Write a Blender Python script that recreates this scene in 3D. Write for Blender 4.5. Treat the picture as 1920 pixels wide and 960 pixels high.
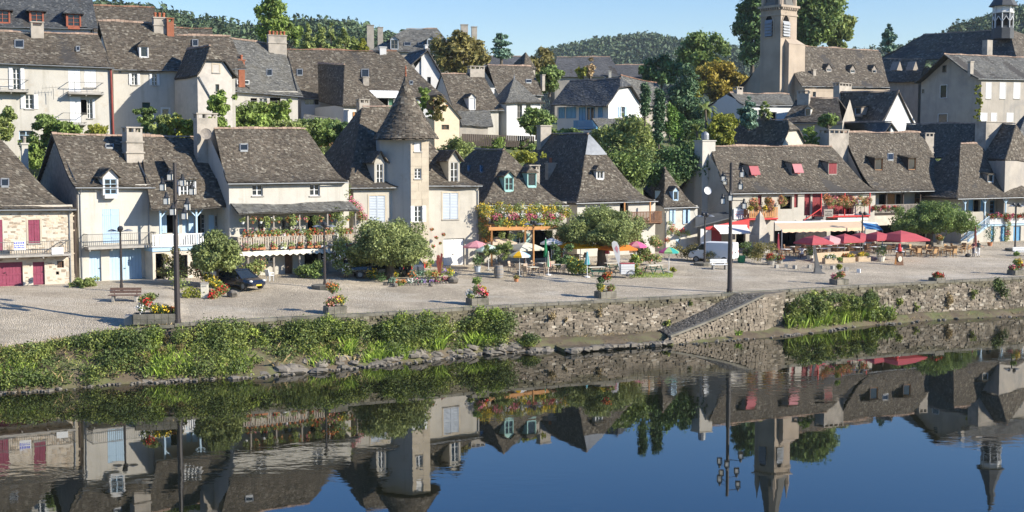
import bpy, math, random
import numpy as np
from mathutils import Vector, Matrix

for o in list(bpy.data.objects):
 bpy.data.objects.remove(o)
SC = bpy.context.scene
COL = SC.collection
R_ = math.radians
random.seed(7)
RNG = np.random.default_rng(7)

# ---------------------------------------------------------------- camera, light, sky
CAM_Z, FPX, PITCH = 10.25, 2400.0, math.atan(176 / 2400.0)
WATER_Z, STREET_Z = -3.05, 1.25
cam_d = bpy.data.cameras.new('camera')
cam_d.sensor_width = 36.0
cam_d.lens = 36.0 * FPX / 1920.0
cam_d.clip_start, cam_d.clip_end = 0.5, 9000.0
cam = bpy.data.objects.new('camera', cam_d)
cam.location = (0, 0, CAM_Z)
cam.rotation_euler = (math.pi / 2 - PITCH, 0, 0)
COL.objects.link(cam)
SC.camera = cam

SUN_EL, SUN_AZ = R_(27.0), math.atan2(0.95, -0.31)      # azimuth measured from +Y towards +X
to_sun = Vector((math.sin(SUN_AZ) * math.cos(SUN_EL), math.cos(SUN_AZ) * math.cos(SUN_EL), math.sin(SUN_EL)))
sun_d = bpy.data.lights.new('sun', 'SUN')
sun_d.energy, sun_d.angle, sun_d.color = 5.0, R_(0.53), (1.0, 0.93, 0.80)
sun = bpy.data.objects.new('sun', sun_d)
sun.rotation_euler = to_sun.to_track_quat('Z', 'Y').to_euler()
sun.location = (60, -40, 80)
COL.objects.link(sun)

world = bpy.data.worlds.new('World')
SC.world = world
world.use_nodes = True
wn = world.node_tree.nodes
wl = world.node_tree.links
wn.clear()
sky = wn.new('ShaderNodeTexSky')
sky.sky_type = 'NISHITA'
sky.sun_disc = False
sky.sun_elevation, sky.sun_rotation = SUN_EL, SUN_AZ
sky.air_density, sky.dust_density, sky.ozone_density = 1.0, 0.2, 2.0
sky.altitude = 600.0
bg = wn.new('ShaderNodeBackground')
bg.inputs['Strength'].default_value = 0.085
wo = wn.new('ShaderNodeOutputWorld')
tc = wn.new('ShaderNodeTexCoord')
sp = wn.new('ShaderNodeSeparateXYZ')
mr = wn.new('ShaderNodeMapRange')
mr.inputs[1].default_value, mr.inputs[2].default_value = 0.08, 0.30
mxs = wn.new('ShaderNodeMix')                           # the sky deepens with height, as its reflection shows
mxs.data_type, mxs.blend_type = 'RGBA', 'MULTIPLY'
mxs.inputs[7].default_value = (0.36, 0.86, 1.4, 1)
wl.new(tc.outputs['Generated'], sp.inputs[0])
wl.new(sp.outputs['Z'], mr.inputs[0])
wl.new(mr.outputs[0], mxs.inputs[0])
wl.new(sky.outputs[0], mxs.inputs[6])
wl.new(mxs.outputs[2], bg.inputs['Color'])
wl.new(bg.outputs[0], wo.inputs['Surface'])

vs = SC.view_settings
vs.view_transform, vs.look, vs.exposure, vs.gamma = 'Standard', 'None', 0.9, 1.0
vs.use_curve_mapping = False
try:
 SC.cycles.max_bounces = 5
 SC.cycles.diffuse_bounces = 3
 SC.cycles.glossy_bounces = 3
 SC.cycles.transparent_max_bounces = 6
 SC.cycles.caustics_reflective = False
 SC.cycles.caustics_refractive = False
except Exception:
 pass

# ---------------------------------------------------------------- pixel -> place
CP, SP = math.cos(PITCH), math.sin(PITCH)
def ray(px, py):
 a, b = (px - 960) / FPX, (480 - py) / FPX
 return Vector((a, CP + b * SP, -SP + b * CP))
def at(px, py, Y):                       # the point of the picture at distance Y
 d = ray(px, py)
 k = Y / d.y
 return Vector((d.x * k, Y, CAM_Z + d.z * k))
def atz(px, py, z):                      # the point of the picture at height z
 d = ray(px, py)
 k = (z - CAM_Z) / d.z
 return Vector((d.x * k, d.y * k, z))
def project(p):
 x, y, z = p[0], p[1], p[2] - CAM_Z
 fw = y * CP - z * SP
 up = y * SP + z * CP
 return 960 + FPX * x / fw, 480 - FPX * up / fw

# ---------------------------------------------------------------- materials
MATS = {}
def nd(nt, kind, **kw):
 n = nt.nodes.new(kind)
 for k, v in kw.items():
  setattr(n, k, v)
 return n
def rgba(c):
 return (c[0], c[1], c[2], 1.0)
def mixc(nt, fac, a, b, blend='MIX'):
 m = nd(nt, 'ShaderNodeMix', data_type='RGBA', blend_type=blend)
 for sock, val in ((m.inputs[0], fac), (m.inputs[6], a), (m.inputs[7], b)):
  if isinstance(val, bpy.types.NodeSocket):
   nt.links.new(val, sock)
  elif isinstance(val, (int, float)):
   sock.default_value = val
  else:
   sock.default_value = rgba(val)
 return m.outputs[2]
def noise(nt, vec, scale, detail=4, rough=.55, sx=None):
 n = nd(nt, 'ShaderNodeTexNoise')
 n.inputs['Scale'].default_value = scale
 n.inputs['Detail'].default_value = detail
 n.inputs['Roughness'].default_value = rough
 if sx:
  mp = nd(nt, 'ShaderNodeMapping')
  mp.inputs['Scale'].default_value = sx
  nt.links.new(vec, mp.inputs['Vector'])
  vec = mp.outputs[0]
 nt.links.new(vec, n.inputs['Vector'])
 return n.outputs[0]
def ramp(nt, fac, lo, hi, a=0.0, b=1.0):
 m = nd(nt, 'ShaderNodeMapRange')
 m.inputs[1].default_value, m.inputs[2].default_value = lo, hi
 m.inputs[3].default_value, m.inputs[4].default_value = a, b
 nt.links.new(fac, m.inputs[0])
 return m.outputs[0]
def pm(name, c, rough=.85, var=.12, vscale=2.5, isl=0.0, c2=None, stain=None, stain2=None, bump=0.0, bscale=18.0,
 metal=0.0, transl=0.0, spec=.3, streak=None, isl_c2=None, emit=None, objco=False):
 """A procedural surface: a base colour, patchy noise, a tint per loose piece, stains, streaks and fine relief."""
 if name in MATS:
  return MATS[name]
 m = bpy.data.materials.new(name)
 m.use_nodes = True
 nt = m.node_tree
 nt.nodes.clear()
 out = nd(nt, 'ShaderNodeOutputMaterial')
 bs = nd(nt, 'ShaderNodeBsdfPrincipled')
 geo = nd(nt, 'ShaderNodeNewGeometry')
 pos = geo.outputs['Position']
 if objco:
  pos = nd(nt, 'ShaderNodeTexCoord').outputs['Object']
 lo = tuple(x * (1 - var) for x in c)
 hi = tuple(x * (1 + var) for x in (c2 or c))
 col = mixc(nt, ramp(nt, noise(nt, pos, vscale), .3, .7), lo, hi)
 if isl_c2 is not None:
  r2 = nd(nt, 'ShaderNodeMath', operation='FRACT')
  mu = nd(nt, 'ShaderNodeMath', operation='MULTIPLY')
  mu.inputs[1].default_value = 17.31
  nt.links.new(geo.outputs['Random Per Island'], mu.inputs[0])
  nt.links.new(mu.outputs[0], r2.inputs[0])
  col = mixc(nt, ramp(nt, r2.outputs[0], .72, 1.0), col, isl_c2)
 if isl:
  v = ramp(nt, geo.outputs['Random Per Island'], 0, 1, 1 - isl, 1 + isl)
  cmb = nd(nt, 'ShaderNodeCombineColor')
  for k in range(3):
   nt.links.new(v, cmb.inputs[k])
  col = mixc(nt, 1.0, col, cmb.outputs[0], 'MULTIPLY')
 for st in (stain, stain2):
  if st:
   sc_, s_, lo_, hi_ = st[0], st[1], st[2], st[3]
   f = ramp(nt, noise(nt, pos, s_, 6, .65), lo_, hi_)
   col = mixc(nt, f, col, sc_)
 if streak:
  f = ramp(nt, noise(nt, pos, 1.0, 5, .6, sx=(streak[1], streak[1], streak[1] * .08)), streak[2], streak[3])
  col = mixc(nt, f, col, streak[0])
 nt.links.new(col, bs.inputs['Base Color'])
 bs.inputs['Roughness'].default_value = rough
 bs.inputs['Metallic'].default_value = metal
 bs.inputs['Specular IOR Level'].default_value = spec
 if emit:
  bs.inputs['Emission Color'].default_value = rgba(emit[0])
  bs.inputs['Emission Strength'].default_value = emit[1]
 if bump:
  b = nd(nt, 'ShaderNodeBump')
  b.inputs['Strength'].default_value = bump
  b.inputs['Distance'].default_value = .05
  nt.links.new(noise(nt, pos, bscale, 5, .6), b.inputs['Height'])
  nt.links.new(b.outputs[0], bs.inputs['Normal'])
 sh = bs.outputs[0]
 if transl:
  tr = nd(nt, 'ShaderNodeBsdfTranslucent')
  nt.links.new(col, tr.inputs['Color'])
  mx = nd(nt, 'ShaderNodeMixShader')
  mx.inputs[0].default_value = transl
  nt.links.new(sh, mx.inputs[1])
  nt.links.new(tr.outputs[0], mx.inputs[2])
  sh = mx.outputs[0]
 nt.links.new(sh, out.inputs['Surface'])
 MATS[name] = m
 return m

def leafmat(name, c, var=.25, c2=None, isl=.35, transl=.3, vscale=.5):
 g = 2.8
 c, c2 = tuple(x * g for x in c), (tuple(x * g for x in c2) if c2 else None)
 return pm(name, c, rough=.6, var=var, vscale=vscale, c2=c2, isl=isl, transl=transl, spec=.35)

# ---------------------------------------------------------------- mesh building
ORG, KIDS = {}, {}
class MB:
 """Collects shapes; build() links them as ONE mesh object."""
 def __init__(s):
  s.v, s.f, s.m, s.n = [], [], [], 0
  s.bulk = []                                   # numpy quads: (verts Nx4x3, material)
 def add(s, verts, faces, mat=0):
  b = len(s.v)
  s.v.extend([tuple(p) for p in verts])
  for f in faces:
   s.f.append(tuple(i + b for i in f))
   s.m.append(mat)
  return s
 def quads(s, arr, mat=0):
  s.bulk.append((np.asarray(arr, dtype=np.float32).reshape(-1, 4, 3), mat))
  return s
 def hexa(s, p, mat=0):                            # 8 points: bottom 0-3, top 4-7
  return s.add(p, [(3, 2, 1, 0), (4, 5, 6, 7), (0, 1, 5, 4), (1, 2, 6, 5), (2, 3, 7, 6), (3, 0, 4, 7)], mat)
 def box(s, c, d, rz=0.0, mat=0, M=None):
  x, y, z = d[0] / 2, d[1] / 2, d[2] / 2
  p = [Vector(q) for q in ((-x, -y, -z), (x, -y, -z), (x, y, -z), (-x, y, -z), (-x, -y, z), (x, -y, z), (x, y, z), (-x, y, z))]
  if M is None:
   M = Matrix.Rotation(rz, 4, 'Z')
  c = Vector(c)
  return s.hexa([M @ q + c for q in p], mat)
 def bar(s, a, b, w, h=None, mat=0):               # a square bar from a to b
  a, b = Vector(a), Vector(b)
  h = h or w
  d = (b - a)
  L = d.length
  if L < 1e-6:
   return s
  q = d.to_track_quat('Z', 'Y').to_matrix().to_4x4()
  return s.box((a + b) / 2, (w, h, L), M=q, mat=mat)
 def tube(s, pts, rad, n=8, mat=0, cap=True):
  pts = [Vector(p) for p in pts]
  if not isinstance(rad, (list, tuple)):
   rad = [rad] * len(pts)
  vs_, fs = [], []
  for i, p in enumerate(pts):
   d = (pts[min(i + 1, len(pts) - 1)] - pts[max(i - 1, 0)])
   d = d.normalized() if d.length > 1e-9 else Vector((0, 0, 1))
   x = d.orthogonal().normalized() if abs(d.z) < .99 else Vector((1, 0, 0))
   if abs(d.z) < .99:
    x = d.cross(Vector((0, 0, 1))).normalized()
   y = d.cross(x).normalized()
   for k in range(n):
    a = 2 * math.pi * k / n
    vs_.append(p + (x * math.cos(a) + y * math.sin(a)) * rad[i])
  for i in range(len(pts) - 1):
   for k in range(n):
    k2 = (k + 1) % n
    fs.append((i * n + k, i * n + k2, (i + 1) * n + k2, (i + 1) * n + k))
  if cap:
   fs.append(tuple(range(n - 1, -1, -1)))
   fs.append(tuple((len(pts) - 1) * n + k for k in range(n)))
  return s.add(vs_, fs, mat)
 def lathe(s, prof, c=(0, 0, 0), n=12, mat=0, sx=1.0, sy=1.0, rot=0.0):
  vs_, fs = [], []
  for r, z in prof:
   for k in range(n):
    a = 2 * math.pi * k / n + rot
    vs_.append((c[0] + r * math.cos(a) * sx, c[1] + r * math.sin(a) * sy, c[2] + z))
  for i in range(len(prof) - 1):
   for k in range(n):
    k2 = (k + 1) % n
    fs.append((i * n + k, i * n + k2, (i + 1) * n + k2, (i + 1) * n + k))
  fs.append(tuple(range(n - 1, -1, -1)))
  fs.append(tuple((len(prof) - 1) * n + k for k in range(n)))
  return s.add(vs_, fs, mat)
 def poly(s, pts, ext, mat=0):                     # a flat outline pushed along ext
  n = len(pts)
  pts = [Vector(p) for p in pts]
  e = Vector(ext)
  fs = [tuple(range(n)), tuple(range(2 * n - 1, n - 1, -1))]
  fs += [(i, i + n, (i + 1) % n + n, (i + 1) % n) for i in range(n)]
  return s.add(pts + [p + e for p in pts], fs, mat)
 def blob(s, c, r, seed=0, jit=.25, seg=7, rings=5, mat=0):
  rg = random.Random(seed)
  vs_, fs = [], []
  for i in range(rings + 1):
   th = math.pi * i / rings
   for k in range(seg):
    a = 2 * math.pi * k / seg
    q = 1 + rg.uniform(-jit, jit)
    vs_.append((c[0] + r[0] * math.sin(th) * math.cos(a) * q, c[1] + r[1] * math.sin(th) * math.sin(a) * q,
       c[2] + r[2] * math.cos(th) * (1 + rg.uniform(-jit, jit) * .5)))
  for i in range(rings):
   for k in range(seg):
    k2 = (k + 1) % seg
    fs.append((i * seg + k, (i + 1) * seg + k, (i + 1) * seg + k2, i * seg + k2))
  return s.add(vs_, fs, mat)
 def build(s, name, mats, parent=None, smooth=False, **props):
  org = ORG.get(parent.name, Vector()) if parent is not None else props.pop('org', Vector())
  me = bpy.data.meshes.new(name)
  nv0 = len(s.v)
  V = [np.array(s.v, dtype=np.float32).reshape(-1, 3)]
  loops = [np.array([i for f in s.f for i in f], dtype=np.int32)]
  tot = [np.array([len(f) for f in s.f], dtype=np.int32)]
  mi = [np.array(s.m, dtype=np.int32)]
  for q, mt in s.bulk:
   n = len(q)
   loops.append(np.arange(n * 4, dtype=np.int32) + nv0)
   nv0 += n * 4
   V.append(q.reshape(-1, 3))
   tot.append(np.full(n, 4, np.int32))
   mi.append(np.full(n, mt, np.int32))
  V = np.concatenate(V) - np.array(org[:], dtype=np.float32)
  loops, tot, mi = np.concatenate(loops), np.concatenate(tot), np.concatenate(mi)
  me.vertices.add(len(V))
  me.vertices.foreach_set('co', V.ravel())
  me.loops.add(len(loops))
  me.loops.foreach_set('vertex_index', loops)
  me.polygons.add(len(tot))
  st = np.concatenate([[0], np.cumsum(tot)[:-1]]).astype(np.int32)
  me.polygons.foreach_set('loop_start', st)
  me.polygons.foreach_set('loop_total', tot)
  me.polygons.foreach_set('material_index', mi)
  me.polygons.foreach_set('use_smooth', np.full(len(tot), bool(smooth)))
  for m in (mats if isinstance(mats, (list, tuple)) else [mats]):
   me.materials.append(m)
  me.update(calc_edges=True)
  o = bpy.data.objects.new(name, me)
  COL.objects.link(o)
  if parent is not None:
   o.parent = parent
   ORG[o.name] = org
   KIDS.setdefault(parent.name, []).append(o)
  else:
   o.location = org
   ORG[o.name] = Vector(org)
  for k, v in props.items():
   o[k] = v
  return o

def thing(name, label, cat, loc=(0, 0, 0), rz=0.0, group=None):
 o = bpy.data.objects.new(name, None)
 o.empty_display_size = .3
 COL.objects.link(o)
 o.location = loc
 o.rotation_euler = (0, 0, rz)
 o['label'], o['category'] = label, cat
 if group:
  o['group'] = group
 return o
def world_thing(name, label, cat, loc, group=None):       # its parts are given in world coordinates
 o = thing(name, label, cat, loc, 0, group)
 ORG[o.name] = Vector(loc)
 return o
def tag(o, label, cat, group=None):
 o['label'], o['category'] = label, cat
 if group:
  o['group'] = group
 return o
def copy_tree(o, parent=None):
 c = o.copy()
 COL.objects.link(c)
 if parent is not None:
  c.parent = parent
 for ch in KIDS.get(o.name, ()):
  copy_tree(ch, c)
 return c
def place(proto, loc, rz=0.0, label=None, group=None, used=set(), scale=None):
 o = proto if proto.name not in used else copy_tree(proto)
 used.add(proto.name)
 o.location, o.rotation_euler = loc, (0, 0, rz)
 if scale:
  o.scale = (scale,) * 3
 if label:
  o['label'] = label
 if group:
  o['group'] = group
 return o
# ---------------------------------------------------------------- shared materials
M_SLATE = pm('rough_slate', (.098, .081, .062), rough=.86, var=.22, vscale=.5, isl=.36, isl_c2=(.19, .17, .135), stain=((.045, .04, .033), .5, .5, .85), stain2=((.30, .15, .06), .9, .71, .8), spec=.25)
M_SLATE2 = pm('grey_slate', (.12, .117, .107), rough=.8, var=.25, vscale=.6, isl=.3, isl_c2=(.18, .175, .155), stain=((.09, .08, .06), .6, .5, .8), spec=.3)
M_SLATE3 = pm('dark_fine_slate', (.06, .064, .068), rough=.7, var=.2, vscale=.6, isl=.2, isl_c2=(.13, .13, .125), spec=.35)
M_SLATE_FAR = pm('smooth_far_slate', (.085, .085, .088), rough=.8, var=.15, vscale=.2, isl=.1, spec=.3)
M_UNDER = pm('roof_board', (.05, .045, .04), var=.2)
M_RIDGE = pm('ridge_tile', (.27, .19, .14), isl=.25, var=.2)
M_PLAST = pm('cream_plaster', (.475, .447, .395), var=.07, vscale=.9, stain=((.30, .285, .25), .45, .5, .85), stain2=((.42, .35, .27), .9, .58, .8), streak=((.34, .315, .265), 1.6, .52, .82), bump=.25, bscale=8)
M_PLAST2 = pm('beige_plaster', (.42, .39, .335), var=.08, vscale=.8, stain=((.30, .275, .235), .45, .5, .85), stain2=((.33, .31, .28), .9, .6, .8), streak=((.32, .29, .24), 1.3, .52, .82), bump=.25, bscale=8)
M_PLASTG = pm('grey_plaster', (.34, .305, .26), var=.1, vscale=.7, stain=((.22, .21, .2), .4, .5, .8), streak=((.2, .2, .19), 1.2, .55, .85), bump=.3, bscale=7)
M_PLASTW = pm('white_plaster', (.52, .515, .505), var=.05, vscale=.8, stain=((.5, .49, .47), .5, .6, .9), bump=.15, bscale=8)
M_STONEW = pm('stone_wall_mortar', (.52, .46, .38), var=.12, vscale=1.5, bump=.4, bscale=9)
M_STONE = pm('wall_stone', (.42, .34, .255), var=.2, vscale=1.0, isl=.4, isl_c2=(.5, .42, .32), bump=.3, bscale=12)
M_QSTONE = pm('quay_stone', (.20, .165, .125), var=.25, vscale=.8, isl=.5, isl_c2=(.36, .32, .26), stain=((.07, .06, .042), .7, .46, .72), bump=.4, bscale=10)
M_QCORE = pm('quay_wall_joint', (.13, .11, .085), var=.3, vscale=1.2, stain=((.06, .055, .04), .6, .5, .75), bump=.5, bscale=8)
M_QMOSS = pm('mossy_quay_stone', (.115, .10, .065), var=.3, vscale=.9, isl=.4, isl_c2=(.2, .18, .13), bump=.4, bscale=10)
M_COPE = pm('quay_coping', (.17, .155, .125), var=.3, vscale=.9, isl=.25, stain=((.07, .07, .05), .8, .5, .7), bump=.4, bscale=9)
M_ASHLAR = pm('dressed_stone', (.43, .37, .285), var=.12, vscale=1.2, isl=.12, bump=.2, bscale=10)
M_CHURCH = pm('church_stone', (.35, .285, .22), var=.16, vscale=.35, isl=.2, stain=((.33, .17, .08), .22, .6, .8), streak=((.16, .14, .12), .5, .55, .8), bump=.3, bscale=4)
M_CHIM = pm('chimney_render', (.36, .32, .27), var=.15, vscale=1.2, stain=((.16, .15, .13), .8, .5, .8), bump=.3, bscale=8)
M_BRICK = pm('chimney_brick', (.27, .10, .055), var=.2, vscale=2.5, isl=.2)
M_POT = pm('clay_pot', (.30, .10, .05), var=.15)
M_ROCK = pm('bank_rock', (.17, .15, .125), var=.25, vscale=1.5, stain=((.09, .08, .06), .9, .5, .75), bump=.5, bscale=6)
M_WHITE = pm('white_paint', (.66, .66, .65), rough=.5, var=.03)
M_CREAMP = pm('cream_paint', (.62, .58, .48), rough=.6, var=.06)
M_LBLUE = pm('light_blue_paint', (.36, .49, .60), rough=.55, var=.05)
M_BLUE = pm('blue_paint', (.10, .26, .42), rough=.5, var=.08)
M_GBLUE = pm('grey_blue_paint', (.37, .41, .46), rough=.6, var=.05)
M_TEAL = pm('teal_paint', (.28, .48, .45), rough=.5, var=.06)
M_RED = pm('dark_red_paint', (.20, .022, .028), rough=.5, var=.1)
M_WINE = pm('wine_red_paint', (.22, .045, .08), rough=.6, var=.14, vscale=3)
M_BRED = pm('bright_red_paint', (.48, .035, .035), rough=.5, var=.08)
M_BROWN = pm('brown_wood', (.15, .075, .04), rough=.7, var=.2, vscale=3)
M_DKWOOD = pm('dark_wood', (.055, .04, .032), rough=.75, var=.2)
M_OAK = pm('orange_timber', (.42, .20, .07), rough=.65, var=.15)
M_GREYW = pm('weathered_wood', (.24, .21, .18), rough=.85, var=.2, vscale=3, isl=.2)
M_BLACK = pm('black_metal', (.018, .018, .02), rough=.45, var=.1, spec=.5)
M_POLE = pm('brown_lamp_metal', (.035, .027, .025), rough=.45, var=.1, spec=.5)
M_IRON = pm('grey_iron', (.13, .125, .115), rough=.5, var=.1, spec=.5)
M_ZINC = pm('zinc', (.24, .25, .26), rough=.5, var=.12, metal=.4)
M_GLASS = pm('window_glass', (.02, .026, .03), rough=.06, var=.05, spec=.6)
M_LAMPG = pm('lamp_glass', (.68, .66, .6), rough=.3, var=.03, spec=.5)
M_DARK = pm('dark_interior', (.012, .011, .010), rough=.95, var=.1, spec=.05)
M_CONC = pm('concrete', (.33, .31, .28), var=.15, vscale=1.5, stain=((.18, .17, .15), 1, .5, .8), bump=.25, bscale=10)
M_TERRA = pm('terracotta', (.45, .19, .09), rough=.8, var=.12)

# ---------------------------------------------------------------- river bank, quay, hillside
# stations along the quay: picture column, row of the quay edge, its distance (None: level quay), height where the
# upright wall ends, row of the water line
ST = [(-340, 700, 75.0, None, 752), (0, 655, 76.5, None, 738), (107, 640, 78.5, -1.0, 730), (200, 624, 79.5, -.8, 722),
 (330, 608, None, -1.0, 714), (490, 599, None, -1.5, 706), (650, 591, None, -1.8, 690), (800, 583, None, -2.1, 676),
 (900, 576, None, -2.3, 664), (1030, 569.5, None, -2.55, 657), (1200, 560.5, None, -2.6, 650), (1370, 551, None, -2.7, 638),
 (1470, 545, None, -2.75, 630), (1600, 536.5, None, -2.75, 613), (1750, 528.5, None, -2.8, 600), (1920, 520, None, -2.85, 592),
 (2300, 503, None, -2.85, 574)]
HL = [(-340, 552), (0, 538), (137, 533), (150, 529), (285, 525), (432, 519), (655, 512), (665, 505), (898, 494), (905, 492),
 (1062, 486), (1085, 481), (1228, 475), (1245, 472), (1307, 469), (1370, 468), (1790, 457), (1800, 456), (1960, 451), (2300, 442)]
def lerp_table(tab, x, k):
 xs = [t[0] for t in tab]
 return float(np.interp(x, xs, [t[k] for t in tab]))
def edge_pt(px):
 pts = []
 for t in ST:
  pts.append(at(t[0], t[1], t[2]) if t[2] else atz(t[0], t[1], 0.0))
 xs = [t[0] for t in ST]
 return Vector([float(np.interp(px, xs, [p[k] for p in pts])) for k in range(3)])
def wall_foot(px):
 e = edge_pt(px)
 zs = [(t[3] if t[3] is not None else None) for t in ST]
 ez = [(at(t[0], t[1], t[2]).z if t[2] else 0.0) for t in ST]
 zs = [z if z is not None else q - .15 for z, q in zip(zs, ez)]
 return Vector((e.x, e.y, min(e.z - .12, float(np.interp(px, [t[0] for t in ST], zs)))))
def water_pt(px):
 return atz(px, lerp_table(ST, px, 4), WATER_Z)
def house_pt(px):
 return atz(px, lerp_table(HL, px, 1), STREET_Z)

PXS = np.linspace(-340, 2300, 133)
NT = 26
grid = []
for px in PXS:
 e, h = edge_pt(px), house_pt(px)
 row = []
 for j in range(NT + 1):
  t = j / NT
  p = e.lerp(h, t)
  s = t * t * (3 - 2 * t) * .45 + t * .55
  p.z = e.z + (h.z - e.z) * s if e.z >= -.01 else e.z + (h.z - e.z) * min(1, (1 - (1 - t) ** 2.2))
  row.append(p)
 for k in range(1, 4):                              # on under the houses
  d = (h - e)
  d.z = 0
  d.normalize()
  q = h + d * (4.0 * k)
  row.append(q)
 grid.append(row)
GP = np.array([[q[:] for q in r] for r in grid])       # columns x rows x 3
GF = GP.reshape(-1, 3)
def _proj_np(P):
 x, y, z = P[:, 0], P[:, 1], P[:, 2] - CAM_Z
 fw = y * CP - z * SP
 return np.stack([960 + FPX * x / fw, 480 - FPX * (y * SP + z * CP) / fw], 1)
GPX = _proj_np(GF)
def zground(x, y):
 d = (GF[:, 0] - x) ** 2 + (GF[:, 1] - y) ** 2
 i = np.argpartition(d, 6)[:6]
 w = 1 / (d[i] + 1e-4)
 return float((GF[i, 2] * w).sum() / w.sum())
def gpt(px, py):                                       # the point of the quay seen at a picture position
 d = (GPX[:, 0] - px) ** 2 + ((GPX[:, 1] - py) * 4) ** 2
 i = np.argpartition(d, 6)[:6]
 w = 1 / (d[i] + 1e-2)
 z = float((GF[i, 2] * w).sum() / w.sum())
 for _ in range(4):
  p = atz(px, py, z)
  z = .5 * z + .5 * zground(p.x, p.y)
 return atz(px, py, z)

def loft(name, rows, mat, smooth=True, **props):
 n, m = len(rows), len(rows[0])
 mb = MB()
 mb.add([p for r in rows for p in r], [(i * m + j, (i + 1) * m + j, (i + 1) * m + j + 1, i * m + j + 1) for i in range(n - 1) for j in range(m - 1)])
 return mb.build(name, mat, None, smooth, **props)

def cobble_mat():
 m = pm('quay_cobbles', (.46, .39, .295), rough=.9, var=.16, vscale=.35, stain=((.31, .265, .20), .22, .5, .7), stain2=((.5, .45, .37), .13, .55, .7), spec=.2)
 nt = m.node_tree
 bs = next(n for n in nt.nodes if n.type == 'BSDF_PRINCIPLED')
 geo = next(n for n in nt.nodes if n.type == 'NEW_GEOMETRY')
 vo = nd(nt, 'ShaderNodeTexVoronoi', feature='DISTANCE_TO_EDGE')
 vo.inputs['Scale'].default_value = 8.0
 vc = nd(nt, 'ShaderNodeTexVoronoi')
 vc.inputs['Scale'].default_value = 8.0
 for v in (vo, vc):
  nt.links.new(geo.outputs['Position'], v.inputs['Vector'])
 old = bs.inputs['Base Color'].links[0].from_socket
 sep = nd(nt, 'ShaderNodeSeparateColor')
 nt.links.new(vc.outputs['Color'], sep.inputs[0])
 v = ramp(nt, sep.outputs[0], 0, 1, .8, 1.2)
 cc = nd(nt, 'ShaderNodeCombineColor')
 for k in range(3):
  nt.links.new(v, cc.inputs[k])
 c1 = mixc(nt, 1.0, old, cc.outputs[0], 'MULTIPLY')
 # joints, washed out where gravel lies
 gr = ramp(nt, noise(nt, geo.outputs['Position'], .16, 3, .5), .46, .6)
 jn = ramp(nt, vo.outputs['Distance'], .02, .16, 1, 0)
 ml = nd(nt, 'ShaderNodeMath', operation='MULTIPLY')
 nt.links.new(jn, ml.inputs[0])
 inv = nd(nt, 'ShaderNodeMath', operation='SUBTRACT')
 inv.inputs[0].default_value = 1.0
 nt.links.new(gr, inv.inputs[1])
 nt.links.new(inv.outputs[0], ml.inputs[1])
 mp = nd(nt, 'ShaderNodeMapping')                   # smoother worn tracks along the quay
 mp.inputs['Rotation'].default_value = (0, 0, R_(-26))
 mp.inputs['Scale'].default_value = (.03, .33, 1)
 nt.links.new(geo.outputs['Position'], mp.inputs['Vector'])
 tr = ramp(nt, noise(nt, mp.outputs[0], 1.0, 3, .5), .52, .62, 0, .7)
 c1 = mixc(nt, tr, c1, (.55, .48, .385))
 c2 = mixc(nt, ml.outputs[0], c1, (.27, .23, .175))
 nt.links.new(c2, bs.inputs['Base Color'])
 b = nd(nt, 'ShaderNodeBump')
 b.inputs['Strength'].default_value = .8
 b.inputs['Distance'].default_value = .05
 hh = ramp(nt, vo.outputs['Distance'], 0, .22)
 nt.links.new(hh, b.inputs['Height'])
 nt.links.new(b.outputs[0], bs.inputs['Normal'])
 return m
M_COB = cobble_mat()
M_EARTH = pm('bank_earth', (.115, .088, .058), var=.3, vscale=1.0, stain=((.10, .12, .04), .5, .45, .7), bump=.6, bscale=6)
M_HILL = pm('hillside_grass', (.10, .12, .045), var=.35, vscale=.25, stain=((.17, .14, .08), .2, .5, .7), bump=.5, bscale=3)

loft('quay', [list(r) for r in grid], M_COB, kind='structure')
rows = []
for px in PXS:
 e, wf, w = edge_pt(px), wall_foot(px), water_pt(px)
 d = (w - wf)
 out = Vector((d.x, d.y, 0)).normalized()
 r = [wf + Vector((-out.x * 1.2, -out.y * 1.2, .0))]
 for t in (0, .25, .5, .75, 1.0):
  p = wf.lerp(w, t)
  p.z += .35 * math.sin(math.pi * t) + random.uniform(-.12, .12) * (0 < t < 1)
  r.append(p)
 r += [w + out * 2 + Vector((0, 0, -1.0)), w + out * 9 + Vector((0, 0, -2.8))]
 rows.append(r)
loft('river_bank', rows, M_EARTH, kind='structure')

def water_mat():
 m = bpy.data.materials.new('river_water')
 m.use_nodes = True
 nt = m.node_tree
 bs = nt.nodes['Principled BSDF']
 geo = nd(nt, 'ShaderNodeNewGeometry')
 bs.inputs['Base Color'].default_value = (.008, .009, .005, 1)
 bs.inputs['Roughness'].default_value = .015
 bs.inputs['IOR'].default_value = 1.62
 n1 = noise(nt, geo.outputs['Position'], 1.0, 3, .5, sx=(.9, 1.6, 1))
 n2 = noise(nt, geo.outputs['Position'], 1.0, 2, .5, sx=(.22, .3, 1))
 patch = ramp(nt, noise(nt, geo.outputs['Position'], .07, 2, .5), .53, .66, .12, 2.2)
 mu = nd(nt, 'ShaderNodeMath', operation='MULTIPLY')
 nt.links.new(n1, mu.inputs[0])
 nt.links.new(patch, mu.inputs[1])
 ad = nd(nt, 'ShaderNodeMath', operation='MULTIPLY_ADD')
 nt.links.new(n2, ad.inputs[0])
 ad.inputs[1].default_value = .5
 nt.links.new(mu.outputs[0], ad.inputs[2])
 b = nd(nt, 'ShaderNodeBump')
 b.inputs['Strength'].default_value = .045
 b.inputs['Distance'].default_value = .1
 nt.links.new(ad.outputs[0], b.inputs['Height'])
 nt.links.new(b.outputs[0], bs.inputs['Normal'])
 return m
M_WATER = water_mat()
mb = MB()
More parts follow.
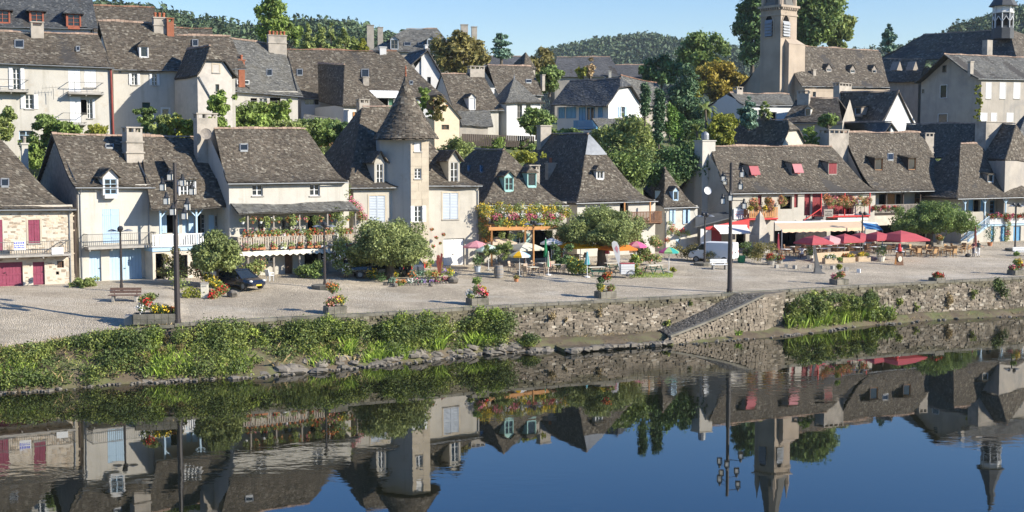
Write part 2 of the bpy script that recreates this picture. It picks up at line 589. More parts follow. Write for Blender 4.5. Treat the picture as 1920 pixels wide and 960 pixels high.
mb.add([(-500, -120, WATER_Z), (600, -120, WATER_Z), (600, 200, WATER_Z), (-500, 200, WATER_Z)], [(0, 1, 2, 3)])
mb.build('river', M_WATER, kind='structure')
mb = MB()
mb.add([(-5500, -1000, -7), (5500, -1000, -7), (5500, 6500, -7), (-5500, 6500, -7)], [(0, 1, 2, 3)])
mb.build('ground', M_EARTH, kind='structure')

# the slope the upper town stands on, in a frame along the row of houses
RA, RB = house_pt(0), house_pt(1920)
RD = Vector((RB.x - RA.x, RB.y - RA.y, 0)).normalized()
RN = Vector((-RD.y, RD.x, 0))                          # away from the river
def hz(t):
 return float(np.interp(t, [-5, 8, 13, 22, 40, 90, 200, 500, 3000], [1.1, 1.15, 4.5, 10.2, 12.5, 17, 24, 34, 60]))
def hill_z(x, y):
 v = Vector((x - RA.x, y - RA.y, 0))
 return hz(v.dot(RN)) + .5 * math.sin(x * .21 + 1) * math.sin(y * .17) - 4.2 * math.exp(-((x - 17) ** 2 + (y - 150) ** 2) / 260)
rows = []
for s in list(np.linspace(-80, 200, 57)) + [400, 900, 3000]:
 r = []
 for t in (6.5, 8, 10, 12, 13, 15, 17, 19, 22, 26, 30, 35, 40, 50, 65, 90, 130, 200, 320, 500, 1000, 3000):
  p = RA + RD * s + RN * t
  p.z = hill_z(p.x, p.y) if t < 400 else hz(t)
  r.append(p)
 rows.append(r)
rows.insert(0, [p - RD * 2500 for p in rows[0]])
loft('hillside', rows, M_HILL, kind='structure')

# ---------------------------------------------------------------- leaves
def leaf_quads(c, nrm, size, aspect=.6, flat=.5, rng=RNG):
 """A quad per centre c, turned about its normal; nrm is loosely the way it faces."""
 n = len(c)
 c = np.asarray(c, float)
 nr = np.asarray(nrm, float) * (1 - flat) + rng.normal(size=(n, 3)) * flat
 nr /= np.linalg.norm(nr, axis=1, keepdims=True) + 1e-9
 a = rng.normal(size=(n, 3))
 u = np.cross(nr, a)
 u /= np.linalg.norm(u, axis=1, keepdims=True) + 1e-9
 w = np.cross(nr, u)
 sz = (size * rng.uniform(.6, 1.35, n))[:, None]
 u, w = u * sz, w * sz * aspect
 fold = nr * sz * .18
 return np.stack([c - u, c - w * .9 + fold, c + u, c + w * .9 + fold], 1)
def clump_leaves(centres, radii, n, size, squash=(1, 1, .8), flat=.55, rng=RNG, shell=.55):
 """n leaves spread through clumps: centres Kx3, radii K."""
 centres, radii = np.asarray(centres, float), np.asarray(radii, float)
 k = rng.choice(len(centres), n, p=radii ** 2 / (radii ** 2).sum())
 d = rng.normal(size=(n, 3))
 d /= np.linalg.norm(d, axis=1, keepdims=True) + 1e-9
 r = radii[k] * (shell + (1 - shell) * rng.random(n)) * (1 + .2 * rng.normal(size=n))
 p = centres[k] + d * r[:, None] * np.asarray(squash)
 return leaf_quads(p, d + np.array([0, 0, .3]), size, flat=flat * .85, rng=rng)
# ================================================================= quay wall, ramp, rocks, bank plants
def walk(px0, px1, step):
 """points along the quay edge about step metres apart"""
 out, px = [], px0
 while px < px1:
  p = edge_pt(px)
  d = max((edge_pt(px + 8) - p).length, .02)
  out.append(px)
  px += 8 * step / d
 return out
def edge_frame(px):
 e = edge_pt(px)
 d = edge_pt(px + 6) - edge_pt(px - 6)
 d.z = 0
 d.normalize()
 return e, d, Vector((d.y, -d.x, 0))                # along, outward to the river
QW = world_thing('quay_wall', 'long mossy rubble stone quay wall above the river', 'wall', edge_pt(1000))
# the core behind the stones
mb = MB()
pxs = list(np.linspace(-340, 2300, 120))
vs_, fs = [], []
for px in pxs:
 e, d, n = edge_frame(px)
 f = wall_foot(px)
 vs_ += [e + Vector((0, 0, -.03)) - n * .25, e + Vector((0, 0, -.03)) + n * .02, Vector((f.x, f.y, f.z - .5)) + n * .1]
m = len(pxs)
fs = [(3 * i + k, 3 * i + 3 + k, 3 * i + 4 + k, 3 * i + 1 + k) for i in range(m - 1) for k in (0, 1)]
mb.add(vs_, [f[::-1] for f in fs])
core = mb.build('wall_core', M_QCORE, QW)
# coping stones along the edge
for px in walk(180, 2000, .95):
 e, d, n = edge_frame(px)
 mb = MB()
 L = .95 * random.uniform(.93, 1.0)
 mb.box(e + d * .47 + n * (-.1 + random.uniform(-.02, .02)) + Vector((0, 0, -.02 + random.uniform(-.015, .01))), (L, .5, .2), math.atan2(d.y, d.x) + random.uniform(-.01, .01))
 mb.build('coping_stone', M_COPE, QW)
# courses of stones: the largest seen ones each a part, the others one mass
big, small, mossy = [], MB(), MB()
for px in walk(470, 2050, .30):
 e, d, n = edge_frame(px)
 f = wall_foot(px)
 z = -.13
 while z > f.z - .1:
  hgt = random.uniform(.10, .24)
  ln = random.uniform(.22, .62)
  c = e + d * random.uniform(-.12, .12) + Vector((0, 0, z - hgt / 2)) + n * random.uniform(.03, .09)
  big.append((px, c, ln, hgt, math.atan2(d.y, d.x)))
  z -= hgt * .96
random.shuffle(big)
big.sort(key=lambda b: (0 if 900 < b[0] < 1450 and b[1].z < -.1 else 1, -b[2] * b[3]))
def stone(mb, c, l, h_, a):
 R = Matrix.Rotation(a, 4, 'Z')
 j = lambda s_: random.uniform(-s_, s_)
 P = []
 for z in (-1, 1):
  for x, y in ((-1, -1), (1, -1), (1, 1), (-1, 1)):
   k = .9 if y < 0 else 1
   P.append(c + R @ Vector((x * l / 2 * k + j(.03), y * .1 + j(.015), z * h_ / 2 * k + j(.018))))
 mb.hexa(P)
for i, (px, c, l, h_, a) in enumerate(big):
 if i < 290:
  mb = MB()
  stone(mb, c, l, h_, a)
  mb.build('stone', M_QMOSS if c.z > -.5 + .2 * math.sin(px * .05) else M_QSTONE, QW)
 else:
  stone(mossy if c.z > -.5 + .2 * math.sin(px * .05) else small, c, l, h_, a)
small.build('small_stones', M_QSTONE, QW, kind='stuff')
mossy.build('mossy_stones', M_QMOSS, QW, kind='stuff')
# mooring rings and drain holes
for px, dz in ((980, -.9), (1195, -.7)):
 e, d, n = edge_frame(px)
 mb = MB()
 c = e + n * .16 + Vector((0, 0, dz))
 mb.tube([c + d * .16 * math.cos(a) + Vector((0, 0, .16 * math.sin(a))) for a in np.linspace(0, 6.28, 13)], .025, 5)
 mb.build('mooring_ring', pm('rusty_iron', (.12, .06, .04)), QW)
for px, dz in ((1155, -1.75), (1700, -.8)):
 e, d, n = edge_frame(px)
 mb = MB()
 c = e + n * .1 + Vector((0, 0, dz))
 mb.box(c, (.55, .1, .6), math.atan2(d.y, d.x))
 mb.build('drain_hole', M_DARK, QW)

# ---- cobbled ramp going down to the water, with its own low outer wall
I0, I1 = atz(1376, 550.5, 0), None
e, d, n = edge_frame(1235)
I1 = e + Vector((0, 0, -2.45)) + n * .1
e, d, n = edge_frame(1376)
I0 = e + n * .1 + Vector((0, 0, .0))
O0, O1 = atz(1432, 553, -.02), at(1255, 631, 93.2)
ramp_t = world_thing('cobbled_ramp', 'cobbled ramp slanting down the quay wall to the water', 'ramp', O0)
mb = MB()
K = 26
rows = []
for i in range(K + 1):
 t = i / K
 a, b = I0.lerp(I1, t), O0.lerp(O1, t)
 for q in (a, b):
  q.z += -.15 * math.sin(math.pi * t)
 rows.append((a, b))
M_RAMP = pm('ramp_cobble', (.13, .115, .095), var=.3, vscale=2.0, isl=.45, isl_c2=(.22, .20, .17), bump=.6, bscale=9)
for i in range(K):
 (a, b), (c, e_) = rows[i], rows[i + 1]
 mb.add([a, b, e_, c], [(0, 3, 2, 1)])
mb.build('ramp_surface', M_QCORE, ramp_t)
cob = MB()
for i in range(75):                                    # cobbles as rows across
 for k in range(12):
  t, w = (i + random.uniform(.1, .9)) / 75, (k + random.uniform(.2, .8)) / 12
  a, b = I0.lerp(I1, t), O0.lerp(O1, t)
  p = a.lerp(b, w)
  p.z += -.15 * math.sin(math.pi * t) + .01
  r_ = random.uniform(.09, .16)
  cob.add([p + Vector((r_ * math.cos(q), r_ * math.sin(q), -.03)) for q in (0, 1.05, 2.1, 3.14, 4.2, 5.2)] + [p + Vector((r_ * .7 * math.cos(q), r_ * .7 * math.sin(q), .06)) for q in (0, 1.05, 2.1, 3.14, 4.2, 5.2)],
    [(k2, (k2 + 1) % 6, (k2 + 1) % 6 + 6, k2 + 6) for k2 in range(6)] + [tuple(range(6, 12))])
cob.build('cobbles', M_RAMP, ramp_t, kind='stuff')
# outer wall of the ramp: body, edge stones, face stones
E0 = atz(1464, 548.5, -.02)
face = [O1 + Vector((-.6, -.5, -.35))] + [b for a, b in rows[::-1]] + [E0]
mb = MB()
dn = -3.6
n2 = Vector(((E0 - O1).y, -(E0 - O1).x, 0)).normalized()
fb = [Vector((p.x, p.y, dn)) + n2 * .45 for p in face]
mm = len(face)
mb.add(face + fb, [(i, i + mm, i + 1 + mm, i + 1) for i in range(mm - 1)])
ein = edge_pt(1480) - Vector((.0, -.3, 0))
mb.add([E0, Vector((E0.x, E0.y, dn)) + n2 * .45, Vector((ein.x, ein.y, dn)), ein], [(0, 1, 2, 3)])
mb.add([O0, E0, ein, edge_pt(1376)], [(0, 1, 2, 3)])
ow = mb.build('outer_wall', M_QCORE, ramp_t)
ang = math.atan2((E0 - O1).y, (E0 - O1).x)
sm = MB()
L = (E0 - O1)
top_tab = [((p - O1).dot(Vector((L.x, L.y, 0)).normalized()), p.z) for p in face]
Lh = Vector((L.x, L.y, 0)).normalized()
Ln = Vector((L.x, L.y, 0)).length
s_ = 0
cnt = 0
for s_ in np.arange(-.3, Ln, .34):
 zt = float(np.interp(s_, [q[0] for q in top_tab], [q[1] for q in top_tab]))
 z = zt - .12
 while z > -3.2:
  hh = random.uniform(.1, .24)
  ss = s_ + random.uniform(-.12, .12)
  c = Vector([float(np.interp(ss, [q[0] for q in top_tab], [p[k_] for p in face])) for k_ in range(3)])
  c.z = z - hh / 2
  c += n2 * (.05 + .45 * (zt - c.z) / (zt - dn))
  if cnt < 280 and random.random() < .8:
   q = MB()
   stone(q, c, random.uniform(.25, .6), hh, ang)
   q.build('stone', M_QSTONE, ow)
   cnt += 1
  else:
   stone(sm, c, random.uniform(.25, .6), hh, ang)
  z -= hh * .97
sm.build('small_stones', M_QSTONE, ow, kind='stuff')
for i in range(20):
 t = (i + .5) / 20
 p = face[1].lerp(face[-2], t)
 p = rows[::-1][min(K, int(t * K))][1] * 1.0
 q = MB()
 q.bar(rows[::-1][min(K, int(i / 20 * K))][1] + Vector((0, 0, .02)), rows[::-1][min(K, int((i + 1) / 20 * K))][1] + Vector((0, 0, .02)), .34, .16)
 q.build('edge_stone', M_COPE, ramp_t)
# stone landing at the foot of the ramp with a stepped edge
land = [atz(1035, 645, -2.8), atz(1060, 656, -2.8), atz(1150, 647, -2.8), atz(1262, 640, -2.8), atz(1290, 618, -2.8), atz(1100, 628, -2.8)]
mb = MB()
mb.poly([p for p in land], Vector((0, 0, -.7)))
ld = mb.build('landing', M_EARTH, ramp_t)
for i in range(17):
 t = i / 17
 a = land[1].lerp(land[3], t)
 b = land[1].lerp(land[3], (i + .92) / 17)
 q = MB()
 q.bar(a + Vector((0, 0, -.02)), b + Vector((0, 0, -.02)), random.uniform(.2, .5), random.uniform(.12, .3))
 q.build('landing_slab', M_ROCK, ld)

for i in range(16):
 q = MB()
 p = land[1].lerp(land[3], (i + random.random()) / 16) + Vector((random.uniform(-.2, .2), random.uniform(-.3, .5), -.05))
 r = random.uniform(.2, .45)
 q.blob(p, (r * 1.3, r, r * .55), 700 + i, .3, 7, 4)
 q.build('landing_rock', M_ROCK, ld)
# ---- rocks at the water's edge: each a thing
k = 0
def rock_at(px, py, r, seed, z=WATER_Z, sq=.5):
 p = atz(px, py, z)
 mb = MB()
 mb.blob(p, (r * random.uniform(.9, 1.5), r * random.uniform(.7, 1.1), r * sq), seed, .28, 8, 5)
 o = mb.build('rock', M_ROCK, None, org=p)
 return o
special = [(545, 697, 1.0, 'large flat grey boulder beside the water below the overgrown bank'), (710, 682, .55, 'rounded pale boulder at the water edge below the flower bed tree'),
  (588, 689, .8, 'squat cracked boulder right of the large flat one'), (270, 716, .5, 'round wet stone at the left water edge')]
for i, (x, y, r, lab) in enumerate(special):
 o = rock_at(x, y, r, 900 + i, sq=.42)
 tag(o, lab, 'rock', 'boulders at the water edge')
for i in range(100):
 px = random.uniform(250, 1030) if i % 4 else random.uniform(500, 1030)
 py = lerp_table(ST, px, 4) + random.uniform(-9, 3) - 2
 o = rock_at(px, py, random.choice([.18, .22, .28, .35, .45]) * (1.25 if px > 480 else .8), i, z=WATER_Z + random.uniform(-.05, .1))
 tag(o, 'grey stone at the water line ' + ('below the left tall lamp' if px < 380 else 'below the dark blue hatchback' if px < 500 else 'beside the large flat boulder' if px < 600 else 'below the trough with the orange ball' if px < 700 else 'below the wide flower bed' if px < 840 else 'below the white edged trough' if px < 940 else 'left of the bluish round bush'), 'rock', 'stones along the left water edge')
for i in range(45):
 px = random.uniform(1470, 1690)
 py = lerp_table(ST, px, 4) + random.uniform(-6, 2) - 1
 o = rock_at(px, py, random.choice([.16, .2, .28]), 300 + i)
 tag(o, 'small stone at the foot of the right wall ' + ('next to the ramp end' if px < 1540 else 'below the feathery trough' if px < 1610 else 'where the weeds thin out'), 'rock', 'stones under the right wall')
for i in range(46):
 px = random.uniform(500, 1010)
 p = wall_foot(px).lerp(water_pt(px), random.uniform(.55, .9))
 r = random.uniform(.25, .55)
 mb = MB()
 mb.blob(p + Vector((0, 0, .1)), (r * 1.3, r, r * .6), 500 + i, .32, 8, 5)
 tag(mb.build('rock', M_ROCK, None, org=p), 'rough rock lying on the bank above the water ' + ('behind the large flat boulder' if px < 620 else 'under the middle weeds' if px < 760 else 'under the fresh grass clumps' if px < 880 else 'near the ramp landing'), 'rock', 'rocks on the bank foot')
peb = MB()
for i in range(900):
 px = random.uniform(-40, 1040) if i < 600 else random.uniform(1060, 1920)
 py = lerp_table(ST, px, 4) + random.uniform(-9, 2)
 p = atz(px, py, WATER_Z + .04)
 r_ = random.uniform(.05, .16)
 peb.blob(p, (r_ * 1.3, r_, r_ * .7), i, .3, 5, 3)
peb.build('shore_pebbles', M_ROCK, None, kind='stuff')

# ---- plants of the bank
M_WEED = leafmat('bank_weeds', (.058, .078, .017), c2=(.098, .108, .026), isl=.6, vscale=.6)
M_WEED2 = leafmat('bank_ivy', (.028, .043, .012), c2=(.054, .068, .02), isl=.5, vscale=.6)
M_GRASS = leafmat('fresh_grass', (.095, .13, .02), isl=.45, vscale=.9)
M_DRY = leafmat('dry_stems', (.12, .09, .045), isl=.4, transl=.15)
def bank_points(n, px0, px1, f0, f1):
 """random places on the bank between share f0 and f1 of the way from wall foot to water"""
 out = []
 for _ in range(n):
  px = random.uniform(px0, px1)
  t = random.uniform(f0, f1)
  p = wall_foot(px).lerp(water_pt(px), t)
  out.append((px, t, p))
 return out
def bush_mass(name, spots, rad, n, size, mat, sq=(1, 1, .8), flat=.6, extra=None, **pr):
 mb = MB()
 c = [s_[:] for s_ in spots]
 mb.quads(clump_leaves(c, rad, n, size, sq, flat))
 if extra:
  for q in extra:
   mb.quads(q)
 return mb.build(name, mat, None, **pr)
def blades(pts, h0, h1, w=.03, lean=.35):
 """narrow upright leaves at the given feet"""
 P = np.asarray(pts, float)
 n = len(P)
 h_ = RNG.uniform(h0, h1, n)[:, None]
 a = RNG.uniform(0, 2 * math.pi, n)
 s_ = np.stack([np.cos(a), np.sin(a), np.zeros(n)], 1) * w
 ln = RNG.normal(0, lean, (n, 3)) * h_
 ln[:, 2] = 0
 up = np.array([0, 0, 1.0]) * h_
 return np.stack([P - s_, P + s_, P + s_ * .8 + up * .6 + ln * .4, P + up + ln], 1)
dens = [(-60, 120, .1, .95, .35, .35, 50), (120, 480, -.1, .97, .55, .55, 120), (480, 720, -.3, .7, .5, .5, 95), (720, 940, -.3, .75, .5, .5, 95)]
for kind, mat, seed, szs in (('bank_bushes', M_WEED2, 3, .085), ('bank_weeds', M_WEED, 4, .075)):
 S_, R2 = [], []
 random.seed(seed)
 for px0, px1, f0, f1, ra, rz_, n in dens:
  for px, t, p in bank_points(n if kind == 'bank_bushes' else int(n * 1.2), px0, px1, f0, f1):
   r_ = random.uniform(.3, .95) * (.9 if t < .35 else .75) * (1.15 + .35 * math.sin(px * .035))
   if kind == 'bank_weeds':
    r_ *= .8
   top = edge_pt(px).z + (.25 if px < 470 else -.1)
   z = min(p.z + r_ * .55 + (random.uniform(0, 1.2) if t < .3 else 0), top - r_ * .75)
   if px > 470 and t < .05:
    p = p + edge_frame(px)[2] * (.35 + r_ * .5)
   S_.append(Vector((p.x, p.y, z)))
   R2.append(r_)
 bush_mass(kind, S_, R2, 46000 if kind == 'bank_bushes' else 44000, szs, mat, kind='stuff')
pts = [p[:] for px, t, p in bank_points(15000, -60, 960, .35, .93) if math.sin(px * .045) + math.sin(px * .017 + 2) + random.uniform(-.4, .4) > .35]
mb = MB()
mb.quads(blades(pts, .25, .8, .022))
for px0, px1, k in ((640, 660, 1), (800, 830, 1), (880, 935, 3)):      # tall grass clumps
 mb.quads(blades([(p[0], p[1], p[2]) for _, _, p in bank_points(400 * k, px0, px1, .1, .7)], .5, 1.1, .035))
mb.build('bank_grass', M_GRASS, None, kind='stuff')
mb = MB()
mb.quads(blades([p[:] for px, t, p in bank_points(5000, -60, 520, .0, .9) if math.sin(px * .06 + 1) + random.uniform(-.3, .3) > .75], .2, .7, .015, .5))
mb.quads(blades([p[:] for px, t, p in bank_points(250, 510, 700, .3, .9)], .3, .8, .02, .5))
mb.quads(blades([(edge_pt(x) + edge_frame(x)[2] * -.5 * random.random())[:] for x in np.random.default_rng(2).uniform(0, 330, 900)], .05, .2, .02, .5))
mb.build('dry_bank_stems', M_DRY, None, kind='stuff')
dry_c = [(p + Vector((0, 0, random.uniform(.2, .7)))) for px, t, p in bank_points(60, -60, 940, -.1, .75) if math.sin(px * .021 + 1.5) + random.uniform(-.5, .5) > .2]
bush_mass('dry_bank_shrubs', dry_c, [random.uniform(.25, .6) for _ in dry_c], 5000, .075, leafmat('dry_shrub_leaves', (.06, .05, .02), c2=(.085, .065, .025), isl=.5), kind='stuff')
tall_c = [(lambda e, n_: Vector((e.x, e.y, e.z)) + n_ * random.uniform(.2, .9) + Vector((0, 0, random.uniform(-1.5, -.25))))(edge_pt(px), edge_frame(px)[2]) for px in [random.choice([300, 390, 455, 610, 745, 790, 905]) + random.gauss(0, 16) for _ in range(70)]]
bush_mass('bright_bank_creepers', tall_c, [random.uniform(.3, .6) for _ in tall_c], 11000, .085, leafmat('bright_creeper_leaves', (.068, .10, .016), c2=(.105, .125, .024), isl=.5), kind='stuff')
# weeds against the right wall
S_, R2 = [], []
for i in range(95):
 px = random.uniform(1474, 1672)
 p = wall_foot(px).lerp(water_pt(px), random.uniform(-.1, .7))
 hmax = 2.7 * (1 - .35 * abs((px - 1550) / 130)) if px < 1640 else .8
 z = p.z + random.uniform(.1, max(.4, hmax))
 S_.append(Vector((p.x, p.y, z)) + edge_frame(px)[2] * .25)
 R2.append(random.uniform(.28, .6))
bush_mass('right_wall_weeds', S_[::2], R2[::2], 6000, .10, M_WEED, kind='stuff')
bush_mass('right_wall_ivy', S_[1::2], [r * 1.15 for r in R2[1::2]], 6500, .10, M_WEED2, kind='stuff')
mb = MB()
for px0, px1, n in ((1474, 1670, 1100),):
 mb.quads(blades([(wall_foot(x).lerp(water_pt(x), random.uniform(0, .8)))[:] for x in RNG.uniform(px0, px1, n)], .5, 1.5, .035, .25))
mb.build('right_wall_grass', M_GRASS, None, kind='stuff')
mb = MB()
mb.quads(blades([(wall_foot(x).lerp(water_pt(x), random.uniform(.0, .9)))[:] for x in RNG.uniform(1660, 1930, 900)], .1, .4, .02, .5))
mb.quads(blades([(wall_foot(x).lerp(water_pt(x), random.uniform(.0, .8)))[:] for x in RNG.uniform(1000, 1300, 900)], .1, .35, .02, .5))
mb.build('foreshore_grass', M_DRY, None, kind='stuff')
# tufts growing out of the walls, each countable
def wall_tuft(px, dz, r, mat, lab, n=350, sq=(1, .6, 1.1)):
 e, d, n_ = edge_frame(px)
 c = e + n_ * .2 + Vector((0, 0, dz))
 cs = [c + Vector((random.gauss(0, r * .4), random.gauss(0, .1), random.gauss(0, r * .5))) for _ in range(6)]
 mb = MB()
 mb.quads(clump_leaves([q[:] for q in cs], [r * .6] * 6, n, .09, sq))
 o = mb.build('wall_plant', mat, None, org=c)
 tag(o, lab, 'plant', 'plants growing out of the quay wall')
wall_tuft(1866, -.9, .75, M_WEED2, 'dense dark bush hanging over the coping of the right wall', 1100, (1, .6, 1.3))
wall_tuft(1776, -1.5, .5, M_DRY, 'dry brownish shrub on the right quay wall')
wall_tuft(1818, -1.1, .3, M_WEED, 'thin creeper on the wall left of the dense dark bush', 150)
wall_tuft(1682, -1.6, .4, M_WEED, 'green weed under the dark drain of the right wall', 200)
wall_tuft(1715, -2.1, .25, M_WEED, 'little weed low on the wall right of the drain', 120)
wall_tuft(1745, -2.6, .3, M_WEED, 'small weed at the foot of the right wall', 150)
wall_tuft(1030, -.9, .45, M_DRY, 'dry yellowed tuft on the middle quay wall', 260)
wall_tuft(1118, -.7, .3, M_DRY, 'small dry tuft high on the middle quay wall', 120)
wall_tuft(1057, -1.2, .2, M_DRY, 'tiny dry sprig beside the yellowed tuft', 60)
wall_tuft(1290, -.6, .25, M_WEED, 'green sprig above the ramp', 80)
wall_tuft(1246, -2.0, .3, M_WEED, 'green weed at the inner foot of the ramp', 120)
def tuft(px, py, z, r, mat, lab, n=300, blade=True):
 p = atz(px, py, z)
 mb = MB()
 mb.quads(clump_leaves([(p + Vector((random.gauss(0, r * .5), random.gauss(0, r * .4), r * .35)))[:] for _ in range(5)], [r * .6] * 5, n, .08))
 if blade:
  mb.quads(blades([(p + Vector((random.gauss(0, r * .5), random.gauss(0, r * .4), 0)))[:] for _ in range(n // 3)], .2, .5, .025))
 o = mb.build('weed_tuft', mat, None, org=p)
 tag(o, lab, 'plant', 'weeds at the foot of the ramp')
tuft(1005, 645, -2.6, .9, M_WEED2, 'bluish round bush at the water left of the ramp', 900, False)
tuft(985, 648, -2.7, .7, M_WEED, 'bright green bush left of the bluish round one', 500)
tuft(1115, 627, -2.6, .55, M_WEED, 'green weeds at the landing below the mooring ring wall', 400)
tuft(1050, 634, -2.6, .35, M_GRASS, 'small grass tuft on the left part of the landing', 160)
tuft(1145, 627, -2.6, .3, M_GRASS, 'small grass tuft under the drain hole', 130)
tuft(1280, 634, -2.9, .45, M_WEED, 'weeds at the water under the ramp wall', 300)
tuft(1320, 634, -2.9, .4, M_WEED, 'second weed clump under the ramp wall right of the first', 260)
tuft(1385, 628, -2.7, .25, M_GRASS, 'lone weed low on the ramp wall near its right end', 100)
random.seed(11)
# ---------------------------------------------------------------- roofs
def wob(p):
 return .05 * np.sin(p[..., 0] * .8 + 1.3) + .05 * np.sin(p[..., 1] * .9 + p[..., 0] * .35) + .03 * np.sin(p[..., 0] * 2.1 + p[..., 2] * 1.7)
class Patch:
 """A roof slope: eave e0-e1 (left to right seen from outside), top t0-t1; flare bends the foot outward."""
 def __init__(s, e0, e1, t1, t0, flare=.35, wobble=1.0):
  s.c = [np.array(q[:], float) for q in (e0, e1, t1, t0)]
  s.fl, s.wb = flare, wobble
  n = np.cross(s.c[1] - s.c[0], .5 * (s.c[2] + s.c[3]) - s.c[0])
  s.n = n / (np.linalg.norm(n) + 1e-9)
 def P(s, u, v, lift=0.0):
  u, v = np.asarray(u, float)[..., None], np.asarray(v, float)[..., None]
  a = s.c[0] * (1 - u) + s.c[1] * u
  b = s.c[3] * (1 - u) + s.c[2] * u
  p = a * (1 - v) + b * v
  z = -s.fl * 6.75 * v * (1 - v) ** 2
  z = z[..., 0] + s.wb * wob(p)
  p = p.copy()
  p[..., 2] += z
  return p + s.n * (np.asarray(lift)[..., None] if np.ndim(lift) else lift)
 def slab(s, mb, th=.14):
  nu, nv = 6, 8
  U, V = np.meshgrid(np.linspace(0, 1, nu + 1), np.linspace(0, 1, nv + 1), indexing='ij')
  top = s.P(U.ravel(), V.ravel())
  bot = top - np.array([0, 0, th])
  b = len(mb.v)
  m = nv + 1
  N = len(top)
  fs = []
  for i in range(nu):
   for j in range(nv):
    q = (i * m + j, (i + 1) * m + j, (i + 1) * m + j + 1, i * m + j + 1)
    fs.append(q)
    fs.append(tuple(x + N for x in q[::-1]))
  for i in range(nu):
   for j in (0, nv):
    a, c = i * m + j, (i + 1) * m + j
    fs.append((a, c, c + N, a + N) if j else (c, a, a + N, c + N))
  for j in range(nv):
   for i in (0, nu):
    a, c = i * m + j, i * m + j + 1
    fs.append((c, a, a + N, c + N) if i else (a, c, c + N, a + N))
  mb.add(list(top) + list(bot), fs)
 def slates(s, w=.3, row=.2, th=.04, rng=RNG):
  w, row = w * .6, row * .74
  slope = np.linalg.norm(.5 * (s.c[3] + s.c[2]) - .5 * (s.c[0] + s.c[1]))
  nr = max(2, int(slope / row))
  out = []
  for i in range(nr):
   v0 = i / nr - .012
   v1 = min(1.0, (i + 1.45) / nr)
   lw = np.linalg.norm((s.c[1] * (1 - v0) + s.c[2] * v0) - (s.c[0] * (1 - v0) + s.c[3] * v0))
   n = max(1, int(lw / w))
   e = np.linspace(0, 1, n + 1)
   if n > 1:
    e[1:-1] += rng.uniform(-.33, .33, n - 1) / n
   g = .02 * w / max(lw, .1)
   u0, u1 = e[:-1] + g, e[1:] - g
   jv = rng.uniform(-.22, .22, n) / nr
   l0 = th + rng.uniform(0, .035, n)
   l0b = l0 + rng.uniform(-.015, .015, n)
   a = s.P(u0, np.clip(v0 + jv, -.03, 1), l0)
   b = s.P(u1, np.clip(v0 + jv + rng.uniform(-.1, .1, n) / nr, -.03, 1), l0b)
   c = s.P(u1, np.full(n, v1), .012)
   d = s.P(u0, np.full(n, v1), .012)
   dn = -s.n * th * 1.3
   out.append(np.stack([a, b, c, d, a + dn, b + dn, c + dn, d + dn], 1))
  return np.concatenate(out)
def add_slates(mb, arr):
 n = len(arr)
 b = len(mb.v)
 # shared corners, so that every slate is one loose piece
 base = np.arange(n)[:, None] * 8 + b
 mb.v.extend(map(tuple, arr.reshape(-1, 3)))
 f = []
 for q in ((0, 1, 2, 3), (0, 4, 5, 1), (1, 5, 6, 2), (3, 7, 4, 0)):
  f += [tuple(r) for r in (base + np.array(q)).tolist()]
 mb.f.extend(f)
 mb.m.extend([0] * len(f))
def roof_obj(parent, patches, mat=None, name='roof', sw=.3, sr=.21, ridge=None, ridge_mat=None, slates=True, th=.14):
 mat = mat or M_SLATE
 mb = MB()
 for p in patches:
  p.slab(mb, th)
 ro = mb.build(name, [mat if not slates else M_UNDER, mat], parent)
 if not slates:
  pass
 else:
  sb = MB()
  for p in patches:
   add_slates(sb, p.slates(sw, sr))
  sb.build('slates', mat, ro, kind='stuff')
 if ridge:
  rb = MB()
  for a, b in ridge:
   a, b = Vector(a), Vector(b)
   L = (b - a).length
   n = max(1, int(L / .42))
   sd = (b - a).cross(Vector((0, 0, 1))).normalized() * .13
   for i in range(n):
    p, q = a.lerp(b, i / n), a.lerp(b, (i + .94) / n)
    zz = Vector((0, 0, .05 + .02 * random.random() + float(wob(np.array(p[:])))))
    up = Vector((0, 0, .12))
    rb.add([p - sd + zz * .2, p + zz + up, p + sd + zz * .2, q - sd + zz * .2, q + zz + up, q + sd + zz * .2],
     [(0, 1, 4, 3), (1, 2, 5, 4), (0, 2, 1), (3, 4, 5)])
  rb.build('ridge_tiles', ridge_mat or M_RIDGE, ro, kind='stuff')
 return ro

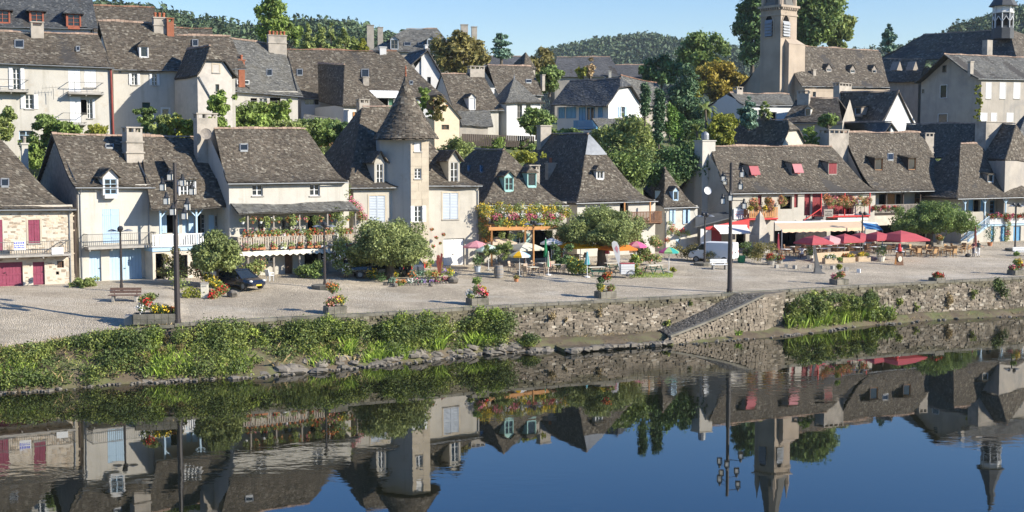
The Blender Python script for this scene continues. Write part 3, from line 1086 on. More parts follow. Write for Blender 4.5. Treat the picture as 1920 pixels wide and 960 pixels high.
# ---------------------------------------------------------------- houses
class House:
 """A house told by its front wall: A, B are the foot corners, left and right as one looks at it."""
 def __init__(s, name, label, A, B, zf=None, cat='house', group=None):
  s.z0 = STREET_Z if zf is None else zf
  s.A, s.B = Vector((A[0], A[1], s.z0)), Vector((B[0], B[1], s.z0))
  s.U = (s.B - s.A).normalized()
  s.w = (s.B - s.A).length
  s.N = Vector((s.U.y, -s.U.x, 0))              # towards the river
  s.root = world_thing(name, label, cat, (s.A + s.B) / 2, group)
  s.op = []
 def pt(s, u, v, o=0.0):                           # along the front, up, outward
  return s.A + s.U * u + Vector((0, 0, v)) + s.N * o
 def hit(s, px, py, t=0.0):                        # point of the plane t behind the front wall
  d = ray(px, py)
  o = Vector((0, 0, CAM_Z))
  k = (s.A - s.N * t - o).dot(s.N) / d.dot(s.N)
  return o + d * k
 def uv(s, px, py, t=0.0):
  q = s.hit(px, py, t) - s.A
  return q.dot(s.U), q.z
 def rect(s, r, t=0.0):                            # picture box -> u0, u1, v0, v1
  cy, cx = (r[1] + r[3]) / 2, (r[0] + r[2]) / 2
  return s.uv(r[0], cy, t)[0], s.uv(r[2], cy, t)[0], s.uv(cx, r[3], t)[1], s.uv(cx, r[1], t)[1]
 def fbox(s, mb, u0, u1, v0, v1, o0, o1, mat=0):
  p = [s.pt(u, v, o) for v in (v0, v1) for u, o in ((u0, o1), (u1, o1), (u1, o0), (u0, o0))]
  return mb.hexa(p, mat)
 # -- walls
 def walls(s, h, depth, left=None, right=None, mat=None, back=None, thick=.3, wall_name='wall', u0=0.0, u1=None, t=0.0, v0=-.6, h1=None):
  """front wall with its openings cut out; left/right: side outline [(depth, height), ...] over the side"""
  mat = mat or M_PLAST
  u1 = s.w if u1 is None else u1
  h1 = h if h1 is None else h1
  mb = MB()
  ops = [q for q in s.op if q[4] == t and q[1] > u0 and q[0] < u1]
  us = sorted(set([u0, u1] + [min(max(x, u0), u1) for q in ops for x in q[:2]]))
  vs_ = sorted(set([v0, h] + [min(max(x, v0), h) for q in ops for x in q[2:4]]))
  for i in range(len(us) - 1):
   for j in range(len(vs_) - 1):
    cu, cv = (us[i] + us[i + 1]) / 2, (vs_[j] + vs_[j + 1]) / 2
    if any(q[0] < cu < q[1] and q[2] < cv < q[3] for q in ops):
     continue
    a, b = us[i], us[i + 1]
    c, d = vs_[j], vs_[j + 1]
    mb.add([s.pt(a, c, -t), s.pt(b, c, -t), s.pt(b, d, -t), s.pt(a, d, -t)], [(0, 1, 2, 3)])
  for q in ops:                                 # reveals
   a, b, c, d = max(q[0], u0), min(q[1], u1), max(q[2], v0), min(q[3], h)
   R = q[5]
   P = [s.pt(a, c, -t), s.pt(b, c, -t), s.pt(b, d, -t), s.pt(a, d, -t)]
   Q = [x - s.N * R for x in P]
   mb.add(P + Q, [(0, 4, 5, 1), (1, 5, 6, 2), (2, 6, 7, 3), (3, 7, 4, 0)])
  D = t + depth
  left = left or [(t, h), (D, h1)]
  right = right or [(t, h), (D, h1)]
  for prof, u, sgn in ((left, u0, 1), (right, u1, -1)):
   P = [s.pt(u, v0, -t), s.pt(u, v0, -D)] + [s.pt(u, z, -tt) for tt, z in reversed(prof)]
   f = tuple(range(len(P)))
   mb.add(P, [f if sgn < 0 else f[::-1]])
  mb.add([s.pt(u0, v0, -D), s.pt(u1, v0, -D), s.pt(u1, h1, -D), s.pt(u0, h1, -D)], [(3, 2, 1, 0)])
  # dark core so that open doors look into depth
  return mb.build(wall_name, mat, s.root)
 # -- openings
 def window(s, r, frame=None, cols=2, rows=3, sh=None, shm=None, sill=True, t=0.0, rec=.16, surround=None, name='window', px=True, open_in=False, glass=None, slats=False):
  """sh: '' none, 'L','R','LR' open leaves beside, 'C' closed, 'CL'/'CR' one leaf closed"""
  u0, u1, v0, v1 = s.rect(r, t) if px else r
  s.op.append((u0, u1, v0, v1, t, rec + .05))
  frame = frame or M_WHITE
  mb = MB()
  f = min(.07, (u1 - u0) * .09)
  o = -t - rec
  X = lambda a, b, c, d, o0=-.05, o1=.02: s.fbox(mb, a, b, c, d, o + o0, o + o1)
  X(u0, u0 + f, v0, v1); X(u1 - f, u1, v0, v1)
  X(u0 + f, u1 - f, v0, v0 + f, -.05, .018); X(u0 + f, u1 - f, v1 - f, v1, -.05, .018)
  if open_in:                                   # leaf swung out of the way: dark hole
   pass
  for i in range(1, cols):
   c = u0 + (u1 - u0) * i / cols
   g = .045 if (cols == 2 or i * 2 == cols) else .02
   X(c - g, c + g, v0 + f, v1 - f, -.04, .012)
  for j in range(1, rows):
   c = v0 + (v1 - v0) * j / rows
   X(u0 + f, u1 - f, c - .018, c + .018, -.035, .006)
  w = mb.build(name, frame, s.root)
  g = MB()
  g.add([s.pt(u0, v0, o - .03), s.pt(u1, v0, o - .03), s.pt(u1, v1, o - .03), s.pt(u0, v1, o - .03)], [(0, 1, 2, 3)])
  g.build('pane', glass or M_GLASS, w)
  if sill:
   q = MB()
   s.fbox(q, u0 - .08, u1 + .08, v0 - .09, v0 - .002, -t - rec + .03, -t + .08)
   q.build('sill', M_CONC, w)
  if surround is not None:
   q = MB()
   k = .13
   for a, b, c, d in ((u0 - k, u0, v0 - k, v1 + k), (u1, u1 + k, v0 - k, v1 + k), (u0, u1, v1, v1 + k)):
    s.fbox(q, a, b, c, d, -t - .02, -t + .025)
   q.build('surround', surround, w)
  shm = shm or M_WHITE
  hw = (u1 - u0) / 2
  for side in (sh or ''):
   if side == 'L':
    s.shutter(w, u0 - hw - .02, u0 - .02, v0, v1, -t + .02, shm, slats)
   elif side == 'R':
    s.shutter(w, u1 + .02, u1 + hw + .02, v0, v1, -t + .02, shm, slats)
   elif side == 'C':
    s.shutter(w, u0 + .01, u0 + hw - .006, v0 + .01, v1 - .01, -t - .06, shm, slats)
    s.shutter(w, u0 + hw + .006, u1 - .01, v0 + .01, v1 - .01, -t - .06, shm, slats)
   elif side == 'l':
    s.shutter(w, u0 + .01, u0 + hw - .006, v0 + .01, v1 - .01, -t - .06, shm, slats)
   elif side == 'r':
    s.shutter(w, u0 + hw + .006, u1 - .01, v0 + .01, v1 - .01, -t - .06, shm, slats)
  return w
 def shutter(s, parent, u0, u1, v0, v1, o, mat, slats=False, name='shutter'):
  mb = MB()
  s.fbox(mb, u0, u1, v0, v1, o, o + .04)
  if slats:
   n = max(3, int((v1 - v0) / .14))
   for i in range(n):
    v = v0 + .08 + (v1 - v0 - .16) * (i + .5) / n
    P = [s.pt(u0 + .06, v - .05, o + .07), s.pt(u1 - .06, v - .05, o + .07), s.pt(u1 - .06, v + .04, o + .042), s.pt(u0 + .06, v + .04, o + .042)]
    mb.add(P, [(0, 1, 2, 3)])
   s.fbox(mb, u0, u0 + .06, v0, v1, o + .04, o + .075)
   s.fbox(mb, u1 - .06, u1, v0, v1, o + .04, o + .075)
   s.fbox(mb, u0 + .06, u1 - .06, (v0 + v1) / 2 - .05, (v0 + v1) / 2 + .05, o + .04, o + .073)
  else:
   n = max(2, int((u1 - u0) / .16))
   for i in range(n):
    a = u0 + (u1 - u0) * i / n
    s.fbox(mb, a + .008, a + (u1 - u0) / n - .008, v0 + .01, v1 - .01, o + .04, o + .052)
   for k in (.16, .84):
    v = v0 + (v1 - v0) * k
    s.fbox(mb, u0 + .02, u1 - .02, v - .05, v + .05, o + .052, o + .072)
  return mb.build(name, mat, parent)
 def door(s, r, mat, leaves=1, t=0.0, rec=.14, glassed=False, name='door', px=True, handle=True, frame=None, planks=True, rails=False):
  u0, u1, v0, v1 = s.rect(r, t) if px else r
  s.op.append((u0, u1, v0, v1, t, rec + .05))
  o = -t - rec
  mb = MB()
  w = (u1 - u0) / leaves
  if not planks:
   s.fbox(mb, u0, u1, v0, v1, o - .06, o)
  d = mb.build(name, mat, s.root) if not planks else None
  if planks:
   s.fbox(mb, u0, u1, v0, v1, o - .08, o - .045)
   for k in range(leaves):
    a = u0 + w * k
    for v in (.12, .5, .88):
     if rails:
      s.fbox(mb, a + .05, a + w - .05, v0 + (v1 - v0) * v - .06, v0 + (v1 - v0) * v + .06, o, o + .02)
   d = mb.build(name, mat, s.root)
   n = max(3, int((u1 - u0) / .22))
   n = (n // leaves) * leaves or leaves
   for i in range(n):
    q = MB()
    a = u0 + (u1 - u0) * i / n
    g = .012 if (i % (n // leaves)) else .02
    s.fbox(q, a + g / 2, a + (u1 - u0) / n - .006, v0 + .02, v1 - .02, o - .045, o + random.uniform(-.006, .004))
    q.build('plank', mat, d)
  if glassed:
   g = MB()
   s.fbox(g, u0 + .15, u1 - .15, v0 + (v1 - v0) * .45, v1 - .15, o - .01, o + .012)
   g.build('pane', M_GLASS, d)
  if handle:
   q = MB()
   c = u0 + w - .12 if leaves > 1 else u1 - .14
   s.fbox(q, c - .02, c + .1, v0 + 1.0, v0 + 1.05, o + .005, o + .06)
   q.build('handle', M_BLACK, d)
  return d
 def hole(s, r, t=0.0, deep=1.2, name='dark_opening', px=True, mat=None):
  u0, u1, v0, v1 = s.rect(r, t) if px else r
  s.op.append((u0, u1, v0, v1, t, .3))
  mb = MB()
  a = [s.pt(u, v, -t - .3) for u, v in ((u0, v0), (u1, v0), (u1, v1), (u0, v1))]
  b = [p - s.N * deep for p in a]
  mb.add(a + b, [(0, 4, 5, 1), (1, 5, 6, 2), (2, 6, 7, 3), (3, 7, 4, 0), (4, 7, 6, 5)])
  return mb.build(name, mat or M_DARK, s.root)
 def gable_roof(s, e0, e1, r0, r1, rd, over=.4, hipL=False, hipR=False, mat=None, flare=.35, back=True, sw=.3, sr=.21, ridge=True, ridge_mat=None, name='roof', slates=True):
  """ridge parallel to the front: eave e0-e1, ridge r0-r1 (points), rd the depth of the ridge behind the front"""
  B = -s.N * (2 * (rd + over))
  b0, b1 = e0 + B, e1 + B
  P = [Patch(e0, e1, r1, r0, flare)]
  if hipR:
   P.append(Patch(e1, b1, r1, r1, flare))
  if hipL:
   P.append(Patch(b0, e0, r0, r0, flare))
  if back:
   P.append(Patch(b1, b0, r0, r1, flare))
  s.front = P[0]
  return roof_obj(s.root, P, mat, name, sw, sr, [(r0, r1)] if ridge else None, ridge_mat, slates)
 def end_roof(s, eL, eR, apex, rback, mat=None, flare=.35, sw=.3, sr=.21, ridge=True, over=.4, hipback=False, depth=None, name='roof', left_foot=None, right_foot=None):
  """ridge at right angles to the front, hipped towards the river"""
  D = -s.N * (depth if depth else (rback - apex).dot(-s.N) + (apex - eL).dot(-s.N))
  bL, bR = left_foot or eL + D, right_foot or eR + D
  P = [Patch(eL, eR, apex, apex, flare), Patch(bL, eL, apex, rback, flare), Patch(eR, bR, rback, apex, flare)]
  if hipback:
   P.append(Patch(bR, bL, rback, rback, flare))
  s.front = P[0]
  return roof_obj(s.root, P, mat, name, sw, sr, [(rback, apex)] if ridge else None)
 def roof_depth(s, px, py, patch=None):            # depth behind the front where the sight line meets a slope
  patch = patch or s.front
  best, bt = 1e9, 1.0
  U, V = np.meshgrid(np.linspace(0, 1, 60), np.linspace(0, 1, 60))
  P = patch.P(U.ravel(), V.ravel())
  q = _proj_np(P)
  i = int(np.argmin((q[:, 0] - px) ** 2 + (q[:, 1] - py) ** 2))
  return (Vector(P[i]) - s.A).dot(-s.N)
 # -- dormers and chimneys and skylights
 def dormer(s, parent, r, rise=.6, style='gable', frame=None, wallm=None, rmat=None, cols=2, rows=2, patch=None, back=3.0, shm=None, sh='', t=None, over=.18, jamb=.12, eave=0.0, glass=None, label=None):
  """r: picture box of the dormer front (wall), its foot on the slope"""
  t = s.roof_depth((r[0] + r[2]) / 2, r[3], patch) - .08 if t is None else t
  u0, u1, v0, v1 = s.rect(r, t)
  wallm, frame = wallm or M_PLAST, frame or M_WHITE
  mb = MB()
  o = -t
  uc = (u0 + u1) / 2
  j = jamb
  s.fbox(mb, u0, u0 + j, v0, v1, o - back, o)
  s.fbox(mb, u1 - j, u1, v0, v1, o - back, o)
  s.fbox(mb, u0 + j, u1 - j, v1 - .1, v1, o - back, o - .002)
  s.fbox(mb, u0 + j, u1 - j, v0 - .25, v0 + .06, o - .6, o + .03)
  s.fbox(mb, u0 + j, u1 - j, v0, v1, o - back, o - .5)
  if style == 'gable':
   mb.poly([s.pt(u0, v1 - .002, o), s.pt(u1, v1 - .002, o), s.pt(uc, v1 + rise, o)], -s.N * .2)
  d = mb.build('dormer', wallm, parent)
  if label:
   d['label'] = label
  k = over
  L0, R0 = s.pt(u0 - k, v1 - eave, o + k), s.pt(u1 + k, v1 - eave, o + k)
  L1, R1 = s.pt(u0 - k, v1 - eave, o - back), s.pt(u1 + k, v1 - eave, o - back)
  rf, rb = s.pt(uc, v1 + rise, o + k), s.pt(uc, v1 + rise, o - back)
  if style == 'gable':
   P = [Patch(L1, L0, rf, rb, .04, 0), Patch(R0, R1, rb, rf, .04, 0)]
  elif style == 'hip':
   rf = s.pt(uc, v1 + rise, o + k - max(.4, (u1 - u0) * .5))
   P = [Patch(L1, L0, rf, rb, .04, 0), Patch(R0, R1, rb, rf, .04, 0), Patch(L0, R0, rf, rf, .04, 0)]
  else:                                         # a slope of its own running back up
   P = [Patch(L0, R0, s.pt(u1 + k, v1 + rise, o - back), s.pt(u0 - k, v1 + rise, o - back), .04, 0)]
  roof2 = MB()
  for p in P:
   p.slab(roof2, .07)
   add_slates(roof2, p.slates(.26, .2, .025))
  roof2.build('dormer_roof', rmat or M_SLATE, d)
  fr = MB()
  a, b, c, e = u0 + j, u1 - j, v0 + .06, v1 - .1
  f = .055
  X = lambda x0, x1, y0, y1, dz=0.0: s.fbox(fr, x0, x1, y0, y1, o - .14, o - .05 - dz)
  X(a, a + f, c, e); X(b - f, b, c, e); X(a + f, b - f, c, c + f, .002); X(a + f, b - f, e - f, e, .002)
  for i in range(1, cols):
   x = a + (b - a) * i / cols
   X(x - .035, x + .035, c + f, e - f, .004)
  for i in range(1, rows):
   y = c + (e - c) * i / rows
   X(a + f, b - f, y - .018, y + .018, .008)
  fr.build('frame', frame, d)
  g = MB()
  s.fbox(g, a, b, c, e, o - .2, o - .11)
  g.build('pane', glass or M_GLASS, d)
  if 'C' in sh:
   h = MB()
   n = 4
   for i in range(n):
    x = a + (b - a) * i / n
    s.fbox(h, x + .01, x + (b - a) / n - .01, c, e, o - .04, o + .01)
   h.build('shutter', shm, d)
  if 'A' in sh:                                 # awning let out before the window
   h = MB()
   h.add([s.pt(a - .05, e, o + .02), s.pt(b + .05, e, o + .02), s.pt(b + .05, c + .1, o + .5), s.pt(a - .05, c + .1, o + .5),
    s.pt(a - .05, e + .03, o + .03), s.pt(b + .05, e + .03, o + .03), s.pt(b + .05, c + .13, o + .52), s.pt(a - .05, c + .13, o + .52)],
    [(3, 2, 1, 0), (4, 5, 6, 7), (0, 1, 5, 4), (1, 2, 6, 5), (2, 3, 7, 6), (3, 0, 4, 7)])
   h.build('awning', shm, d)
  return d
 def skylight(s, parent, r, patch=None, frame=None):
  patch = patch or s.front
  cx, cy = (r[0] + r[2]) / 2, (r[1] + r[3]) / 2
  t0, t1 = s.roof_depth(cx, r[3], patch), s.roof_depth(cx, r[1], patch)
  a, b, c, d = s.hit(r[0], r[3], t0), s.hit(r[2], r[3], t0), s.hit(r[2], r[1], t1), s.hit(r[0], r[1], t1)
  n = (b - a).cross(d - a).normalized()
  mb = MB()
  P = [a, b, c, d]
  e = .08
  for i in range(4):
   p, q = P[i], P[(i + 1) % 4]
   mb.bar(p + n * .08, q + n * .08, .09, .16)
  f = mb.build('skylight', frame or M_ZINC, parent)
  g = MB()
  g.add([p + n * .1 for p in P], [(0, 1, 2, 3)])
  g.build('pane', M_GLASS, f)
  return f
 def chimney(s, r, t, depth=.7, mat=None, parent=None, cap=True, pots=0, taper=0.0, sink=1.0, band=None, potm=None, name='chimney', hood=None, arches=False):
  u0, u1, v0, v1 = s.rect(r, t)
  mat = mat or M_CHIM
  mb = MB()
  k = taper
  lo = [s.pt(a, v0 - sink, o) for a, o in ((u0 - k, -t + depth / 2 + k), (u1 + k, -t + depth / 2 + k), (u1 + k, -t - depth / 2 - k), (u0 - k, -t - depth / 2 - k))]
  vt = v1 - (.42 if arches else .12 if cap else 0)
  hi = [s.pt(a, vt, o) for a, o in ((u0, -t + depth / 2), (u1, -t + depth / 2), (u1, -t - depth / 2), (u0, -t - depth / 2))]
  mb.hexa(lo + hi)
  if band:
   for b in band:
    v = v0 + (v1 - v0) * b
    s.fbox(mb, u0 - .07 - k * (1 - b), u1 + .07 + k * (1 - b), v - .06, v + .06, -t - depth / 2 - .07 - k * (1 - b), -t + depth / 2 + .07 + k * (1 - b))
  ch = mb.build(name, mat, parent or s.root)
  q = MB()
  if arches:                                    # stone slab raised on small piers
   s.fbox(q, u0 - .06, u1 + .06, v1 - .1, v1, -t - depth / 2 - .06, -t + depth / 2 + .06)
   n = max(2, int(round((u1 - u0) / .8)) + 1)
   for i in range(n):
    x = u0 + (u1 - u0 - .16) * i / (n - 1)
    for oo in (-t - depth / 2, -t + depth / 2 - .16):
     s.fbox(q, x, x + .16, vt - .002, v1 - .1, oo, oo + .16)
   q.build('cap', mat, ch)
  elif cap:
   s.fbox(q, u0 - .08, u1 + .08, vt, v1, -t - depth / 2 - .08, -t + depth / 2 + .08)
   q.build('cap', mat, ch)
  for i in range(pots):
   p = MB()
   x = u0 + (u1 - u0) * (i + .5) / pots
   c = s.pt(x, v1, -t)
   p.lathe([(.15, 0), (.13, .3), (.16, .34), (.16, .48), (.10, .5)], c, 8)
   p.build('pot', potm or M_POT, ch)
  return ch
 def gutter(s, e0, e1, parent=None, mat=None, down=None):
  mb = MB()
  dz = Vector((0, 0, -.1))
  mb.tube([e0 + s.N * .06 + dz, e1 + s.N * .06 + dz], .05, 6)
  g = mb.build('gutter', mat or M_ZINC, parent or s.root)
  if down is not None:
   for u in down:
    q = MB()
    p = s.pt(u, e0.z - s.z0 - .15, .05)
    q.tube([s.pt(u, e0.z - s.z0 - .1, .4), p + Vector((0, 0, -.45)), s.pt(u, .05, .06)], .05, 6)
    q.build('downpipe', mat or M_ZINC, g)
  return g
 # -- balconies
 def balcony(s, u0, u1, v, out, slab=.16, mat=None, rail=None, h=1.0, step=.13, kind='bars', sides='LR', name='balcony', t=0.0, post=None):
  mb = MB()
  s.fbox(mb, u0, u1, v - slab, v, -t, -t + out)
  n = max(2, int((u1 - u0) / 1.6))
  for i in range(n + 1):
   x = u0 + .1 + (u1 - u0 - .3) * i / n
   s.fbox(mb, x, x + .1, v - slab - .14, v - slab - .001, -t, -t + out - .1)
  b = mb.build(name, mat or M_CONC, s.root)
  rail = rail or M_IRON
  q = MB()
  o = -t + out - .06
  R = .022 if kind == 'bars' else .04
  for z in (v + h, v + .1):
   s.fbox(q, u0, u1, z - R, z + R, o - R, o + R)
   if 'L' in sides:
    s.fbox(q, u0, u0 + 2 * R, z - R, z + R, -t, o - R)
   if 'R' in sides:
    s.fbox(q, u1 - 2 * R, u1, z - R, z + R, -t, o - R)
  q.build('railing', rail, b)
  n = int((u1 - u0) / step)
  w = .009 if kind == 'bars' else step * .3
  proto = None
  spots = [(u0 + (i + .5) * (u1 - u0) / n, o) for i in range(n)]
  for side, uu in (('L', u0 + R), ('R', u1 - R)):
   if side in sides:
    m = int(out / step)
    spots += [(uu, -t + (i + .5) * out / m) for i in range(m - 1)]
  for x, oo in spots:
   if proto is None:
    e = MB()
    e.box(s.root.location + Vector((0, 0, (h - .1) / 2 + .1)), (max(w * 2, .02), .02 if kind == 'bars' else .035, h - .1 - 2 * R), math.atan2(s.U.y, s.U.x))
    proto = e.build('baluster', rail, b)
    proto.location = s.pt(x, v, oo) - s.root.location
   else:
    c = proto.copy()
    COL.objects.link(c)
    KIDS.setdefault(b.name, []).append(c)
    c.location = s.pt(x, v, oo) - s.root.location
  return b

def front_house(name, label, pxl, pxr, theta, py=None, zf=None, D=None, cat='house'):
 """A front wall from picture column pxl to pxr, turned theta degrees away from facing the camera."""
 if D and zf is not None and D < 175 or D and 430 <= pxl < 1260:
  D *= 1.27 if 430 <= pxl < 1260 else 1.11 if pxl > 1300 else 1.0
 A = house_pt(pxl) if D is None else at(pxl, 304, D)
 U = Vector((math.cos(R_(theta)), math.sin(R_(theta)), 0))
 k = (pxr - 960) / FPX / (CP + 0)                   # columns are close to upright planes through the camera
 y0 = ray(pxr, 480)
 k = y0.x / y0.y
 sft = (k * A.y - A.x) / (U.x - k * U.y)
 return House(name, label, A, A + U * sft, zf=zf, cat=cat)
# ================================================================= the row of houses along the quay
OV = .4
# ---- 1: stone house at the left edge
h = front_house('stone_house', 'rubble stone house with wine red shutters and garage doors', -170, 138, 30)
e0, e1 = h.hit(-180, 393, -OV), h.hit(143, 391, -OV)
r0, r1 = h.hit(-180, 262, 4.6), h.hit(0, 262, 4.6)
roof = h.gable_roof(e0, e1, r0, r1, 4.6, hipR=True, flare=.55, sw=.32, sr=.23)
H = e0.z - h.z0 + .15
h.window((53, 412, 75, 456), sh='C', shm=M_WINE, cols=2, rows=1, frame=M_WINE, surround=M_ASHLAR, name='shuttered_window')
h.window((-18, 412, 5, 470), sh='C', shm=M_WINE, cols=2, rows=1, frame=M_WINE, name='shuttered_window')
h.door((-20, 492, 43, 538), M_WINE, leaves=2, name='garage_door', rails=True)
h.door((62, 491, 84, 536), M_WINE, name='cellar_door', rails=True)
h.window((107, 489, 120, 502), frame=M_BROWN, cols=3, rows=3, sill=False)
h.hole((105, 509, 111, 515), deep=.4)
h.walls(H, 9.0, mat=M_STONEW)
h.gutter(e0, e1, down=[h.w - .25])
# loose stones of the front, set in pale mortar
def rubble(h, u0, u1, v0, v1, n, mat, smin=.12, smax=.4, name='rubble_stones', t=0.0, hh=(.07, .16), proud=.02):
 mb = MB()
 for i in range(n):
  u, v = random.uniform(u0, u1), random.uniform(v0, v1)
  w, k = random.uniform(smin, smax), random.uniform(*hh)
  if any(a - w / 2 - .05 < u < b + w / 2 + .05 and c - k < v < d + k for a, b, c, d, tt, _ in h.op if tt == t):
   continue
  j = lambda: random.uniform(-.02, .02)
  o = -t + random.uniform(.3, 1) * proud
  P = [h.pt(u - w / 2 + j(), v - k / 2 + j(), o), h.pt(u + w / 2 + j(), v - k / 2 + j(), o), h.pt(u + w / 2 + j(), v + k / 2 + j(), o), h.pt(u - w / 2 + j(), v + k / 2 + j(), o)]
  Q = [p + (p - h.pt(u, v, o)) * .15 - h.N * proud * 1.5 for p in P]
  mb.add(P + Q, [(0, 1, 2, 3), (0, 4, 5, 1), (1, 5, 6, 2), (2, 6, 7, 3), (3, 7, 4, 0)])
 w_ = next(c for c in KIDS[h.root.name] if c.name.split('.')[0] == 'wall')
 return mb.build(name, mat, w_, kind='stuff')
rubble(h, 0, h.w, .1, H - .2, 1000, M_STONE)
def quoins(h, u, v0, v1, mat=M_ASHLAR, side=1, t=0.0, n=None):
 w_ = next(c for c in KIDS[h.root.name] if c.name.split('.')[0] == 'wall')
 n = n or int((v1 - v0) / .38)
 for i in range(n):
  mb = MB()
  L = .55 if i % 2 else .34
  a, b = (u - L, u) if side > 0 else (u, u + L)
  c = v0 + (v1 - v0) * i / n
  h.fbox(mb, a + .004, b + .012 * side, c + .008, c + (v1 - v0) / n - .008, -t - .2, -t + .022)
  mb.build('quoin_stone', mat, w_)
quoins(h, h.w, .1, H - .1)
vb = h.uv(60, 476)[1]
ub = h.uv(129, 476)[0]
bal = h.balcony(-.3, ub, vb, 1.0, mat=M_CONC, rail=M_IRON, h=.95, step=.16, sides='R')
mb = MB()                                              # the stair rail rising behind the balcony rail
a, b = h.uv(82, 473), h.uv(115, 450)
mb.tube([h.pt(a[0], a[1], .3), h.pt(b[0], b[1], .3), h.pt(b[0] + .4, b[1], .3)], .025, 6)
for i in range(7):
 u = a[0] + (b[0] - a[0]) * i / 6
 mb.tube([h.pt(u, vb, .3), h.pt(u, a[1] + (b[1] - a[1]) * i / 6, .3)], .012, 5)
mb.build('stair_rail', M_IRON, bal)
h.chimney((40, 268, 52, 306), 7.5, depth=.5, mat=M_PLAST, pots=1, sink=2.5, potm=M_GREYW)
h.skylight(roof, (2, 337, 16, 351))
H1 = h

# ---- 2: plaster house with light blue shutters
h = front_house('plaster_house', 'cream plaster house with light blue shutters and arched dormer', 150, 285, 37)
e0, e1 = h.hit(141, 350, -OV), h.hit(291, 350, -OV)
r0, r1 = h.hit(97, 252, 4.8), h.hit(259, 257, 4.8)
roof = h.gable_roof(e0, e1, r0, r1, 4.8, flare=.4)
H = e0.z - h.z0 + .12
zr = r0.z - h.z0 - .25
h.window((192, 392, 224, 456), sh='C', shm=M_LBLUE, frame=M_LBLUE, cols=2, rows=1, name='balcony_window', sill=False)
h.door((168, 470, 190, 529), M_LBLUE, name='front_door')
h.door((206, 466, 267, 528), M_LBLUE, leaves=2, name='garage_door')
h.walls(H, 9.4, left=[(0, H), (4.8, zr), (9.4, H)], right=[(0, H), (4.8, zr), (9.4, H)], mat=M_PLAST)
# the weatherboards of the left gable
w_ = next(c for c in KIDS[h.root.name] if c.name.split('.')[0] == 'wall')
for i in range(26):
 mb = MB()
 t0 = .05 + i * .358
 top = min(H + (zr - H) * min(t0, 9.4 - t0 - .34) / 4.8, zr) - .05
 P = [h.pt(-.03, H - 3.2, -t0), h.pt(-.03, H - 3.2, -t0 - .34), h.pt(-.03, top, -t0 - .34), h.pt(-.03, top, -t0)]
 mb.poly(P, -h.U * .028)
 mb.build('gable_board', M_GREYW, w_)
h.dormer(roof, (193, 333, 222, 366), rise=.75, cols=2, rows=3, frame=M_LBLUE, wallm=M_PLASTW, over=.25)
h.gutter(e0, e1, down=[.15, h.w - .2])
vb = h.uv(220, 460)[1]
h.balcony(.35, h.w, vb, 1.05, slab=.18, rail=M_IRON, h=.95, step=.15)
h.chimney((234, 238, 263, 312), 3.0, depth=1.0, mat=M_CHIM, taper=.12, sink=.8, band=[.35, .62], arches=True)
h.skylight(roof, (198, 272, 212, 279))
mb = MB()
mb.tube([h.pt(-.35, 0, .1), h.pt(-.35, H - 2.2, .1)], .11, 8)
mb.build('brown_drain_post', M_DKWOOD, h.root)
H2 = h

# ---- 3: blue gallery house
h = front_house('gallery_house', 'narrow house with white and light blue timber gallery under a low roof', 287, 434, 37)
e0, e1 = h.hit(283, 390, -OV), h.hit(443, 388, -OV)
k0, k1 = h.hit(275, 345, 1.6), h.hit(428, 338, 1.6)
r0, r1 = h.hit(262, 257, 6.2), h.hit(398, 257, 6.2)
B = -h.N * 5.5
b0, b1 = r0 + B - Vector((0, 0, 4.5)), r1 + B - Vector((0, 0, 4.5))
low, main, bk = Patch(e0, e1, k1, k0, .03), Patch(k0, k1, r1, r0, .12), Patch(b1, b0, r0, r1, .3)
h.front = main
roof = roof_obj(h.root, [low, main, bk], ridge=[(r0, r1)])
H = e0.z - h.z0
TG = 1.7                                               # depth of the gallery
Hb = k0.z - h.z0 - .25
h.hole((312, 403, 327, 437), t=TG)
h.window((342, 404, 353, 437), t=TG, sh='', frame=M_LBLUE, cols=1, rows=1, sill=False, name='blue_door_leaf', glass=M_LBLUE)
h.hole((370, 402, 378, 437), t=TG)
h.window((378, 402, 385, 437), t=TG, frame=M_WHITE, cols=1, rows=4, sill=False)
h.window((404, 404, 416, 425), t=TG, frame=M_LBLUE, cols=1, rows=2)
vg = h.uv(360, 462)[1]                                 # gallery floor
h.walls(Hb, 8.6, mat=M_PLAST, t=TG, v0=vg - .3)
for r in ((303, 402, 312, 437), (327, 402, 335, 437), (353, 404, 363, 437), (391, 403, 401, 437)):
 u0, u1, v0, v1 = h.rect(r, TG)
 q = h.shutter(h.root, u0, u1, max(v0, vg + .05), v1, -TG + .02, M_LBLUE, name='blue_shutter')
h.hole((292, 475, 309, 524))
h.window((330, 478, 352, 524), cols=1, rows=1, frame=M_DKWOOD, sill=False, glass=M_DARK, name='cellar_opening')
h.op += []
h.walls(vg - .3, 8.6, mat=M_STONEW, wall_name='ground_floor_wall')
mb = MB()
h.fbox(mb, -.05, h.w, vg - .28, vg, -TG, .1)
h.fbox(mb, -.05, h.w, H - .1, H + .08, -.12, .06)
gal = mb.build('gallery', M_LBLUE, h.root)
for i, px in enumerate((301, 368.5, 433)):
 u = h.uv(px, 420)[0]
 q = MB()
 h.fbox(q, u - .07, u + .07, vg, H - .1, -.1, .04)
 for sg in ((-1, 1) if i == 1 else ((1,) if i == 0 else (-1,))):
  q.bar(h.pt(u + sg * .05, H - .75, -.03), h.pt(u + sg * .62, H - .12, -.03), .08)
 q.build('gallery_post', M_LBLUE, gal)
h.balcony(-.05, h.w + .02, vg, .12, slab=.05, mat=M_LBLUE, rail=M_WHITE, h=.98, step=.19, kind='slats', sides='', name='gallery_rail')
d = h.dormer(roof, (335, 335, 368, 370), rise=1.7, style='slope', cols=4, rows=3, t=.6, back=2.7, over=.25, wallm=M_PLASTW)
H3 = h

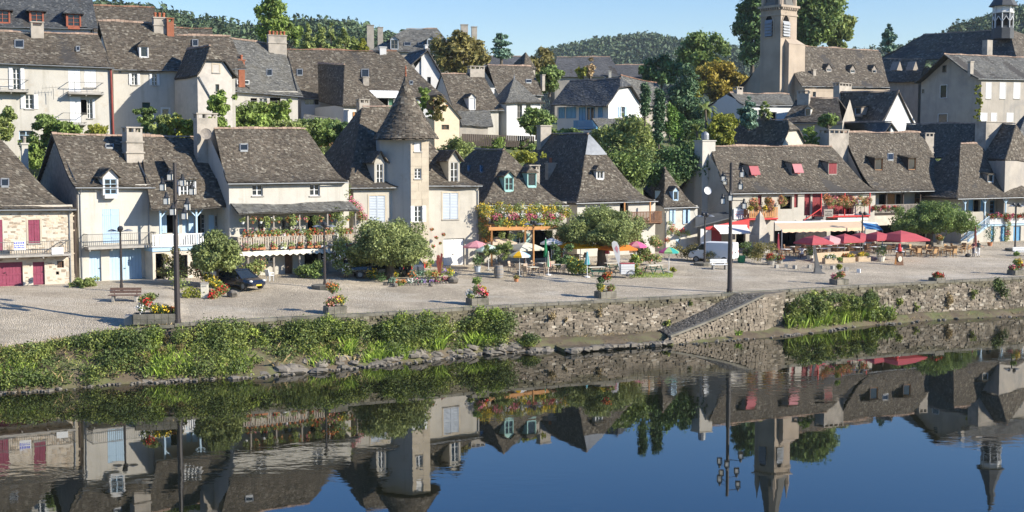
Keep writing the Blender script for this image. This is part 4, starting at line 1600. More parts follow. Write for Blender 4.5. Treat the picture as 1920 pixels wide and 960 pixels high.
# ---- 4: flower balcony house
h = front_house('flower_balcony_house', 'broad plaster house with a long balcony crowded with flower pots', 432, 655, 33)
e0, e1 = h.hit(427, 343, -OV), h.hit(652, 340, -OV)
r0, r1 = h.hit(401, 242, 4.6), h.hit(573, 242, 4.6)
roof = h.gable_roof(e0, e1, r0, r1, 4.6, hipR=True, flare=.5)
H = e0.z - h.z0 + .12
zr = r0.z - h.z0 - .25
for r in ((473, 346, 493, 367), (581, 345, 600, 367)):
 h.window(r, frame=M_WHITE, cols=2, rows=2, sh='', sill=True)
vb = h.uv(560, 463)[1]
vt = h.uv(560, 399)[1]
h.hole((577, 405, 596, 448))
h.window((484, 410, 494, 432), frame=M_GREYW, cols=2, rows=2)
h.window((527, 412, 545, 440), frame=M_GREYW, cols=2, rows=2)
h.window((497, 475, 515, 491), frame=M_WHITE, cols=2, rows=2)
h.door((534, 471, 549, 515), M_BROWN, name='brown_door')
h.hole((571, 470, 599, 515))
h.window((602, 472, 613, 488), frame=M_WHITE, cols=1, rows=2)
h.door((462, 474, 478, 517), M_CREAMP, name='cream_door')
h.window((628, 474, 644, 492), frame=M_GREYW, cols=2, rows=2)
h.walls(H, 9.0, left=[(0, H), (4.6, zr), (9.0, H)], right=[(0, H), (9.0, H)], mat=M_PLAST)
h.gutter(e0, e1)
# lean-to roof above the balcony
v0_, v1_ = h.uv(560, 397, -1.7)[1], h.uv(560, 383, 0)[1]
lp = Patch(h.pt(.1, v0_, 1.75), h.pt(h.w + .1, v0_, 1.75), h.pt(h.w + .1, v1_ + .1, .02), h.pt(.1, v1_ + .1, .02), .02)
roof_obj(h.root, [lp], M_SLATE2, 'porch_roof', .5, .4, th=.1)
bal = h.balcony(.1, h.w, vb, 1.5, slab=.14, mat=M_GREYW, rail=pm('weathered_cream_rail', (.37, .32, .26), var=.2, vscale=4), h=1.0, step=.2, kind='slats', sides='LR')
mb = MB()                                              # the scalloped white valance below the floor
n = 18
for i in range(n):
 a, b = .1 + (h.w - .1) * i / n, .1 + (h.w - .1) * (i + 1) / n
 mb.add([h.pt(a, vb - .1, 1.54), h.pt(b, vb - .1, 1.54), h.pt(b, vb - .38, 1.62), h.pt((a + b) / 2, vb - .52, 1.66), h.pt(a, vb - .38, 1.62)], [(0, 4, 3, 2, 1)])
mb.build('valance', M_CREAMP, bal)
for px in (452, 500, 548, 600, 652):
 u = min(h.uv(px, 430)[0], h.w - .1)
 q = MB()
 h.fbox(q, u - .06, u + .06, vb + .001, v0_ + .02, 1.38, 1.5)
 h.fbox(q, u - .07, u + .07, 0, vb - .15, 1.3, 1.44)
 q.build('balcony_post', M_GREYW, h.root)
h.skylight(roof, (450, 272, 464, 284))
h.chimney((366, 212, 404, 262), 5.0, depth=.9, sink=3.0, arches=True)
H4 = h

# ---- 5: house with the stair turret
h = front_house('turret_house', 'tall plaster house with a pointed stair turret and steep hipped roof', 664, 898, 31)
RD5 = 6.0
eL0, eL1 = h.hit(650, 351, -OV), h.hit(762, 350, -OV)
eR0, eR1 = h.hit(795, 347, -OV), h.hit(904, 347, -OV)
rl, rr = h.hit(680, 200, RD5), h.hit(742, 200, RD5)
e0, e1 = eL0, eR1
h.gable_roof(e0, e1, rl, rr, RD5, hipL=True, hipR=True, flare=.75)
roof = KIDS[h.root.name][-1]
H = e0.z - h.z0 + .12
h.window((692, 367, 722, 416), sh='C', shm=M_GBLUE, cols=2, rows=1, slats=True, surround=M_ASHLAR, name='shuttered_window')
h.window((830, 362, 859, 411), sh='C', shm=M_GBLUE, cols=2, rows=1, slats=True, surround=M_ASHLAR, name='shuttered_window')
h.door((832, 447, 871, 499), M_WHITE, leaves=2, name='garage_door', rails=True)
h.door((690, 452, 706, 502), M_BROWN, name='front_door')
h.window((720, 450, 738, 480), frame=M_GREYW, cols=2, rows=3)
h.walls(H, 12.0, mat=M_PLAST2)
h.gutter(eL0, h.hit(757, 350, -OV))
h.gutter(h.hit(801, 347, -OV), eR1, down=[h.w - .15])
h.dormer(roof, (702, 305, 722, 349), rise=1.0, cols=2, rows=3, wallm=M_PLAST2, over=.3, jamb=.18, t=.35, back=3.2)
h.dormer(roof, (841, 302, 862, 347), rise=1.0, cols=2, rows=3, wallm=M_PLAST2, over=.3, jamb=.18, t=.35, back=3.2)
# the turret: a front strip of dressed stone and a broad chamfer on the left
TT = -1.5
ul, ur = h.uv(770, 320, TT)[0], h.uv(804, 320, TT)[0]
q = h.hit(714, 320, .9)
ub_, tb_ = (q - h.A).dot(h.U), (q - h.A).dot(-h.N)
vt = h.uv(770, 262, TT)[1]
wins = [(777, 267, 790, 284), (777, 316, 790, 335), (777, 386, 791, 416)]
h.window(wins[0], t=TT, frame=M_WHITE, cols=1, rows=1, glass=M_WHITE, sill=True, rec=.1)
h.window(wins[1], t=TT, frame=M_WHITE, cols=2, rows=3, rec=.1)
h.window(wins[2], t=TT, frame=M_WHITE, cols=2, rows=3, sh='LR', rec=.1)
# window planes lie at the turret front; the wall mesh is the octagon with them cut out
h.walls(vt, 2.0, mat=M_ASHLAR, t=TT, u0=ul, u1=ur, wall_name='turret_front', h1=vt)
tw = KIDS[h.root.name][-1]
rows_ = 15
for i in range(rows_):                                 # ashlar courses of the strip
 c, d = .2 + (vt - .3) * i / rows_, .2 + (vt - .3) * (i + 1) / rows_
 cut = [ul, ul + (ur - ul) * (.42 if i % 2 else .6), ur]
 for k in range(2):
  a, b = cut[k] + .006, cut[k + 1] - .006
  segs = [(a, b)]
  for o_ in h.op:
   if o_[4] == TT and o_[2] - .05 < d and o_[3] + .05 > c:
    segs = [(x, min(y, o_[0] - .03)) for x, y in segs if min(y, o_[0] - .03) - x > .06] + [(max(x, o_[1] + .03), y) for x, y in segs if y - max(x, o_[1] + .03) > .06]
  for x, y in segs:
   mb = MB()
   h.fbox(mb, x, y, c + .006, d - .006, 1.5 - .01, 1.5 + random.uniform(.012, .022))
   mb.build('ashlar_block', M_ASHLAR, tw)
mb = MB()
ring = [h.pt(ul, 0, 1.499), h.pt(ub_, 0, -tb_), h.pt(ub_ + .6, 0, -tb_ - 2.2), h.pt(ur + .5, 0, -tb_ - 2.2), h.pt(ur + 1.0, 0, -.9), h.pt(ur, 0, 1.499)]
up = Vector((0, 0, vt))
base = Vector((0, 0, -.5))
n = len(ring)
mb.add([p + base for p in ring] + [p + up for p in ring], [(i, i + n, (i + 1) % n + n, (i + 1) % n) for i in range(n - 1)])
turret = mb.build('turret', M_PLAST, h.root)
# conical roof
apex = h.hit(760, 141, .6)
cl, cr = h.hit(706, 259, .6), h.hit(815, 259, .6)
cen = (cl + cr) / 2
R0 = (cr - cl).length / 2
zc = cl.z
sb, cb = MB(), MB()
nr = 34
Z = apex.z - zc
def crad(t):
 return R0 * ((1 - t) ** 1.18 * .93 + .07 * (1 - t) ** 6) + .03
cb.lathe([(crad(i / 20) - .06, Z * i / 20) for i in range(21)], (cen.x, cen.y, zc), 20)
arr = []
for i in range(nr):
 t0, t1 = i / nr - .006, min(1.0, (i + 1.45) / nr)
 ra, rb_ = crad(max(t0, 0)) + .05, crad(t1) + .005
 m = max(5, int(2 * math.pi * ra / .3))
 off = random.random()
 for k in range(m):
  a0, a1 = 2 * math.pi * (k + off + .03) / m, 2 * math.pi * (k + off + .97) / m
  j = random.uniform(-.02, .02)
  dz = random.uniform(-.05, .05)
  P = []
  for a, r_, zz in ((a0, ra + j, t0 * Z + dz), (a1, ra + j, t0 * Z + dz), (a1, rb_, t1 * Z), (a0, rb_, t1 * Z)):
   P.append((cen.x + r_ * math.cos(a), cen.y + r_ * math.sin(a), zc + zz))
  P += [(cen.x + (p[0] - cen.x) * .97, cen.y + (p[1] - cen.y) * .97, p[2]) for p in P]
  arr.append(P)
add_slates(sb, np.array(arr))
cone = cb.build('turret_roof', M_UNDER, h.root)
sb.build('slates', M_SLATE, cone, kind='stuff')
mb = MB()
mb.lathe([(.09, 0), (.07, .25), (.13, .3), (.06, .36), (.05, .62), (.10, .68), (.02, .95)], (cen.x, cen.y, apex.z - .12), 8)
mb.build('finial', M_BRICK, cone)
H5 = h

# ---- 6: pergola restaurant house
h = front_house('pergola_house', 'low house with teal dormers behind a flower covered pergola', 907, 1062, 31)
eL, eR = h.hit(904, 384, -OV), h.hit(1066, 384, -OV)
ap = h.hit(945, 282, 4.2)
rb = h.hit(890, 280, 12.5)
roof = h.end_roof(eL, eR, ap, rb, flare=.5, hipback=True)
H = eL.z - h.z0 + .12
h.hole((916, 432, 955, 476))  # opening cut wider, its dark also stands in for shade behind the parasols
h.window((968, 438, 984, 462), frame=M_WHITE, cols=2, rows=2, sh='LR', shm=M_TEAL)
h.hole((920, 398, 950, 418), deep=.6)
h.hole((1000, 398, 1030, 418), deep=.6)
h.hole((998, 432, 1036, 484))  # doorway enlarged too, the extra dark imitates shade on this wall
h.door((1040, 440, 1056, 487), M_BROWN)
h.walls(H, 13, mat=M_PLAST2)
h.gutter(eL, eR)
h.dormer(roof, (946, 331, 963, 358), rise=.55, frame=M_TEAL, wallm=M_TEAL, cols=2, rows=2, over=.2, jamb=.06)
h.dormer(roof, (989, 323, 1006, 350), rise=.55, style='hip', frame=M_TEAL, wallm=M_TEAL, cols=1, rows=1, over=.15, jamb=.06)
h.chimney((990, 309, 1009, 335), 4.5, depth=.6, sink=1.0, arches=True)
for r in ((877, 312, 886, 322), (900, 312, 911, 325)):
 h.skylight(roof, r, patch=Patch(eL - h.N * 12.5, eL, ap, rb, .5))
H6 = h
# the small slate barn behind it
h = front_house('slate_barn', 'small stone gabled barn roof behind the pergola house', 880, 912, 33, D=134, zf=6)
eL, eR = h.hit(846, 302, -.2), h.hit(915, 300, -.2)
ap = h.hit(899, 262, .6)
h.end_roof(eL, eR, ap, h.hit(874, 262, 7), flare=.1)
h.walls(eL.z - h.z0 + .1, 8, mat=M_STONEW)

# ---- 7: great hipped house
h = front_house('great_hipped_house', 'tall steep hipped slate house with brown wooden balcony', 1082, 1228, 31)
eL, eR = h.hit(1080, 380, -OV), h.hit(1233, 376, -OV)
ap = h.hit(1103, 252, 5.4)
rb = h.hit(1026, 251, 16)
roof = h.end_roof(eL, eR, ap, rb, flare=.9, hipback=True)
H = eL.z - h.z0 + .12
h.hole((1127, 384, 1136, 402), deep=.6)
h.hole((1162, 380, 1178, 405))
h.window((1096, 430, 1112, 460), frame=M_WHITE, cols=2, rows=2)
h.door((1180, 425, 1198, 474), M_BROWN)
h.walls(H, 17, mat=M_PLAST)
h.gutter(eL, eR)
h.dormer(roof, (1118, 319, 1133, 336), rise=.5, style='hip', frame=M_WHITE, wallm=M_PLASTW, cols=2, rows=1, over=.2)
vb = h.uv(1195, 416, -1.0)[1]
ub0 = h.uv(1165, 400)[0]
bal = h.balcony(ub0, h.w + .05, vb, 1.1, mat=M_BROWN, rail=M_BROWN, h=.95, step=.18, kind='slats')
for px in (1171, 1219):
 u = h.uv(px, 400, -1.0)[0]
 q = MB()
 h.fbox(q, u - .06, u + .06, vb, H - .15, .92, 1.04)
 q.build('balcony_post', M_OAK, bal)
h.chimney((1010, 235, 1030, 262), 15, depth=.8, sink=2, cap=True)
h.chimney((1025, 305, 1040, 345), 9.0, depth=.6, sink=1.5, pots=1)
# pale new slates near the top of the front slope
pp = h.front
mb = MB()
U_, V_ = np.meshgrid(np.linspace(.0, 1, 5), np.linspace(.73, .985, 6), indexing='ij')
tp = pp.P(U_.ravel(), V_.ravel(), .085)
mb.add(list(tp), [(i * 6 + j, (i + 1) * 6 + j, (i + 1) * 6 + j + 1, i * 6 + j + 1) for i in range(4) for j in range(5)])
mb.build('lead_cap', M_ZINC, roof)
H7 = h

# ---- 8: little white house with blue shutters
h = front_house('little_white_house', 'narrow cream house with blue shutters and a tiny blue dormer', 1246, 1307, 31)
eL, eR = h.hit(1244, 389, -.3), h.hit(1309, 387, -.3)
ap = h.hit(1247.5, 316, 2.8)
rb = h.hit(1225, 316, 8.5)
roof = h.end_roof(eL, eR, ap, rb, flare=.4, hipback=True, left_foot=h.hit(1206, 352, 8.5))
H = eL.z - h.z0 + .12
h.window((1258, 393, 1265, 419), cols=2, rows=3, sh='', shm=M_LBLUE, frame=M_LBLUE, glass=M_LBLUE)
h.window((1283, 392, 1291, 419), cols=2, rows=3, sh='', shm=M_LBLUE, frame=M_LBLUE, glass=M_LBLUE)
h.door((1267, 447, 1276, 470), M_LBLUE, name='blue_door')
h.walls(H, 9, mat=M_PLAST)
w_ = KIDS[h.root.name]
for r in ((1255, 393, 1260, 420), (1262, 393, 1266, 420), (1280, 392, 1285, 420), (1289, 392, 1293, 420)):
 u0, u1, v0, v1 = h.rect(r)
 h.shutter(h.root, u0, u1, v0, v1, .02, M_LBLUE)
h.gutter(eL, eR, down=[.08])
h.dormer(roof, (1262, 357, 1272, 376), rise=.45, frame=M_LBLUE, wallm=M_LBLUE, cols=1, rows=1, over=.12, jamb=.07)
H8 = h

# ---- 9: long red fronted restaurant house, two roofs
h = front_house('red_restaurant_house', 'long slate roofed restaurant house with dark red balconies and white wall stack', 1370, 1608, 29)
e0, e1 = h.hit(1366, 362, -OV), h.hit(1642, 359, -OV)
r0, r1 = h.hit(1331, 275, 4.4), h.hit(1560, 275, 4.4)
roof = h.gable_roof(e0, e1, r0, r1, 4.4, flare=.45)
H = e0.z - h.z0 + .12
zr = r0.z - h.z0 - .2
U2 = h.uv(1640, 440)[0]
h.hole((1463, 368, 1485, 392), deep=.8)
h.door((1489, 364, 1496, 389), M_RED, name='red_shutter_leaf', handle=False)
h.door((1508, 362, 1520, 404), M_RED, name='red_door', handle=False)
h.door((1523, 361, 1541, 410), M_RED, name='red_door', handle=False)
h.hole((1552, 366, 1600, 402), deep=.5, mat=M_RED)
h.door((1421, 366, 1428, 385), M_RED, name='red_shutter_leaf', handle=False)
h.hole((1452, 432, 1496, 466))  # these terrace openings are widened, their dark standing in for shade under awnings
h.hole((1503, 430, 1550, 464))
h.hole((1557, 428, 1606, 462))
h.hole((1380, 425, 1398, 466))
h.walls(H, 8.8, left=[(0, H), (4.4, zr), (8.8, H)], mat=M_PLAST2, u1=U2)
h.dormer(roof, (1403, 309, 1421, 331), rise=.5, style='slope', frame=M_BRED, wallm=M_GREYW, over=.15, jamb=.08, sh='A', shm=pm('pink_awning_cloth', (.34, .10, .11), var=.05), back=2.4, label='dormer with pink awning let down')
h.dormer(roof, (1484, 305, 1502, 327), rise=.5, style='slope', frame=M_BRED, wallm=M_GREYW, over=.15, jamb=.08, sh='A', shm=pm('pale_pink_awning_cloth', (.40, .17, .18), var=.05), back=2.4, label='dormer with pale pink awning let down')
h.dormer(roof, (1553, 304, 1570, 327), rise=.5, style='slope', frame=M_BRED, wallm=M_GREYW, over=.15, jamb=.08, sh='C', shm=M_RED, back=2.4, label='dormer with closed red shutter')
h.gutter(e0, e1)
# white wall stack on the gable
h.chimney((1309, 263, 1333, 400), 4.6, depth=1.4, mat=M_PLAST, sink=7, cap=True, name='wall_stack')
st = KIDS[h.root.name][-1]
c = h.hit(1322, 262, 4.6)
mb = MB()
mb.lathe([(.42, 0), (.42, .5), (.36, .68), (.2, .82), (.02, .88)], c, 10)
mb.build('domed_cowl', M_ZINC, st)
mb = MB()
dd = h.hit(1326, 358, 1.4)
mb.lathe([(.0, 0), (.22, .03), (.38, .1), (.42, .16), (.38, .12), (.2, .05)], (0, 0, 0), 14)
dish = mb.build('dish', M_WHITE, None)
dish.rotation_euler = (R_(75), 0, R_(20))
dish.location = dd
t_ = tag(dish, 'white satellite dish on the gable of the red restaurant house', 'satellite dish')
dish.name = 'satellite_dish'
H9 = h

h2 = front_house('timber_gallery_house', 'long slate roofed house with open timber gallery and two dormers', 1642, 1790, 29, D=H9.pt(U2, 0).y)
h2.A, h2.z0 = h2.A, h2.z0
e0, e1 = h2.hit(1640, 359, -OV), h2.hit(1793, 356, -OV)
r0, r1 = h2.hit(1578, 249, 5.6), h2.hit(1726, 249, 5.6)
e00 = h2.hit(1605, 327, 1.0)
roof = h2.gable_roof(e0, e1, r0, r1, 5.6, hipR=True, flare=.55)
H = e0.z - h2.z0 + .1
TG = 1.6
vg = h2.uv(1700, 399)[1]
h2.hole((1648, 364, 1663, 384), t=TG, deep=.6)
h2.door((1664, 364, 1679, 386), M_OAK, t=TG, name='orange_shutter', handle=False)
h2.hole((1680, 364, 1692, 386), t=TG, deep=.6)
h2.door((1715, 362, 1725, 384), M_BROWN, t=TG, name='brown_shutter', handle=False)
zr = r0.z - h2.z0 - .25
h2.walls(H + .6, 8, mat=M_PLAST2, t=TG, v0=vg - .2, left=[(TG, H + .6), (5.6, zr), (9.6, H)], right=[(TG, H + .6), (9.6, H)])
h2.hole((1646, 422, 1690, 461))  # both ground floor openings are enlarged to imitate a shaded front
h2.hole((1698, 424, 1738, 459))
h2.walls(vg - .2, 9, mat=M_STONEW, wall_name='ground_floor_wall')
mb = MB()
h2.fbox(mb, 0, h2.w, vg - .2, vg, -TG, .05)
h2.fbox(mb, 0, h2.w, H - .22, H - .06, -.15, .0)
gal = mb.build('gallery', M_DKWOOD, h2.root)
for px in (1634.5, 1662, 1694, 1726, 1756, 1786):
 u = min(max(h2.uv(px, 380)[0], .08), h2.w - .08)
 q = MB()
 h2.fbox(q, u - .06, u + .06, vg, H - .22, -.12, 0)
 q.build('gallery_post', M_DKWOOD, gal)
h2.balcony(0, h2.w, vg, .1, slab=.05, mat=M_DKWOOD, rail=M_GREYW, h=.95, step=.22, kind='slats', sides='', name='gallery_rail')
for r in ((1640, 296, 1656, 320), (1703, 295, 1718, 319)):
 h2.dormer(roof, r, rise=.5, style='slope', frame=M_OAK, wallm=M_DKWOOD, over=.2, jamb=.08, cols=1, rows=1, back=2.4)
h2.gutter(e0, e1)
h2.chimney((1545, 243, 1582, 300), 5.2, depth=1.6, mat=M_CHIM, sink=3, arches=True, name='broad_chimney')
h2.chimney((1730, 249, 1746, 302), 5.2, depth=.8, mat=M_CHIM, sink=2, band=[.3], arches=True)
h2.skylight(roof, (1664, 289, 1674, 301))
H9b = h2

# ---- 10: blue porch house at the right
h = front_house('blue_porch_house', 'hipped slate house with light blue porch posts and outside stair', 1802, 1950, 29)
e0, e1 = h.hit(1795, 372, -OV), h.hit(1955, 368, -OV)
r0, r1 = h.hit(1801, 270, 4.8), h.hit(1832, 270, 4.8)
roof = h.gable_roof(e0, e1, r0, r1, 4.8, hipL=True, hipR=True, flare=.6)
H = e0.z - h.z0 + .12
TG = 1.7
vg = h.uv(1880, 420)[1]
for r in ((1816, 374, 1826, 395), (1839, 374, 1846, 395), (1878, 374, 1888, 396)):
 h.door(r, M_BLUE, t=TG, name='blue_shutter_leaf', handle=False)
h.hole((1826, 375, 1838, 397), t=TG, deep=.8)
h.window((1856, 376, 1866, 400), t=TG, frame=M_BLUE, cols=1, rows=3)
h.window((1888, 376, 1900, 396), t=TG, frame=M_BLUE, cols=2, rows=2)
h.walls(H + .7, 8, mat=M_PLAST2, t=TG, v0=vg - .2)
h.door((1858, 424, 1864, 457), M_BLUE, name='blue_cellar_door', handle=False)
h.door((1876, 424, 1886, 457), M_BLUE, name='blue_cellar_door', handle=False)
h.door((1900, 424, 1914, 455), M_BLUE, name='blue_cellar_door', handle=False)
h.walls(vg - .2, 9, mat=M_PLAST2, wall_name='ground_floor_wall')
ug = h.uv(1845, 410)[0]
mb = MB()
h.fbox(mb, ug, h.w, vg - .2, vg, -TG, .1)
h.fbox(mb, 0, h.w, H - .24, H - .08, -.15, .0)
gal = mb.build('porch_floor', M_LBLUE, h.root)
for px in (1810, 1847, 1886, 1925):
 u = h.uv(px, 385)[0]
 q = MB()
 h.fbox(q, u - .06, u + .06, vg if px > 1840 else vg - 1.0, H - .24, -.1, .02)
 for sg in (-1, 1):
  q.bar(h.pt(u, H - .8, -.04), h.pt(u + sg * .5, H - .26, -.04), .07)
 q.build('porch_post', M_LBLUE, gal)
h.balcony(ug, h.w, vg, .14, slab=.05, mat=M_LBLUE, rail=M_WHITE, h=.95, step=.2, kind='slats', sides='', name='porch_rail')
# outside stair coming down to the left
mb = MB()
q0, q1 = h.hit(1846, 421, -.9), h.hit(1806, 452, -.9)
for i in range(13):
 a = q0.lerp(q1, i / 12.5)
 mb.box(a + h.N * .1, (.34, 1.0, .06), math.atan2(h.U.y, h.U.x))
mb.bar(q0 + h.N * .6, q1 + h.N * .6, .1, .22)
mb.bar(q0 - h.N * .35, q1 - h.N * .35, .1, .22)
str_ = mb.build('outside_stair', M_LBLUE, h.root)
mb = MB()
up = Vector((0, 0, .95))
mb.bar(q0 + h.N * .6 + up, q1 + h.N * .6 + up, .07)
mb.build('stair_rail', M_LBLUE, str_)
for i in range(17):
 mb = MB()
 p = q0.lerp(q1, i / 16) + h.N * .6
 mb.bar(p, p + up, .045)
 mb.build('baluster', M_LBLUE, str_)
h.dormer(roof, (1852, 326, 1864, 342), rise=.5, style='slope', frame=M_LBLUE, wallm=M_GREYW, over=.15, jamb=.08, cols=1, rows=1, back=2.4)
h.gutter(e0, e1)
h.chimney((1838, 228, 1888, 300), 5.5, depth=1.6, mat=M_CHIM, sink=3, name='broad_chimney')
H10 = h
# little slate turret roof at the right edge
h = front_house('corner_turret_house', 'pale house corner with a small pyramid slate turret', 1888, 1960, 25, D=153, zf=4)
eL, eR = h.hit(1880, 311, -.3), h.hit(1975, 311, -.3)
ap = h.hit(1930, 205, 2.2)
h.end_roof(eL, eR, ap, ap + Vector((.05, .1, 0)), mat=M_SLATE3, flare=.2, ridge=False, depth=4.6, hipback=True)
h.walls(eL.z - h.z0 + .1, 4.2, mat=M_PLAST)
# ================================================================= the upper town
M_RRED = pm('dull_red_ridge', (.20, .11, .07), isl=.3)
def side_frame(h, depth):
 """the left side wall of a house as a front of its own, on the same root"""
 s = House.__new__(House)
 s.z0 = h.z0
 s.A, s.B = h.A - h.N * depth, h.A.copy()
 s.U = (s.B - s.A).normalized()
 s.w = depth
 s.N = Vector((s.U.y, -s.U.x, 0))
 s.root, s.op = h.root, []
 return s
def gable_front(name, label, pxl, pxr, theta, D, zf, eL, eR, ap, depth, mat=None, rmat=None, over=.3, flare=.1, clip=0.0, sw=.4, sr=.28, ridge=True, wallfn=None, cat='house', lf=None, slates=True):
 """a house whose gable faces the river; clip: half hip, as a share of the gable height"""
 h = front_house(name, label, pxl, pxr, theta, D=D, zf=zf, cat=cat)
 L, R, P_ = h.hit(*eL, -over), h.hit(*eR, -over), h.hit(*ap, -over)
 Bk = -h.N * depth
 if wallfn:
  wallfn(h)
 H = min(L.z, R.z) - h.z0 + .1
 h.H = H
 h.walls(H, depth, mat=mat)
 gm = MB()
 Pw = h.hit(*ap, 0)
 zt = P_.z - h.z0 - .12
 uc = (Pw - h.A).dot(h.U)
 if clip:
  f = 1 - clip
  out = [h.pt(0, H, 0), h.pt(h.w, H, 0), h.pt(h.w + (uc - h.w) * f, H + (zt - H) * f, 0), h.pt(uc * f, H + (zt - H) * f, 0)]
 else:
  out = [h.pt(0, H, 0), h.pt(h.w, H, 0), h.pt(uc, zt, 0)]
 gm.poly(out, -h.N * .3)
 gm.build('gable_wall', mat or M_PLAST, h.root)
 bL = h.hit(*lf, depth) if lf else L + Bk
 if clip:
  c1, c2 = L.lerp(P_, 1 - clip), R.lerp(P_, 1 - clip)
  Pi = P_ - h.N * (clip * (P_.z - L.z) * .8)
  pats = [Patch(bL, L, c1, Pi + Bk, flare), Patch(bL.lerp(Pi + Bk, .999), c1, Pi, Pi + Bk, 0), Patch(R, R + Bk, Pi + Bk, c2, flare), Patch(c2, Pi + Bk, Pi + Bk, Pi, 0), Patch(c1, c2, Pi, Pi, .0)]
  pats = [Patch(bL, L, c1, bL.lerp(Pi + Bk, 1 - clip), flare), Patch(bL.lerp(Pi + Bk, 1 - clip), c1, Pi, Pi + Bk, 0),
    Patch(R, R + Bk, (R + Bk).lerp(Pi + Bk, 1 - clip), c2, flare), Patch(c2, (R + Bk).lerp(Pi + Bk, 1 - clip), Pi + Bk, Pi, 0), Patch(c1, c2, Pi, Pi, .0)]
  P_ = Pi
 else:
  pats = [Patch(bL, L, P_, P_ + Bk, flare), Patch(R, R + Bk, P_ + Bk, P_, flare)]
 h.left, h.right = pats[0], pats[2 if clip else 1]
 h.front = h.left
 h.roof = roof_obj(h.root, pats, rmat, 'roof', sw, sr, [(P_ + Bk, P_)] if ridge else None, None, slates)
 return h
def long_house(name, label, pxl, pxr, theta, D, zf, e0, e1, r0, r1, rd, depth=None, mat=None, rmat=None, hipL=False, hipR=False, flare=.2, sw=.4, sr=.28, fn=None, slates=True, ridge=True, gut=True, over=.35, ridge_mat=None):
 h = front_house(name, label, pxl, pxr, theta, D=D, zf=zf)
 E0, E1, R0, R1 = h.hit(*e0, -over), h.hit(*e1, -over), h.hit(*r0, rd), h.hit(*r1, rd)
 h.roof = h.gable_roof(E0, E1, R0, R1, rd, over, hipL, hipR, rmat, flare, sw=sw, sr=sr, slates=slates, ridge=ridge, ridge_mat=ridge_mat)
 H = E0.z - h.z0 + .1
 if fn:
  fn(h)
 depth = depth or 2 * rd
 z0_, z1_ = R0.z - h.z0 - .2, R1.z - h.z0 - .2
 h.walls(H, depth, mat=mat, left=None if hipL else [(0, H), (rd, z0_), (depth, H)], right=None if hipR else [(0, H), (rd, z1_), (depth, H)])
 if gut:
  h.gutter(E0, E1)
 return h

# ---- long plaster apartment house
def fn(h):
 h.window((24, 127, 38, 168), sh='LR', cols=2, rows=4)
 h.window((47, 177, 63, 204), sh='LR', cols=2, rows=3)
 h.window((128, 130, 151, 173), sh='C', cols=2, rows=1)
 h.window((158, 130, 180, 164), sh='C', cols=2, rows=1)
 h.window((131, 181, 152, 231), sh='C', cols=2, rows=1)
 h.hole((152, 187, 163, 215), deep=.3)
 h.window((164, 186, 173, 222), sh='R', cols=2, rows=4)
 h.window((36, 245, 62, 262), frame=M_LBLUE, cols=2, rows=2)
 for u0, u1, y in ((-14, 52, 170), (126, 192, 175), (117, 160, 232)):
  v = h.uv((u0 + u1) / 2, y)[1]
  h.balcony(h.uv(u0, y)[0], h.uv(u1, y)[0], v, .9, slab=.14, rail=M_IRON, h=.95, step=.9)
h = long_house('apartment_house', 'long cream apartment house with white shutters and small balconies', -110, 214, 27, 113, 8, (-115, 113), (214, 126), (-115, 56), (184, 66), 5.2, mat=M_PLAST, fn=fn, rmat=M_SLATE)
h.skylight(h.roof, (28, 77, 44, 91)); h.skylight(h.roof, (143, 89, 149, 97))
h.chimney((57, 41, 81, 67), 4.8, depth=.9, sink=1.0, arches=True)
mb = MB()
mb.tube([h.pt(h.w + .05, h.uv(214, 130)[1], .15), h.pt(h.w + .25, 0, .15)], .09, 6)
mb.build('red_downpipe', pm('rust_red_pipe', (.25, .06, .05)), h.root)
# aerial on the facade
mb = MB()
p = h.hit(100, 166, -.6)
mb.tube([p, p + Vector((0, 0, -1.0))], .025, 5)
mb.tube([p - h.U * 1.0, p + h.U * .6 + Vector((0, 0, .15))], .015, 5)
for i in range(6):
 c = p + h.U * (-.9 + i * .28)
 mb.tube([c - Vector((0, 0, .2)), c + Vector((0, 0, .25))], .01, 4)
mb.build('aerial', M_IRON, h.root)
# ---- slate mansard behind it
h = long_house('slate_dormer_house', 'high dark slate roof with red framed dormers at the upper left corner', -120, 180, 22, 133, 9, (-125, 46), (184, 53), (-125, -48), (166, -40), 6, mat=M_PLASTW, rmat=M_SLATE3, sw=.3, sr=.24)
M_RWOOD = pm('red_brown_frame', (.30, .09, .05), rough=.6)
for r in ((-10, 18, 19, 43), (55, 20, 82, 44), (124, 25, 152, 50)):
 h.dormer(h.roof, r, rise=1.0, style='hip', frame=M_RWOOD, wallm=M_RWOOD, rmat=M_SLATE3, over=.3, cols=2, rows=3, jamb=.15)
# ---- second plaster house, white dormer and brick stack
def fn(h):
 h.window((247, 138, 257, 159), sh='LR', cols=2, rows=3)
 h.window((285, 138, 294, 160), sh='LR', cols=2, rows=3)
 h.door((267, 192, 282, 232), pm('dark_green_paint', (.03, .06, .05)), name='green_door')
 h.window((304, 204, 317, 222), cols=1, rows=1, surround=M_WHITE)
 h.window((222, 132, 228, 138), cols=1, rows=1, sill=False)
h = long_house('white_dormer_house', 'cream house with small white dormer and double brick and render stack', 216, 338, 25, 122.5, 8, (211, 129), (342, 131), (184, 40), (330, 47), 6.2, mat=M_PLAST, fn=fn)
h.dormer(h.roof, (261, 86, 279, 108), rise=.6, style='hip', frame=M_WHITE, wallm=M_PLASTW, cols=1, rows=1, over=.12)
h.chimney((287, 33, 311, 66), 5.4, depth=1.0, sink=1.0, band=[.55], pots=3)
h.chimney((312, 34, 325, 76), 5.0, depth=.8, mat=M_BRICK, sink=1.0, arches=True)
